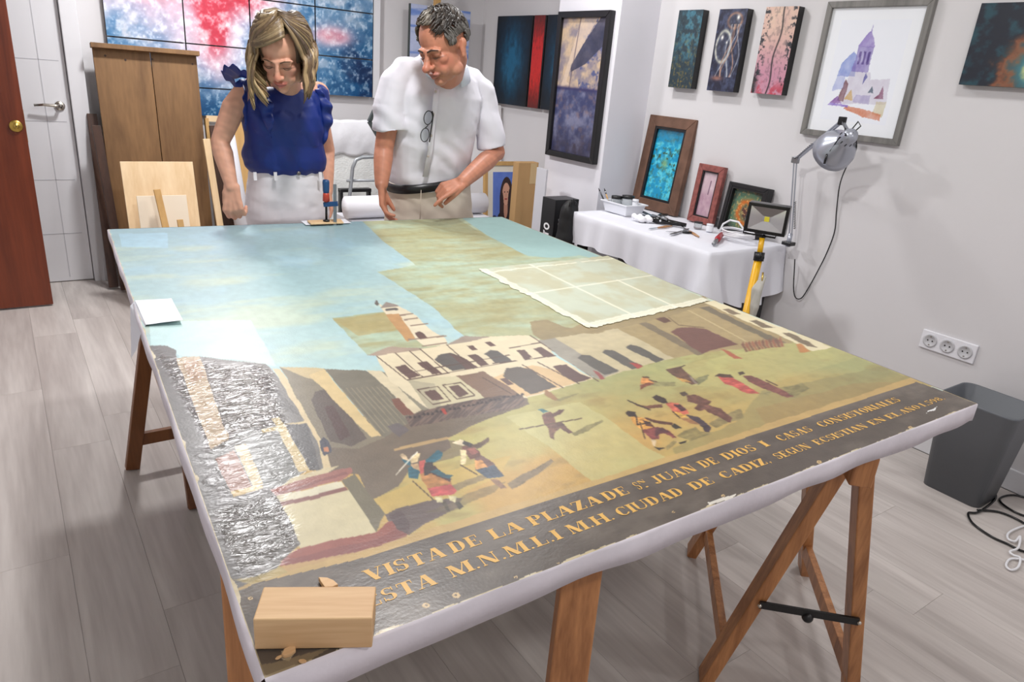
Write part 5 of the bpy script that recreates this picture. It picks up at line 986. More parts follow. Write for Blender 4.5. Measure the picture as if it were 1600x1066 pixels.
for i in range(1000):
    a = rnd.uniform(-180, 180); th = math.degrees(math.acos(1-rnd.random()*1.12)); lim = 45 if abs(a) < 34 else 45+(abs(a)-34)*1.0 if abs(a) < 54 else 84 if abs(a) < 105 else 112
    if th > lim: continue
    if 76 < abs(a) < 106 and th > 76: continue
    P_ = []; k_ = rnd.uniform(1.0, 1.07)
    for j in range(6):
        t = j/5
        if th < 60: aa = a-22*t*(1 if True else 0); tt = th+(10+10*rnd.random())*t
        else: aa = a+(8*t if a > 0 else -8*t); tt = th+18*t
        aR, tR = math.radians(aa), math.radians(min(tt, lim+4)); P_.append(Hs_(Vector((.078*k_*math.sin(tR)*math.sin(aR), .012-.099*k_*math.sin(tR)*math.cos(aR), .036+.092*k_*(1+.04*math.sin(t*3))*math.cos(tR)))))
    paths.append(P_); cols.append(hcol(a, th, rnd.random()))
for i in range(110):
    a = rnd.choice((-1, 1))*rnd.uniform(60, 76); th = rnd.uniform(80, 93); P_ = []; k_ = rnd.uniform(1.0, 1.04)
    for j in range(5):
        t = j/4; aR, tR = math.radians(a), math.radians(th+12*t); P_.append(Hs_(Vector((.077*k_*math.sin(tR)*math.sin(aR), .012-.098*k_*math.sin(tR)*math.cos(aR), .036+.09*math.cos(tR)))))
    paths.append(P_); cols.append(rnd.choice(((120, 116, 112), (92, 88, 84), (76, 70, 66))))
hm2, hc2 = strands(paths, cols, .0058, .0012)
finish('hair', hm2, m_hair, ma, lambda co: hc2)
# shirt
m_sh = mat('white_cotton_shirt', (226, 225, 234), .8, var=.02, vs_=8, bump=.15, bs=300, distance=.0005)
sh_ = B(); ringloft(sh_, [pring(690, 106, 31, .062, 2.785), pring(686, 112, 50, .085, 2.79), pring(684, 124, 66, .105, 2.80), pring(682, 150, 76, .13, 2.80), pring(678, 190, 72, .14, 2.81), pring(674, 225, 70, .142, 2.83, -.005), pring(672, 255, 66, .142, 2.85, -.018), pring(671, 278, 63, .138, 2.86, -.028), pring(671, 288, 60, .13, 2.86, -.03)])
limb(sh_, [at(660, 104, 1, 2.79), at(630, 112, 1, 2.79), at(617, 130, 1, 2.79), at(610, 165, 1, 2.79)], [.045, .052, .062, .066], 18); limb(sh_, [at(712, 112, 1, 2.79), at(738, 124, 1, 2.80), at(753, 142, 1, 2.80), at(760, 180, 1, 2.79)], [.045, .050, .058, .062], 18); sh_.tube([at(610, 165, 1, 2.79), at(610, 188, 1, 2.79), at(611, 203, 1, 2.79)], [.066, .073, .077], 22); sh_.tube([at(760, 180, 1, 2.79), at(765, 212, 1, 2.78), at(768, 231, 1, 2.775)], [.062, .064, .066], 22)
def wsh(co): x, y, z = co.T; return .007*(fbm(x*9+z*7, z*9-x*4, 9, 3)-.5)*2+.0045*np.sin((z*1.3+x)*42+fbm(x*6, z*6, 3, 2)*8)*sstep(.35, .6, fbm(x*7, z*7, 5, 2))+.004*np.sin(x*60+z*18)*sstep(1.08, .98, z)
finish('shirt', remesh(sh_, .0065, 3, .5), m_sh, ma, None, wsh)
m_colr = mat('shirt_collar', (222, 228, 242), .8, var=.02)

for sgn in (-1, 1):      # two collar leaves
    mb = B(); vs_ = []
    n_ = 10
    for i in range(n_+1):
        t = i/n_; ang = math.radians(-90+sgn*(12+150*t)); r_ = .094; c__ = at(692, 111, 1, 2.765); base = c__+Vector((r_*math.cos(ang), r_*1.05*math.sin(ang), -.020+.062*t)); ou = Vector((math.cos(ang), math.sin(ang), 0))
        vs_ += [base+Vector((0, 0, .028)), base+ou*.010+Vector((0, 0, .026)), base+ou*(.024)+Vector((0, 0, -.016-.022*(1-t)**2))]
    mb.add(vs_, [(i*3+j, i*3+3+j, i*3+4+j, i*3+1+j) for i in range(n_) for j in range(2)]); ob_ = mb.build('collar', m_colr, ma, True); sm_ = ob_.modifiers.new('s', 'SOLIDIFY'); sm_.thickness = .003
pp = [at(682, 138, 1, 2.655), at(679, 165, 1, 2.652), at(675, 200, 1, 2.662), at(672, 235, 1, 2.68), at(664, 276, 1, 2.715)]
mb = B(); mb.tube([p+Vector((0, -.002, 0)) for p in pp], .014, 8, True, .25, (0, 1, 0)); mb.build('button_placket', m_sh, ma, True)
m_btn = mat('shirt_button', (196, 186, 176), .4, var=0)
for x_, y_, Y_ in ((681, 143, 2.650), (677, 178, 2.650), (674, 212, 2.664), (669, 244, 2.684)): p = at(x_, y_, 1, Y_-.004); B().lathe([(0, .0025), (.0045, .002), (.0055, 0)], Matrix.Translation(p) @ RX, 12, False).build('shirt_button', m_btn, ma, True)
# trousers and belt
m_bt = mat('beige_chino', (212, 200, 184), .8, var=.04, vs_=10, bump=.2, bs=400, distance=.0005)
fx = at(671, 310, 1, 2.88).x; tr = B()
ringloft(tr, [pring(671, 276, 62, .132, 2.86, -.03), pring(671, 290, 66, .138, 2.87, -.028), pring(671, 318, 70, .145, 2.88, -.01), pring(671, 350, 72, .145, 2.89), (Vector((fx, 2.90, .74)), .19, .14, 0)])
for s_ in (-1, 1): limb(tr, [Vector((fx+s_*.09, 2.90, .76)), Vector((fx+s_*.1, 2.92, .46)), Vector((fx+s_*.105, 2.95, .10))], [.10, .08, .066], 16)
def wtr(co): x, y, z = co.T; return .009*(fbm(x*7+z*3, z*16+x*9, 6, 3)-.5)*2+.004*np.sin((z+x*.8)*60)*sstep(.5, .65, fbm(x*5, z*5, 8, 2))
finish('trousers', remesh(tr, .008, 3), m_bt, ma, None, wtr)
m_belt = mat('black_belt_leather', (18, 18, 22), .35, var=.05)
r0_ = pring(671, 281, 65, .143, 2.863, -.032); bpt = []
for i in range(41): t = 2*math.pi*i/40; e = 2/2.3; cx, sx = math.cos(t), math.sin(t); bpt.append((r0_[0].x+(r0_[1]+.003)*math.copysign(abs(cx)**e, cx), r0_[0].y+(r0_[2]+.003)*math.copysign(abs(sx)**e, sx), r0_[0].z+.032*cx-.016*0))
mb = B(); vs_ = []
for p in bpt: vs_ += [(p[0], p[1], p[2]+.019), (p[0], p[1], p[2]-.019)]
mb.add(vs_, [(i*2, i*2+2, i*2+3, i*2+1) for i in range(40)]); ob_ = mb.build('belt', m_belt, ma, True); sm_ = ob_.modifiers.new('s', 'SOLIDIFY'); sm_.thickness = .005; sm_.offset = 1
B().tube([(at(658, 297, 1, 2.73)), at(657, 322, 1, 2.73), at(656, 345, 1, 2.74)], .0016, 6).build('fly_seam', m_bt, ma, True)
for s_ in (-1, 1): B().ball((fx+s_*.105, 2.89, .05), (.05, .14, .05)).box((fx+s_*.105, 2.90, .01), (.095, .28, .02)).build('shoe', mat('brown_shoe', (86, 60, 44), .4), ma, True)
# glasses hanging from the placket
gp = at(666, 196, 1, 2.645); gl_ = thing('eyeglasses', gp, 'black-rimmed eyeglasses hanging from the front of the white shirt', 'glasses')
m_glass = mat('lens_glass', (240, 245, 248), .03, trans=1, var=0)
rd_ = CR.copy(); rd_.z = 0; rd_.normalize()
def loop(c_, rx, rz, til): return [c_+rd_*(rx*math.cos(t)*math.cos(til)-rz*math.sin(t)*math.sin(til))+Vector((0, -.0*1, rx*math.cos(t)*math.sin(til)+rz*math.sin(t)*math.cos(til))) for t in [2*math.pi*i/24 for i in range(25)]]
la = at(669, 184, 1, 2.638); lb_ = at(664, 211, 1, 2.640)
for q_ in (la, lb_):
    L_ = loop(q_, .017, .027, -.15); B().tube(L_, .0018, 6).build('lens_rim', m_black, gl_, True); mb = B(); mb.add([p+Vector((0, d_2, 0)) for d_2 in (-.0006, .0006) for p in L_[:-1]], [tuple(range(24)), tuple(range(24, 48))[::-1]]+[(i, (i+1) % 24, 24+(i+1) % 24, 24+i) for i in range(24)]); mb.build('lens', m_glass, gl_)
B().tube([la+rd_*.014+Vector((0, -.002, .026)), at(677, 180, 1, 2.632), at(674, 200, 1, 2.632), at(671, 222, 1, 2.642)], .0028, 8).build('temple_arm', m_black, gl_, True)
B().tube([la+rd_*.0+Vector((0, -.001, -.028)), (la+lb_)/2+Vector((0, -.004, 0)), lb_+Vector((0, -.001, .028))], .002, 8).build('nose_bridge', m_black, gl_, True)
# ------------------------------------------------------------------ left back stack of boards
m_oldw = wood('old_brown_board', (104, 74, 44), (142, 106, 68), axis=2, scale=10, rough=.6, rnd=.04)
m_dkw = wood('dark_stained_wood', (52, 34, 28), (84, 56, 42), axis=2, scale=14, rough=.55)
m_pine = wood('pale_pine', (222, 190, 146), (240, 214, 176), axis=2, scale=12, rough=.6)
m_och = wood('ochre_pine', (190, 148, 90), (214, 174, 114), axis=2, scale=12, rough=.6)
m_cream = mat('primed_board', (236, 222, 200), .7, var=.02)
def plank(name, a, b, wd, th, m, label, cat, group=None, side=(1, 0, 0), bevel=.002):
    mb = B().beam(a, b, wd, th, side); return tag(mb.build(name, m, None, bevel=bevel), label, cat, group)
tl_ = at(138, 66, 1, 4.84); trr = at(302, 82, 1, 4.84); zz = (tl_.z+trr.z)/2; bl_ = at(183, 452, 2, 0); bl_.z = 0
tl_.z = zz; cw = trr.x-tl_.x; bl_ = Vector((tl_.x+.015, bl_.y, 0)); M, wd, hd = frame_basis(bl_, bl_+Vector((cw, 0, 0)), tl_)
cr_ = thing('wooden_crate_lid', bl_, 'tall brown two-board wooden lid with top ledge leaning in the back left corner', 'board')
for x0_, x1_ in ((0, wd*.535), (wd*.535+.004, wd)): MB().box(((x0_+x1_)/2, hd/2, -.012), (x1_-x0_, hd, .022), M).build('board', m_oldw, cr_, bevel=.0015)
MB().box((wd/2, hd-.012, .022), (wd+.02, .026, .055), M).build('top_ledge', m_oldw, cr_, bevel=.002)
for x_ in (.05, wd-.05): MB().box((x_, hd*.5, -.035), (.07, hd*.96, .02), M).build('back_batten', m_dkw, cr_)
for x_, y_ in ((.06, .06), (.16, .075), (.30, .06), (.52, .07)): B().lathe([(0, 0), (.006, 0), (.006, .0015), (0, .002)], M @ Matrix.Translation((x_, hd-y_, -.0008)), 8, False).build('nail_hole', m_dkw, cr_)
for i, (pt, pb, Y1, wdt, lb, mt) in enumerate((((143, 178), (178, 452), 4.90, .05, 'dark brown plank leaning leftmost beside the tall wooden lid', m_dkw), ((150, 196), (196, 456), 4.74, .045, 'dark brown slat with pale screw holes, just left of wooden lid', m_dkw))):
    b_ = at(pb[0], pb[1], 2, 0); t_ = at(pt[0], pt[1], 1, Y1); b_.z = .012; plank('wooden_plank', b_, t_, wdt, .03, mt, lb, 'plank')
p = at(203, 428, 2, .036); tag(B().tube([p+Vector((0, -.06, 0)), p+Vector((.04, -.04, .0))], .035, 10).build('timber_offcut', m_och, None, True), 'short ochre timber offcut lying low behind the painting corner', 'wood')
def lean(name, TLp, TRp, yb_, yt, m, label, cat, th=.012, ybase=None, group=None, zb=0.0):
    a = at(TLp[0], TLp[1], 1, yt); b_ = at(TRp[0], TRp[1], 1, yt); z_ = (a.z+b_.z)/2; a.z = z_
    BL_ = Vector((a.x, yb_, zb)); M_, w_, h_ = frame_basis(BL_, BL_+Vector((b_.x-a.x, 0, 0)), a); return M_, w_, h_, tag(MB().box((w_/2, h_/2, -th/2), (w_, h_, th), M_).build(name, m, None, bevel=.0015), label, cat, group)
lean('plywood_board', (187, 251), (301, 254), 4.22, 4.40, m_pine, 'pale plywood panel leaning against the brown wooden lid', 'board')
lean('primed_canvas_board', (213, 306), (291, 305), 4.12, 4.26, m_cream, 'small cream board in front of the pale plywood panel', 'board', th=.008)
a = at(245, 296, 1, 4.20); plank('wooden_stick', Vector((a.x+.06, 4.02, .0)), a, .034, .018, m_och, 'ochre wooden stick leaning on the small cream board', 'stick')
a = at(281, 343, 1, 4.12); plank('wooden_stick', Vector((a.x+.02, 4.02, .0)), a, .03, .02, m_och, 'short stub of ochre batten beside the small cream board', 'stick')
a = at(322, 217, 1, 4.5); plank('wooden_batten', Vector((a.x+.05, 4.36, 0)), a, .038, .022, m_pine, 'thin pale pine batten standing right of the brown wooden lid', 'batten')
a = at(344, 196, 1, 4.72); plank('wooden_plank', Vector((a.x+.03, 4.6, 0)), a, .13, .02, m_dkw, 'wide dark board behind the pale batten', 'plank')
a = at(322, 185, 1, 4.86); b_ = at(352, 187, 1, 4.86); fb_ = thing('stretcher_frame', Vector(((a.x+b_.x)/2, 4.7, 0)), 'wooden stretcher frame with pale top bar behind the white roll', 'frame')
B().beam(a, b_+Vector((.25, 0, 0)), .035, .02, (0, 0, 1)).build('top_bar', m_pine, fb_); B().beam(Vector((b_.x+.25, 4.7, 0)), b_+Vector((.25, 0, 0)), .04, .02).build('side_bar', m_och, fb_); B().beam(Vector((a.x, 4.7, 0)), a, .04, .02).build('side_bar', m_och, fb_)
m_roll = mat('white_paper_roll', (234, 234, 240), .6, var=.02)
a = at(345, 192, 1, 4.45); tag(B().tube([Vector((a.x+.10, 4.30, .03)), Vector((a.x+.02, 4.44, a.z-.02)), a], .046, 20).build('paper_roll', m_roll, None, True), 'tall white paper roll standing upright behind the woman', 'paper roll')
a = at(377, 200, 1, 4.62); plank('ochre_board', Vector((a.x+.03, 4.5, 0)), a+Vector((.0, 0, .05)), .11, .014, m_och, 'narrow ochre board standing behind the woman, right of the white roll', 'board')
# ------------------------------------------------------------------ behind and between the people
m_wrap = mat('bubble_wrap', (226, 228, 226), .3, var=.05, vs_=30, bump=1.0, bs=90, distance=.004, spec=.6)
m_film = mat('white_plastic_film', (240, 241, 246), .18, var=.02, bump=.5, bs=12, distance=.006)
a = at(440, 186, 1, 4.66); b_ = at(632, 188, 1, 4.66); zt = a.z; pk = thing('wrapped_package', Vector(((a.x+b_.x)/2, 4.72, 0)), 'large flat package in white film and bubble wrap under the panel painting', 'package')
mb = B(); nx, nz = 60, 40; vs_ = []
for j in range(nz+1):
    for i in range(nx+1):
        u_ = i/nx; v_ = j/nz; vs_.append((a.x+(b_.x-a.x)*u_, 4.62+.10*v_-.012*float(fbm(u_*9, v_*8, 3, 3)), zt*.84*v_+.003))
fs = [(j*(nx+1)+i, j*(nx+1)+i+1, (j+1)*(nx+1)+i+1, (j+1)*(nx+1)+i) for j in range(nz) for i in range(nx)]
ob_ = mb.add(vs_, fs).build('bubble_wrap', m_wrap, pk, True); sm_ = ob_.modifiers.new('s', 'SOLIDIFY'); sm_.thickness = .05; sm_.offset = -1
mb = B(); vs_ = []
for j in range(13):
    for i in range(nx+1): u_ = i/nx; v_ = j/12; vs_.append((a.x-.01+(b_.x-a.x+.02)*u_, 4.70-.022*math.sin(v_*2.6)-.014*float(fbm(u_*12, v_*3, 6, 3)), zt*(.80+.2*v_)+.012*math.sin(u_*31)*(1-v_)))
ob_ = mb.add(vs_, [(j*(nx+1)+i, j*(nx+1)+i+1, (j+1)*(nx+1)+i+1, (j+1)*(nx+1)+i) for j in range(12) for i in range(nx)]).build('film_flap', m_film, pk, True); sm_ = ob_.modifiers.new('s', 'SOLIDIFY'); sm_.thickness = .05; sm_.offset = -1
# hand trolley of bent grey tube
m_gt = mat('grey_painted_tube', (150, 154, 158), .35, .3, var=.02)
tY = 4.16; ct = [at(542, 346, 1, tY), at(547, 300, 1, tY), at(551, 262, 1, tY), at(556, 250, 1, tY), at(566, 246, 1, tY), at(588, 245, 1, tY)]
hw_ = ct[-1].x-ct[0].x+.12; mir = [Vector((2*(ct[-1].x+.05)-p.x, p.y, p.z)) for p in ct[::-1]]
ty = thing('hand_trolley', Vector((ct[-1].x+.05, tY, 0)), 'grey tubular hand trolley standing between the woman and the man', 'trolley')
B().tube([Vector((ct[0].x-.01, tY, .06))]+ct+mir+[Vector((mir[-1].x+.01, tY, .06))], .0115, 10).build('tube_handle', m_gt, ty, True)
for z_ in (.35, .72): B().tube([Vector((ct[0].x, tY, z_)), Vector((mir[-1].x, tY, z_))], .008, 8).build('cross_bar', m_gt, ty, True)
B().box((ct[-1].x+.05, tY+.13, .02), (.34, .24, .008)).build('toe_plate', m_gt, ty)
for x_ in (-.16, .16): B().tube([(ct[-1].x+.05+x_-.02, tY+.03, .075), (ct[-1].x+.05+x_+.02, tY+.03, .075)], .075, 20).build('wheel', m_black, ty, True)
# long horizontal roll and shelf below
rp_ = at(735, 319, 1, 3.75); rr_ = 16/ppm(rp_); l_ = at(528, 322, 1, 3.95); lz = rp_.z
zsh = rp_.z-rr_-.012; xr_ = at(766, 319, 1, 3.75).x; xcab = xr_-.006
m_mel = mat('grey_melamine', (206, 206, 212), .5, var=.01)
cab = thing('low_cabinet', Vector(((l_.x+xcab)/2, 3.85, 0)), 'low pale grey cabinet behind the people carrying the long white roll', 'cabinet')
B().box(((l_.x+xcab)/2, 3.87, zsh/2), (xcab-l_.x-.02, .30, zsh-.002)).build('body', m_mel, cab, bevel=.003)
for k_ in (0, 1, 2): B().box((l_.x+.01+(xcab-l_.x-.02)*(k_+.5)/3, 3.715, zsh/2), ((xcab-l_.x-.02)/3-.008, .012, zsh-.05)).build('door', m_mel, cab, bevel=.002)
rl = thing('paper_roll', Vector(((l_.x+xr_)/2, 3.82, zsh)), 'long white paper roll lying horizontally behind the man', 'paper roll')
B().tube([(l_.x, 3.83, zsh+rr_+.001), (xr_, 3.83, zsh+rr_+.001)], rr_, 28).build('roll', m_roll, rl, True); B().tube([(xr_+.0005, 3.83, zsh+rr_), (xr_+.004, 3.83, zsh+rr_)], rr_*.45, 18).build('core', m_mel, rl, True)
p = at(550, 297, 1, 4.50); tag(B().box((p.x+.02, 4.50, p.z), (.22, .05, .022)).box((p.x-.08, 4.50, p.z/2), (.02, .04, p.z)).box((p.x+.12, 4.50, p.z/2), (.02, .04, p.z)).build('black_stand', m_black, None, bevel=.002), 'low black metal stand seen between the trolley tubes', 'stand')
# dark frame corner showing past the man's sleeve
a = at(577, 190, 1, 3.98); t_ = at(590, 162, 1, 3.98); u_ = at(590, 212, 1, 3.98); sx_ = .40
fm = thing('leaning_frame', Vector((a.x+.2, 4.0, zsh)), 'dark grey frame leaning behind the man, one corner past his sleeve', 'frame')
m_slate = mat('slate_frame', (62, 70, 70), .5, var=.04)
dU = (t_-a).normalized(); dV = (u_-a).normalized(); c1_, c2_, c3_ = a+dU*.30, a+dU*.30+Vector((.25, 0, -.05)), a+Vector((.36, 0, -.30))
sl_ = (a.z-zsh-.014)/(-dV.z)
for p, q_ in ((a, c1_), (a, a+dV*sl_), (c1_, c1_+Vector((.28, 0, -.18))), (a+dV*sl_, a+dV*sl_+Vector((.22, 0, 0)))): B().beam(p, q_, .022, .02, (0, 1, 0)).build('frame_bar', m_slate, fm)
# easel painting behind the man's head
Y_ = 4.86; a = at(641, 5, 1, Y_); b_ = at(736, 8, 1, Y_); c_ = at(641, 92, 1, Y_)
ez = thing('blue_canvas', Vector(((a.x+b_.x)/2, Y_, 0)), 'pale blue seascape canvas on a wooden easel behind the man', 'painting')
wd = b_.x-a.x; z0_ = c_.z-.06; z1_ = a.z
def f_sea(u, v): n = fbm(u*3, v*22, 3, 4); return mix(mix(c3(186, 196, 226), c3(110, 140, 206), sstep(.4, .7, n)), c3(216, 214, 222), sstep(.25, .1, v))
B().box(((a.x+b_.x)/2, Y_+.012, (z0_+z1_)/2), (wd, .022, z1_-z0_)).build('stretcher_canvas', m_slate, ez)
colgrid('painted_face', basis(V3(1, 0, 0), V3(0, 0, 1), V3(0, -1, 0), V3(a.x+.006, Y_-.0005, z0_)), wd-.006, z1_-z0_, 60, 70, f_sea, m_art, ez)
es = thing('easel', Vector(((a.x+b_.x)/2, Y_, 0)), 'wooden studio easel holding the pale blue canvas', 'easel'); xc_ = at(683, 4, 1, Y_-.03).x
B().box((xc_, Y_-.03, 1.12), (.045, .03, 2.2)).build('mast', m_och, es, bevel=.002); B().box(((a.x+b_.x)/2, Y_-.02, z0_-.02), (wd*.9, .07, .03)).build('canvas_tray', m_och, es)
for s_ in (-1, 1): B().beam(Vector((xc_+s_*.25, Y_-.05, 0)), Vector((xc_+s_*.04, Y_-.015, z0_+.0)), .04, .025).build('leg', m_och, es)
B().box((xc_, Y_-.05, .3), (.5, .03, .04)).build('cross_bar', m_och, es)
# white boards leaning right, cardboard and framed portrait
wb_ = lean('white_board', (728, 160), (783, 166), 4.45, 4.62, mat('white_board_face', (236, 235, 236), .5, var=.01), 'large white board leaning under the red and blue triptych', 'board', th=.02)
Yp = 4.12; pTL = at(756, 252, 1, Yp); pBL = at(744, 345, 1, Yp-.04)
fw = .34; fh = .52; zc_ = pTL.z-fh; tag(B().box((pTL.x+fw/2, Yp-.0, zc_/2), (fw+.06, .18, zc_-.002)).build('storage_crate', m_och, None, bevel=.003), 'wooden crate carrying the framed portrait behind the low cabinet', 'crate'); M, wd, hd = frame_basis(Vector((pTL.x, Yp-.06, zc_+.002)), Vector((pTL.x+fw, Yp-.06, zc_+.002)), Vector((pTL.x, Yp, pTL.z)))
po = thing('framed_portrait', M.translation, 'wood-framed portrait photo of a long-haired woman on blue, half behind cardboard', 'picture')
framebars(B(), M, wd, hd, .028, -.012, .012).build('frame', m_och, po, bevel=.002)
def f_port(u, v):
    n = fbm(u*4, v*6, 2, 3); c = np.ones(u.shape+(3,))*c3(236, 232, 220); ins = (u > .17)*(u < .85)*(v > .04)*(v < .90); c = mix(c, mix(c3(84, 112, 196), c3(110, 140, 214), n), ins*1.)
    def E_(cx, cy, rx, ry, cc, a_=1): nonlocal c; c = mix(c, c3(*cc), (((u-cx)/rx)**2+((v-cy)/ry)**2 < 1)*ins*a_)
    E_(.57, .50, .20, .33, (54, 34, 32)); E_(.56, .12, .30, .24, (40, 30, 34)); E_(.55, .36, .06, .14, (196, 144, 122)); E_(.56, .58, .115, .165, (214, 162, 138)); E_(.69, .42, .08, .26, (52, 34, 32)); E_(.43, .38, .06, .24, (56, 36, 34))
    for x_ in (.515, .60): E_(x_, .61, .02, .010, (60, 40, 36))
    E_(.555, .505, .04, .012, (170, 70, 70)); E_(.555, .56, .012, .03, (196, 140, 118)); E_(.22, .14, .12, .13, (40, 50, 80)); return c
colgrid('portrait_print', M @ Matrix.Translation((.026, .026, .002)), wd-.052, hd-.052, 140, 170, f_port, m_paper, po)
m_card = mat('cardboard', (178, 142, 96), .8, var=.05, vs_=9, stretch=(1, 1, .3)); m_cdk = mat('cardboard_edge', (140, 110, 74), .85)
ca_ = at(811, 252, 1, 3.68); cb_ = at(842, 256, 1, 3.68); ct_ = thing('cardboard_packet', Vector(((ca_.x+cb_.x)/2, 3.82, 0)), 'tall brown cardboard packet standing in front of the framed portrait', 'box')
B().box(((ca_.x+cb_.x)/2, 3.71, (ca_.z+cb_.z)/4), (cb_.x-ca_.x, .06, (ca_.z+cb_.z)/2)).build('carton', m_card, ct_, bevel=.003)
B().box(((ca_.x+cb_.x)/2+.04, 3.68-.0008, (ca_.z+cb_.z)/2-.07), (.05, .0015, .13)).build('packing_tape', mat('packing_tape', (196, 168, 122), .25, var=.02), ct_)
sa_ = at(842, 262, 1, 3.50); tag(B().box((sa_.x+.006, 3.47, (sa_.z)/2), (.012, .10, sa_.z)).build('white_board', m_mel, None, bevel=.001), 'thin white panel standing on edge beside the column', 'panel')
# black box with white printing and black bag in front of the column
zf = at(846, 309, 1, 3.28); zr_ = at(885, 313, 1, 3.20)
ycx = 3.16; bx0 = at(867, 330, 1, ycx).x; bx1 = bx0+.10; bz = at(866, 313, 1, ycx).z; by1 = at(848, 310, 0, bx0).y
bb_ = thing('black_carton', Vector(((bx0+bx1)/2, ycx, 0)), 'black carton with white letters standing in front of the column', 'box')
bx2 = bx1+.075
MBx = B().box(((bx0+bx2)/2, (ycx+by1)/2, bz/2), (bx2-bx0, by1-ycx, bz)); MBx.build('carton', m_black, bb_, bevel=.002)
yc_ = ycx-.0012
m_wprint = mat('white_print', (238, 238, 240), .5, var=0)
def glyphs(mb, txt, M_, h, gap=.08, wscale=1):
    x = 0
    for ch in txt:
        for poly in SANS[ch][1]:
            pts = [M_ @ Vector((( x+a_)*h*wscale, b__*h, 0)) for a_, b__ in poly]; mb.add(pts, [tuple(range(len(pts)))])
        x += SANS[ch][0]+gap
SANS = {'r': (.42, [rect(.05, 0, .22, .72)]+arc(.38, .42, .30, .30, 80, 160, .16, .16, n=5)), 'o': (.78, arc(.39, .36, .37, .37, 0, 360, .17, .18, n=20)), 'e': (.7, arc(.35, .36, .33, .36, 0, 310, .1, .12, n=14)+[rect(.1, .32, .64, .42)]),
        'i': (.2, [rect(.04, 0, .16, .7)]), 'l': (.2, [rect(.04, 0, .16, 1)]), 'n': (.56, [rect(.04, 0, .16, .7), rect(.4, 0, .52, .6), rect(.1, .58, .48, .7)]), 'a': (.6, arc(.3, .34, .28, .34, 0, 360, .1, .12, n=12)+[rect(.46, 0, .58, .7)]), 's': (.5, [rect(.05, 0, .45, .1), rect(.05, .3, .45, .4), rect(.05, .6, .45, .7), rect(.05, .35, .15, .65), rect(.35, .05, .45, .35)])}
gm = B(); Mt = basis(V3(0, 0, 1), V3(0, 1, 0), V3(-1, 0, 0), V3(bx0-.0015, ycx+.035, at(857, 368, 0, bx0).z))
glyphs(gm, 'ro', Mt, .075, wscale=.75); gm.build('print', m_wprint, bb_, fix=False)
gm = B(); 
for k_, tx in ((0, 'selens'), (1, 'sarin')): glyphs(gm, tx, basis(V3(1, 0, 0), V3(0, 0, 1), V3(0, -1, 0), V3(bx0+.03, yc_, at(878, 345, 1, ycx).z-k_*.024)), .016)
gm.build('small_print', m_wprint, bb_, fix=False)
m_bag = mat('black_nylon', (14, 14, 16), .55, var=.1, bump=.3, bs=200)
bp_ = at(898, 330, 1, 3.02)-Vector((.03, 0, 0)); bg = B(); bg.ball((bp_.x, 3.04, bp_.z-.20), (.062, .055, .27)); bg.ball((bp_.x-.005, 3.04, bp_.z-.02), (.045, .045, .075)); bg.ball((bp_.x+.03, 3.04, bp_.z+.0), (.035, .035, .06)); bg.ball((bp_.x, 3.04, .30), (.07, .055, .29))
bgo = thing('nylon_bag', Vector((bp_.x, 3.04, 0)), 'black nylon bag slumped between the black carton and the desk', 'bag'); me_ = remesh(bg, .008, 2)
finish('bag_body', me_, m_bag, bgo, None, lambda co: .006*(fbm(co[:, 0]*20, co[:, 2]*14, 3, 3)-.5)*2)
B().tube([V3(bp_.x-.03, 3.0, bp_.z+.03), V3(bp_.x-.025, 3.0, bp_.z+.065), V3(bp_.x-.005, 3.0, bp_.z+.07), V3(bp_.x+.01, 3.0, bp_.z+.04)], .005, 6).build('strap', m_bag, bgo, True)
# ------------------------------------------------------------------ desk with cloth
DZ = .72; fx0 = (at(893, 333, 2, DZ).x+at(1117, 396, 2, DZ).x)/2; dy1 = at(893, 333, 2, DZ).y+.02; dy0 = at(1117, 396, 2, DZ).y; dx1 = WX-.012
dk_ = thing('work_desk', Vector(((fx0+dx1)/2, (dy0+dy1)/2, 0)), 'desk with black legs under a white cloth along the right wall', 'table')
B().box(((fx0+dx1)/2, (dy0+dy1)/2, DZ-.02), (dx1-fx0-.02, dy1-dy0-.02, .028)).build('desk_top', m_mel, dk_)
for x_, y_ in ((fx0+.05, dy0+.05), (fx0+.05, dy1-.05), (dx1-.06, dy0+.05), (dx1-.06, dy1-.05), (fx0+.05, (dy0+dy1)/2+.1)): B().box((x_, y_, (DZ-.036)/2), (.045, .045, DZ-.036)).build('leg', m_black, dk_, bevel=.002)
B().box((dx1-.05, (dy0+dy1)/2, .35), (.02, dy1-dy0-.1, .30)).build('modesty_panel', mat('grey_panel', (120, 116, 116), .6), dk_)
p = at(1150, 474, 0, 2.78); tag(B().lathe([(.0, 0), (.17, 0), (.18, .02), (.17, .06), (.15, .09), (.0, .10)], Matrix.Translation((2.84, 2.22, .26)), 28).tube([(2.84, 2.22, .0), (2.84, 2.22, .27)], .03, 12).lathe([(.0, 0), (.16, 0), (.16, .02), (0, .03)], Matrix.Translation((2.84, 2.22, 0)), 24).build('round_stool', mat('brown_leatherette', (96, 78, 70), .5), None, True), 'round brown stool pushed under the near end of the desk', 'stool')
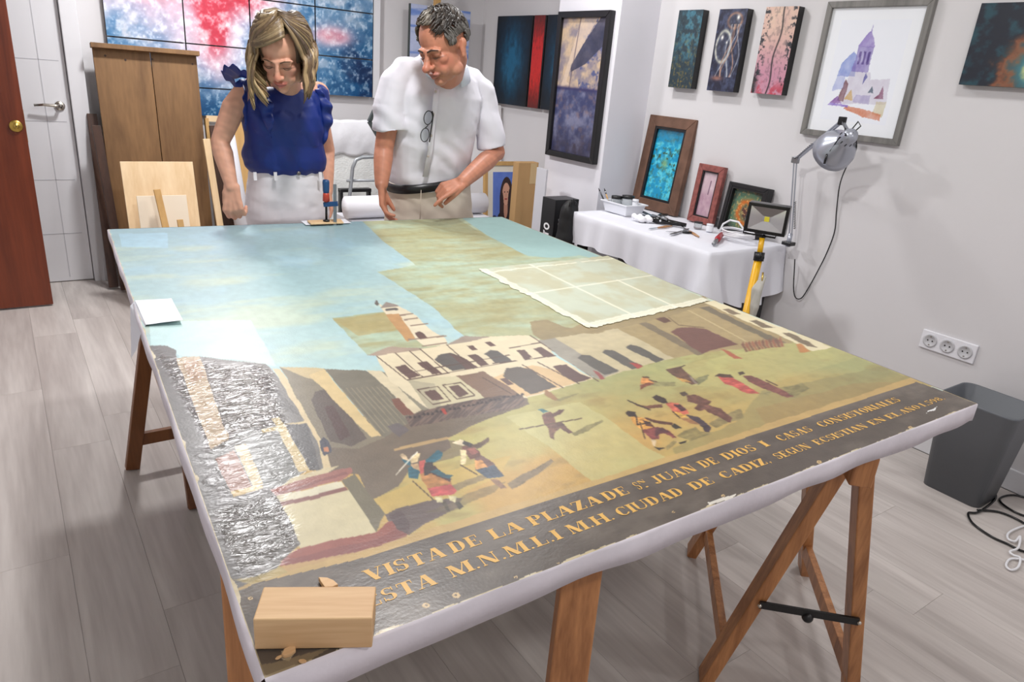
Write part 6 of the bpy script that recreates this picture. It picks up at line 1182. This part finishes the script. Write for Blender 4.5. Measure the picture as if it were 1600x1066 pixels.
# cloth: perimeter drape
m_cl = mat('white_tablecloth', (226, 227, 235), .85, var=.015, vs_=5, bump=.3, bs=25, distance=.002)
per = [(dx1+.004, dy1, .12), (fx0, dy1, .16), (fx0, dy0, .20), (dx1+.0, dy0-.0, .20)]   # x, y, drop
cl2 = B(); samples = []
def seg(a, b_, n):
    for i in range(n): t = i/n; yield (a[0]+(b_[0]-a[0])*t, a[1]+(b_[1]-a[1])*t, a[2]+(b_[2]-a[2])*t)
r_c = .035; loop_ = []
for k_ in range(3): loop_ += list(seg(per[k_], per[k_+1], (24, 90, 46)[k_]))
nD = len(loop_); loop_.append(per[3]); loop_ += list(seg((per[3][0], per[3][1], .004), (per[0][0], per[0][1], .004), 60))[1:]; nL = len(loop_); cxm, cym = (fx0+dx1)/2, (dy0+dy1)/2; vs_ = []; NR = 16; SC = (.0, .3, .6, .8, .92, .985, 1.0); w_ = len(SC)+NR
for i, (x_, y_, dr_) in enumerate(loop_):
    a = loop_[i-2]; b_ = loop_[(i+2) % nL]; tx, ty2 = b_[0]-a[0], b_[1]-a[1]; l__ = math.hypot(tx, ty2); nx_, ny_ = ty2/l__, -tx/l__
    if nx_*(x_-cxm)+ny_*(y_-cym) < 0: nx_, ny_ = -nx_, -ny_
    s_ = i/nD; dr2 = dr_*(1+.07*math.sin(s_*15)+.03*math.sin(s_*40+1)); fold = (.009*math.sin(s_*64)+.005*math.sin(s_*103+2)+.014*math.sin(s_*25+1))
    cr2 = math.exp(-((i-114)/7)**2); fold += .06*cr2; dr2 += .03*cr2
    if i > nD: fold = 0; dr2 = .003
    elif i > 114: fold += .03*math.sin((i-114)/46*math.pi)+.02*math.sin((i-114)*.45); dr2 *= 1+.35*math.sin((i-114)/46*3.0)
    for sc in SC:
        u_ = cxm+(x_-cxm)*sc; v_ = cym+(y_-cym)*sc; ed_ = 1-sc**6; vs_.append((u_, v_, DZ+.0042+.0022*math.sin(u_*29+v_*5)*math.sin(v_*21)*ed_+.002*ed_*float(fbm(u_*9, v_*8, 2, 3))-.0012*(sc == 1)))
    for j in range(NR):
        t = (j+1)/NR; dd = dr2*t; out_ = .0035+min(1, t*6)*.005+fold*t**1.2
        if i > nD: out_ = .001
        vs_.append((min(x_+nx_*out_, WX-.004), y_+ny_*out_, DZ+.0005-dd))
fs = [(i*w_+j, i*w_+j+1, ((i+1) % nL)*w_+j+1, ((i+1) % nL)*w_+j) for i in range(nL) for j in range(w_-1)]
clo = tag(cl2.add(vs_, fs).build('tablecloth', m_cl, None, True), 'white cloth draped over the desk along the right wall', 'tablecloth'); 
TD = DZ+.0085
# ---- art leaning on the desk
m_brz = mat('bronze_patina_frame', (112, 82, 66), .5, .2, var=.3, vs_=14, bump=.4, bs=40); m_red2 = mat('red_mottled_frame', (140, 78, 72), .5, var=.35, vs_=50, bump=.3, bs=90)
def leanart(px, xt, fo, fi, w1, w2, th, mo, mi, fn, label, nx=70, ny=150):
    BL_, BR_ = at(px[0][0], px[0][1], 2, TD), at(px[1][0], px[1][1], 2, TD); TL_ = at(px[2][0], px[2][1], 0, xt)
    xx = WX-.072-fo; BL_ = Vector((xx, at(px[0][0], px[0][1], 0, xx).y, TD+.003)); BR_ = Vector((xx, at(px[1][0], px[1][1], 0, xx).y, TD+.003)); yy = BL_.y; TL_ = Vector((xt, yy, TL_.z)); M_, w_, h_ = frame_basis(BL_, BR_, TL_); t = thing('framed_painting', BL_, label, 'painting', 'small framed paintings leaning on the desk')
    framebars(B(), M_, w_, h_, w1, -th, 0).build('outer_frame', mo, t, bevel=.003)
    framebars(B(), M_, w_, h_, w2, -th*.8, -.004, inset=w1-.001).build('inner_rebate', mi, t); i_ = w1+w2-.003
    MB().box((w_/2, h_/2, -th*.7), (w_-.01, h_-.01, .006), M_).build('backing', m_black, t)
    colgrid('painted_face', M_ @ Matrix.Translation((i_, i_, -th*.55)), w_-2*i_, h_-2*i_, nx, ny, fn, m_artg, t); return M_, w_, h_
def f_cyan(u, v):
    n = fbm(u*8, v*16, 3, 5); n2 = fbm(u*14, v*28, 7, 4); c = mix(c3(24, 150, 196), c3(90, 206, 226), sstep(.4, .7, n)); c = mix(c, c3(60, 92, 70), sstep(.55, .68, n2)*.8*(.5+.8*sstep(.3, .6, v)*sstep(.8, .6, v)))
    c = mix(c, c3(176, 170, 70), np.exp(-(((u-.5)/.12)**2+((v-.52)/.07)**2))*.6); return mix(c, c3(50, 100, 130), sstep(.75, .95, v)*n)
leanart(((985, 320), (1053, 338), (1036, 181)), WX-.012, 0, 0, .060, .014, .035, m_brz, m_blackfr, f_cyan, 'tall bronze-framed turquoise painting, leftmost leaning on the desk')
def f_pnk(u, v): n = fbm(u*5, v*9, 3, 4); c = mix(c3(204, 176, 186), c3(168, 130, 150), n); c = mix(c, c3(228, 212, 214), sstep(.4, .7, v)*n); return mix(c, c3(96, 66, 90), np.exp(-((u-.55-.1*(v-.6))/.035)**2)*(v > .5)*(v < .82)*.8)
leanart(((1073, 341), (1111, 355), (1106, 257)), WX-.045, 0, 0, .034, .008, .028, m_red2, m_blackfr, f_pnk, 'narrow red-framed pink painting leaning in the middle of the desk')
def f_orb(u, v):
    n = fbm(u*7, v*7, 3, 5); n2 = fbm(u*20, v*20, 7, 3); r_ = np.sqrt((u-.55)**2+(v-.45)**2)+(n-.5)*.2; c = mix(c3(60, 110, 96), c3(120, 146, 110), n); c = mix(c, c3(206, 110, 50), np.exp(-((r_-.27)/.1)**2)*.95); c = mix(c, c3(90, 60, 56), sstep(.18, .1, r_)); c = mix(c, c3(230, 190, 120), sstep(.6, .7, n2)*.6); return mix(c, c3(60, 56, 62), sstep(.42, .6, r_)*.6*n*1.5)
leanart(((1121, 352), (1180, 372), (1146, 284)), WX-.06, .02, 0, .022, .010, .05, m_blackfr, m_blackfr, f_orb, 'black-framed orange and green painting leaning behind the floodlight', ny=90, nx=90)
# ---- items on the desk
m_wpl = mat('white_plastic', (236, 238, 244), .35, var=.01); m_clear = mat('clear_jar_plastic', (226, 230, 232), .12, var=0, trans=.75); m_lid = m_black
tp_ = at(973, 333, 2, TD); ang = math.atan2(0, 1)
ty_ = thing('plastic_tub', tp_, 'white plastic tub holding jars and brushes at the far end of the desk', 'tub')
def tub(c_, lx, ly, h_, flare, wall=.003):
    mb = B(); o_ = []; 
    def ring(hx, hy, z_): return [(c_.x+sx*hx, c_.y+sy*hy, c_.z+z_) for sx, sy in ((-1, -1), (-1, -.0), (-1, 1), (0, 1), (1, 1), (1, 0), (1, -1), (0, -1))]
    R_ = [ring(lx, ly, 0), ring(lx+flare, ly+flare, h_), ring(lx+flare+.010, ly+flare+.010, h_), ring(lx+flare+.010, ly+flare+.010, h_-.006), ring(lx+flare+.002, ly+flare+.002, h_-.006)]
    R_ = [ring(lx-wall, ly-wall, wall), ring(lx+flare-wall, ly+flare-wall, h_), ring(lx+flare+.010, ly+flare+.010, h_+.001), ring(lx+flare+.010, ly+flare+.010, h_-.006), ring(lx+flare, ly+flare, h_-.006), ring(lx, ly, 0)]
    vs_ = [p for r_ in R_ for p in r_]; fs = [(i*8+k_, i*8+(k_+1) % 8, i*8+8+(k_+1) % 8, i*8+8+k_) for i in range(5) for k_ in range(8)]+[tuple(range(8)), tuple(range(40, 48))[::-1]]; return mb.add(vs_, fs)
tub(tp_, .060, .085, .062, .014).build('tub_body', m_wpl, ty_, bevel=.002)
def jar(px, py, r_, h_, label, lidm=m_lid, z_=TD, body=m_clear, cat='jar', nm='jar', nudge=None):
    p = at(px, py, 2, z_) if nudge is None else nudge
    t = thing(nm, p, label, cat); T_ = Matrix.Translation(p)
    B().lathe([(0, .001), (r_*.95, .001), (r_, .004), (r_, h_*.8), (r_*.93, h_*.84), (0, h_*.84)], T_, 20, False).build('jar_body', body, t, True); B().lathe([(0, h_*.84), (r_*1.04, h_*.84), (r_*1.04, h_), (0, h_)], T_, 20, False).build('lid', lidm, t, True); return t
jar(0, 0, .030, .085, 'clear jar with black lid in the tub, nearer one', nudge=tp_+V3(-.018, .045, .004)); jar(0, 0, .034, .095, 'larger clear jar with black lid in the middle of the tub', nudge=tp_+V3(.022, -.005, .004)); jar(0, 0, .017, .085, 'small white bottle with round white cap in the tub', m_wpl, body=m_wpl, nudge=tp_+V3(.022, -.066, .004), cat='bottle', nm='bottle')
for k_, (a_, b__, lb) in enumerate((((-.045, .078), (-.085, .135), 'thin dark paintbrush sticking out of the tub'), ((-.02, .080), (-.05, .125), 'paintbrush with golden handle tip leaning in the tub'))):
    p0 = tp_+V3(a_[0], a_[1], .01); p1 = tp_+V3(b__[0], b__[1], .12); t = thing('paintbrush', p0, lb, 'brush'); pm = p0.lerp(p1, .72); B().tube([p0, p0.lerp(p1, .4), pm], [.0025, .0045, .004], 8).build('handle', m_och if k_ else m_black, t, True); B().tube([pm, p0.lerp(p1, .85)], .0045, 8).build('ferrule', m_steel, t, True); B().tube([p0.lerp(p1, .85), p1], [.0045, .001], 8).build('bristles', m_dark, t, True)
cp_ = at(1001, 343, 2, TD+.012); cb = B()
for _ in range(16): cb.ball(cp_+V3(rnd.uniform(-.03, .03), rnd.uniform(-.045, .045), rnd.uniform(-.004, .012)), rnd.uniform(.012, .018))
me_ = remesh(cb, .004, 2); ob_ = link('cotton_wool', me_, mat('cotton_wool', (246, 246, 250), .95, var=.02, bump=.6, bs=120), None); me_.polygons.foreach_set('use_smooth', [True]*len(me_.polygons)); tag(ob_, 'clump of white cotton wool on the desk in front of tub', 'cotton wool')
m_hd = mat('black_gloss_tool', (16, 16, 18), .25, var=0)
a = at(1016, 342, 2, TD+.018); b_ = at(1072, 352, 2, TD+.016); hd_ = thing('heat_tool', a, 'black electric hand tool lying across the desk', 'tool')
B().tube([a, a.lerp(b_, .2), a.lerp(b_, .5), b_], [.014, .018, .015, .010], 14).build('tool_body', m_hd, hd_, True); c_ = at(1038, 336, 2, TD+.02); B().tube([a.lerp(b_, .12), c_.lerp(a, .3)+V3(.0, 0, .004), c_+V3(.02, 0, 0)], [.012, .010, .008], 12).build('tool_handle', m_hd, hd_, True)
lg_ = a.lerp(b_, .35)+V3(-.017, 0, .002); B().ball(lg_, .006).build('power_button', m_wpl, hd_, True)
a = at(1004, 331, 2, TD+.012); b_ = at(1030, 343, 2, TD+.012); tag(B().tube([a, b_], [.012, .008], 10, True, .5).build('metal_scraper', mat('blue_grey_metal', (92, 112, 122), .35, .5), None, True), 'blue-grey metal scraper behind the black hand tool', 'tool')
a = at(1031, 339, 2, TD+.04); b_ = at(1043, 343, 2, TD+.034); tag(B().tube([a, a.lerp(b_, .5)+V3(0, 0, .002), b_], [.006, .013, .012], 12, True, .6).tube([a, at(1019, 336, 2, TD+.03)], .005, 8).build('palette_spoon', m_steel, None, True), 'steel spoon-like palette tool lying on the black hand tool', 'tool')
def knife(p0, p1, wd_, label, hm_c, frac=.5, nm='palette_knife'):
    a = at(p0[0], p0[1], 2, TD+.004); b_ = at(p1[0], p1[1], 2, TD+.004); t = thing(nm, a, label, 'tool'); m_ = a.lerp(b_, frac); B().tube([a, a.lerp(m_, .5), m_], [.0035, .0065, .0045], 10).build('handle', hm_c, t, True); d = (b_-a).normalized(); s__ = V3(-d.y, d.x, 0)*wd_
    B().add([m_-s__*.6, m_+s__*.6, b_.lerp(m_, .3)+s__, b_, b_.lerp(m_, .3)-s__]+[q_+V3(0, 0, .001) for q_ in (m_-s__*.6, m_+s__*.6, b_.lerp(m_, .3)+s__, b_, b_.lerp(m_, .3)-s__)], [(0, 4, 3, 2, 1), (5, 6, 7, 8, 9)]+[(i, (i+1) % 5, 5+(i+1) % 5, 5+i) for i in range(5)]).build('blade', m_steel, t)
m_hwood = wood('tool_handle_wood', (160, 112, 76), (200, 156, 112), axis=1, scale=30, rough=.4)
knife((1050, 353), (1013, 358), .006, 'wooden-handled palette knife with dark tip pointing left', m_hwood, .6)
knife((1076, 358), (1046, 367), .010, 'steel palette knife lying nearest the desk front edge', m_steel, .35)
knife((1092, 370), (1062, 352), .004, 'pale-handled brush tool lying diagonally on the desk', m_hwood, .45)
knife((1084, 364), (1040, 362), .006, 'thin grey scalpel lying beside the palette knives', m_dark, .4, 'scalpel')
jar(1091, 338, .030, .10, 'clear jar with black lid in front of the narrow pink painting')
jar(1090, 357, .022, .035, 'short clear jar with flat black lid lying low on desk'); jar(1108, 362, .018, .04, 'small white pot beside the short clear jar', m_wpl, body=m_wpl, cat='pot', nm='small_pot'); jar(1120, 352, .014, .05, 'tiny clear bottle standing under the orange and green painting', m_wpl, cat='bottle', nm='bottle')
m_wc = mat('white_cable', (232, 232, 236), .4, var=0)
cc = at(1150, 372, 2, TD+.01); P_ = []
for i in range(90): t = i/89*2*math.pi*4; P_.append(cc+V3(.062*math.cos(t)*(1+.15*math.sin(i*.4)), .085*math.sin(t)*(1+.12*math.cos(i*.31)), .006+.0035*(i/22)+.012*(1+math.sin(t*.5+1))))
cbl = thing('power_cable', cc, 'coiled white power cable on the desk under the floodlight', 'cable'); B().tube(P_, .004, 8).build('cable', m_wc, cbl, True)
P_ = [at(1124, 362, 2, TD+.01), at(1130, 350, 2, TD+.05), at(1141, 344, 2, TD+.075), at(1154, 347, 2, TD+.08), at(1161, 357, 2, TD+.05), at(1163, 372, 2, TD+.01)]; B().tube(P_, .005, 8).build('cable_loop', m_wc, cbl, True)
a = at(1115, 381, 2, TD+.012); b_ = at(1128, 366, 2, TD+.016); pl_ = thing('red_plug', a, 'red plug with grey tip on the near end of the desk', 'plug'); m_rp = mat('red_plastic', (164, 24, 36), .3, var=0)
B().tube([a.lerp(b_, .35), a.lerp(b_, .5), b_], [.011, .0155, .012], 14).build('plug_body', m_rp, pl_, True); B().tube([a, a.lerp(b_, .35)], [.009, .010], 12).build('plug_tip', m_steel, pl_, True)
# ---- floodlight on yellow stand
FX = 2.50; ft = at(1199, 342, 0, FX); m_yel = mat('yellow_painted_steel', (232, 176, 20), .35, var=.02)
fl_ = thing('floodlight', Vector((ft.x-.02, ft.y, 0)), 'black LED floodlight on a yellow telescopic stand beside the desk', 'floodlight')
base = at(1165, 490, 0, FX-.05); top = at(1191, 372, 0, FX); dd = (base-top); pbot = top+dd*((top.z-.02)/(-dd.z)) if dd.z < 0 else base
kn_ = at(1186, 401, 0, FX-.01)
B().tube([kn_, top], .011, 14).build('upper_pole', m_yel, fl_, True); B().tube([top+(kn_-top)*1.0, Vector((pbot.x, pbot.y, .05))], .0165, 14).build('lower_pole', m_yel, fl_, True)
dn_ = (top-kn_).normalized(); B().tube([kn_-dn_*.018, kn_+dn_*.018], .021, 14).build('clamp_collar', m_black, fl_, True); B().beam(kn_, kn_+V3(-.02, -.035, .004), .012, .01).build('clamp_knob', m_black, fl_, bevel=.002)
for a_ in (20, 140, 260): r_ = math.radians(a_); B().tube([Vector((pbot.x, pbot.y, .16)), Vector((pbot.x+.20*math.cos(r_), pbot.y+.20*math.sin(r_), .01))], .008, 8).build('tripod_leg', m_yel, fl_, True)
N = (CAM-ft); N.z = -.1; N.normalize(); N = (N+CR*(-.15)).normalized(); Uf = V3(0, 0, 1).cross(N).normalized(); Vf = N.cross(Uf); Ml = basis(Uf, Vf, N, ft)
wL = 62/ppm(ft); hL = 46/ppm(ft); hdq = B().box((0, 0, -.012), (wL, hL, .045), Ml).build('lamp_housing', m_hd, fl_, bevel=.004)
for k_ in range(9): MB().box((-wL*.4+k_*wL*.1, 0, -.043), (.003, hL*.85, .022), Ml).build('cooling_fin', m_hd, hdq)
framebars(B(), Ml @ Matrix.Translation((-wL/2, -hL/2, 0)), wL, hL, .013, .010, .020).build('front_bezel', m_hd, hdq, bevel=.002)
m_refl = mat('lamp_reflector', (226, 228, 232), .15, 1, var=0); wi, hi_ = wL/2-.013, hL/2-.012
o4 = [(-wi, -hi_), (wi, -hi_), (wi, hi_), (-wi, hi_)]; i4 = [(x_*.22, y_*.22) for x_, y_ in o4]; vs_ = [Ml @ Vector((x_, y_, .0155)) for x_, y_ in o4]+[Ml @ Vector((x_, y_, .0112)) for x_, y_ in i4]
B().add(vs_, [(k_, (k_+1) % 4, 4+(k_+1) % 4, 4+k_) for k_ in range(4)]+[(4, 5, 6, 7)]).build('reflector', m_refl, hdq); MB().box((0, 0, .0125), (.019, .019, .003), Ml).build('led_chip', mat('led_yellow', (226, 214, 60), .5), hdq)
br_ = B().tube([Ml @ Vector(q_) for q_ in ((-wL/2-.004, 0, -.01), (-wL/2-.004, -hL/2-.014, -.01), (wL/2*.55, -hL/2-.014, -.01), (wL/2*.55, -hL/2+.0, -.01))], .004, 6).build('bracket', m_hd, fl_, True); B().tube([Ml @ Vector((-.0, -hL/2-.014, -.01)), top], .009, 10).build('pole_head', m_hd, fl_, True)
# gloves / rag hanging from the stand
m_rag = mat('grey_work_glove', (186, 184, 176), .9, var=.08, vs_=30, bump=.4, bs=60); gA = at(1192, 430, 0, FX-.02); rg = B()
for k_ in range(6): x0_ = gA+Vector((.0, -.006*k_+.015, 0)); rg.tube([gA+V3(.0, -.003*k_, .0), x0_+V3(-.02, 0, -.06), x0_+V3(-.02+.006*math.sin(k_), .008*math.sin(k_*2), -.13), x0_+V3(-.02, .008, -.20-.03*math.sin(k_*1.7))], [.005, .010, .011, .007], 8)
me_ = remesh(rg, .005, 2); me_.polygons.foreach_set('use_smooth', [True]*len(me_.polygons)); ob_ = link('work_gloves', me_, m_rag, None); tag(ob_, 'pale grey cloth gloves hanging from the yellow stand', 'gloves')
tag(B().tube([gA+V3(-.004, 0, .012), gA+V3(-.010, -.01, -.02), gA+V3(-.012, -.012, -.05)], [.004, .004, .002], 8).build('cord_hook', m_brass, None, True), 'small brass hook holding the gloves on the yellow stand', 'hook')
# ---- desk lamp
LX = WX-.10; m_sil = mat('silver_lamp_paint', (176, 180, 192), .3, .55, var=.02); l0 = at(1233, 376, 0, LX+.02); l1 = at(1243, 250, 0, LX); l2 = at(1316, 189, 0, LX-.12)
la_ = thing('desk_lamp', l0, 'silver spring-arm desk lamp clamped to the near end of the desk', 'lamp')
for o_ in (-.007, .007): B().beam(l0+V3(0, o_, .03), l1+V3(0, o_, 0), .006, .006).build('lower_arm', m_sil, la_); B().beam(l1+V3(0, o_, 0), l2+V3(0, o_, 0), .006, .006).build('upper_arm', m_sil, la_)
def spring(a, b_, r_, turns): return [a.lerp(b_, i/(turns*8))+V3(r_*math.cos(i*.785), r_*math.sin(i*.785), 0) for i in range(turns*8+1)]
B().tube(spring(l0+V3(0, -.015, .06), l0.lerp(l1, .5)+V3(0, -.015, 0), .005, 16), .0012, 5).build('spring', m_dark, la_, True); B().tube(spring(l1+V3(0, .012, -.005), l1.lerp(l2, .45)+V3(0, .012, 0), .005, 12), .0012, 5).build('spring', m_dark, la_, True)
B().box(l1, (.02, .034, .03)).build('elbow_joint', m_steel, la_, bevel=.003); B().box(l2, (.02, .03, .034)).build('head_joint', m_dark, la_, bevel=.003)
B().tube([l0+V3(0, 0, -.03), l0+V3(0, 0, .035)], .011, 12).build('clamp_pin', m_sil, la_, True); B().box(l0+V3(0, 0, -.014), (.045, .05, .018)).build('desk_clamp', m_hd, la_, bevel=.003)
hc0 = at(1329, 212, 0, LX-.16); hc1 = at(1292, 246, 0, LX-.06); ax = (hc1-hc0).normalized(); sd_ = ax.cross(V3(1, 0, 0)).normalized(); nv = sd_.cross(ax); Mh = basis(sd_, nv, ax, hc0)
sc_ = 1/ppm(hc0)
B().lathe([(0, -8*sc_), (9*sc_, -6*sc_), (12*sc_, 0), (12.5*sc_, 14*sc_), (14*sc_, 18*sc_), (26*sc_, 30*sc_), (32*sc_, 44*sc_), (33.5*sc_, 58*sc_), (32.5*sc_, 58*sc_), (31*sc_, 45*sc_), (25*sc_, 32*sc_), (0, 22*sc_)], Mh, 32, False).build('lamp_shade', m_sil, la_, True)
for k_ in range(10): a_ = k_*.628; B().box((12.6*sc_*math.cos(a_), 12.6*sc_*math.sin(a_), 9*sc_), (.003, .003, .016), Mh).build('vent_slot', m_hd, la_)
B().ball(hc0+ax*.045*1.0, .022).build('bulb', mat('bulb_glass', (240, 238, 230), .2), la_, True)
B().beam(l2, hc0, .008, .012).build('head_bracket', m_steel, la_)
B().tube([hc0-ax*.02, at(1331, 202, 0, LX-.14), at(1341, 190, 0, LX-.14), at(1345, 197, 0, LX-.14), at(1334, 207, 0, LX-.14), hc0+V3(-.04, .0, .0), at(1320, 190, 0, LX-.09)], .0028, 8).build('cord_loop', m_hd, la_, True)
B().tube([hc0+V3(-.045, .02, -.01), at(1304, 226, 0, LX-.17), at(1297, 236, 0, LX-.175), at(1290, 243, 0, LX-.175)], .0025, 8).build('switch_cord', m_hd, la_, True); B().tube([at(1292, 241, 0, LX-.176), at(1288, 256, 0, LX-.176)], [.004, .005], 8).build('switch', m_hd, la_, True)
cord = [at(x_, y_, 0, xx_) for x_, y_, xx_ in ((1338, 218, LX-.10), (1337, 236, LX-.06), (1322, 262, LX+.0), (1312, 290, WX-.03), (1307, 330, WX-.012), (1304, 362, WX-.010), (1292, 395, WX-.010), (1277, 425, WX-.010), (1262, 452, WX-.010), (1252, 466, WX-.012), (1243, 465, WX-.02), (1240, 450, WX-.03), (1241, 425, WX-.05), (1242, 405, WX-.06))]
def smoothp(P_, n=6):
    r_ = []
    for i in range(len(P_)-1):
        p0, p1, p2, p3 = P_[max(i-1, 0)], P_[i], P_[i+1], P_[min(i+2, len(P_)-1)]
        for j in range(n): t = j/n; r_.append(.5*((2*p1)+(p2-p0)*t+(2*p0-5*p1+4*p2-p3)*t*t+(3*p1-p0-3*p2+p3)*t**3))
    return r_+[P_[-1]]
B().tube(smoothp(cord), .0028, 8).build('power_cord', m_hd, la_, True)
# ------------------------------------------------------------------ bin and cables
m_bin = mat('charcoal_bin_plastic', (100, 104, 110), .45, var=.03, bump=.1, bs=300)
b00, b01 = at(1437, 755, 2, 0), at(1528, 796, 2, 0); cx_ = (b00.x+b01.x)/2; hy = abs(b00.y-b01.y)/2; cy_ = (b00.y+b01.y)/2; hx = .09; bh = .40
tc_ = at(1492, 613, 2, bh)
def rr(cx0, cy0_, hx_, hy_, r_, z_, n=5):
    o_ = []
    for sx, sy, a0_ in ((1, 1, 0), (-1, 1, 90), (-1, -1, 180), (1, -1, 270)):
        for i in range(n+1): a_ = math.radians(a0_+90*i/n); o_.append((cx0+sx*(hx_-r_)+r_*math.cos(a_), cy0_+sy*(hy_-r_)+r_*math.sin(a_), z_))
    return o_
bcx = cx_+hx+.0; R_ = [rr(bcx, cy_, hx-.004, hy-.004, .03, .005), rr(bcx, cy_, hx+.026, hy+.026, .04, bh-.003), rr(bcx, cy_, hx+.030, hy+.030, .044, bh), rr(bcx, cy_, hx+.034, hy+.034, .046, bh-.006), rr(bcx, cy_, hx+.029, hy+.029, .042, bh-.012), rr(bcx, cy_, hx, hy, .032, 0)]
nq = len(R_[0]); mb = B().add([p for r_ in R_ for p in r_], [(i*nq+k_, i*nq+(k_+1) % nq, (i+1)*nq+(k_+1) % nq, (i+1)*nq+k_) for i in range(5) for k_ in range(nq)]+[tuple(range(nq)), tuple(range(5*nq, 6*nq))[::-1]])
tag(mb.build('waste_bin', m_bin, None, True), 'charcoal plastic waste bin against the right wall below the sockets', 'bin')
def cable(name, pts, r_, m, label): 
    P_ = smoothp([at(x_, y_, 2, z_) for x_, y_, z_ in pts]); return tag(B().tube(P_, r_, 8).build(name, m, None, True), label, 'cable')
cable('black_cable', [(1546, 756, .006), (1556, 778, .006), (1530, 800, .006), (1513, 802, .006), (1520, 818, .006), (1548, 838, .006), (1574, 850, .006), (1600, 862, .006), (1640, 868, .006)], .0042, m_hd, 'thin black cable looping on the floor in front of the bin')
cable('black_cable', [(1527, 797, .008), (1560, 800, .006), (1590, 812, .006), (1620, 830, .006), (1640, 836, .006)], .0042, m_hd, 'black cable running right from the bin corner along the floor')
cable('black_cable', [(1640, 812, .006), (1600, 806, .006), (1572, 792, .006), (1562, 780, .006), (1578, 774, .006), (1600, 777, .006), (1640, 790, .006)], .0042, m_hd, 'black cable loop nearest the baseboard right of the bin')
cable('white_cable', [(1640, 812, .006), (1600, 822, .006), (1577, 832, .008), (1575, 842, .008), (1586, 846, .010), (1594, 838, .014), (1591, 856, .012), (1578, 862, .01), (1584, 868, .01), (1594, 872, .012), (1591, 886, .008), (1580, 891, .006), (1572, 884, .006), (1578, 874, .006), (1594, 874, .008), (1620, 880, .006)], .0038, m_wc, 'tangled white cable on the floor at the right edge')
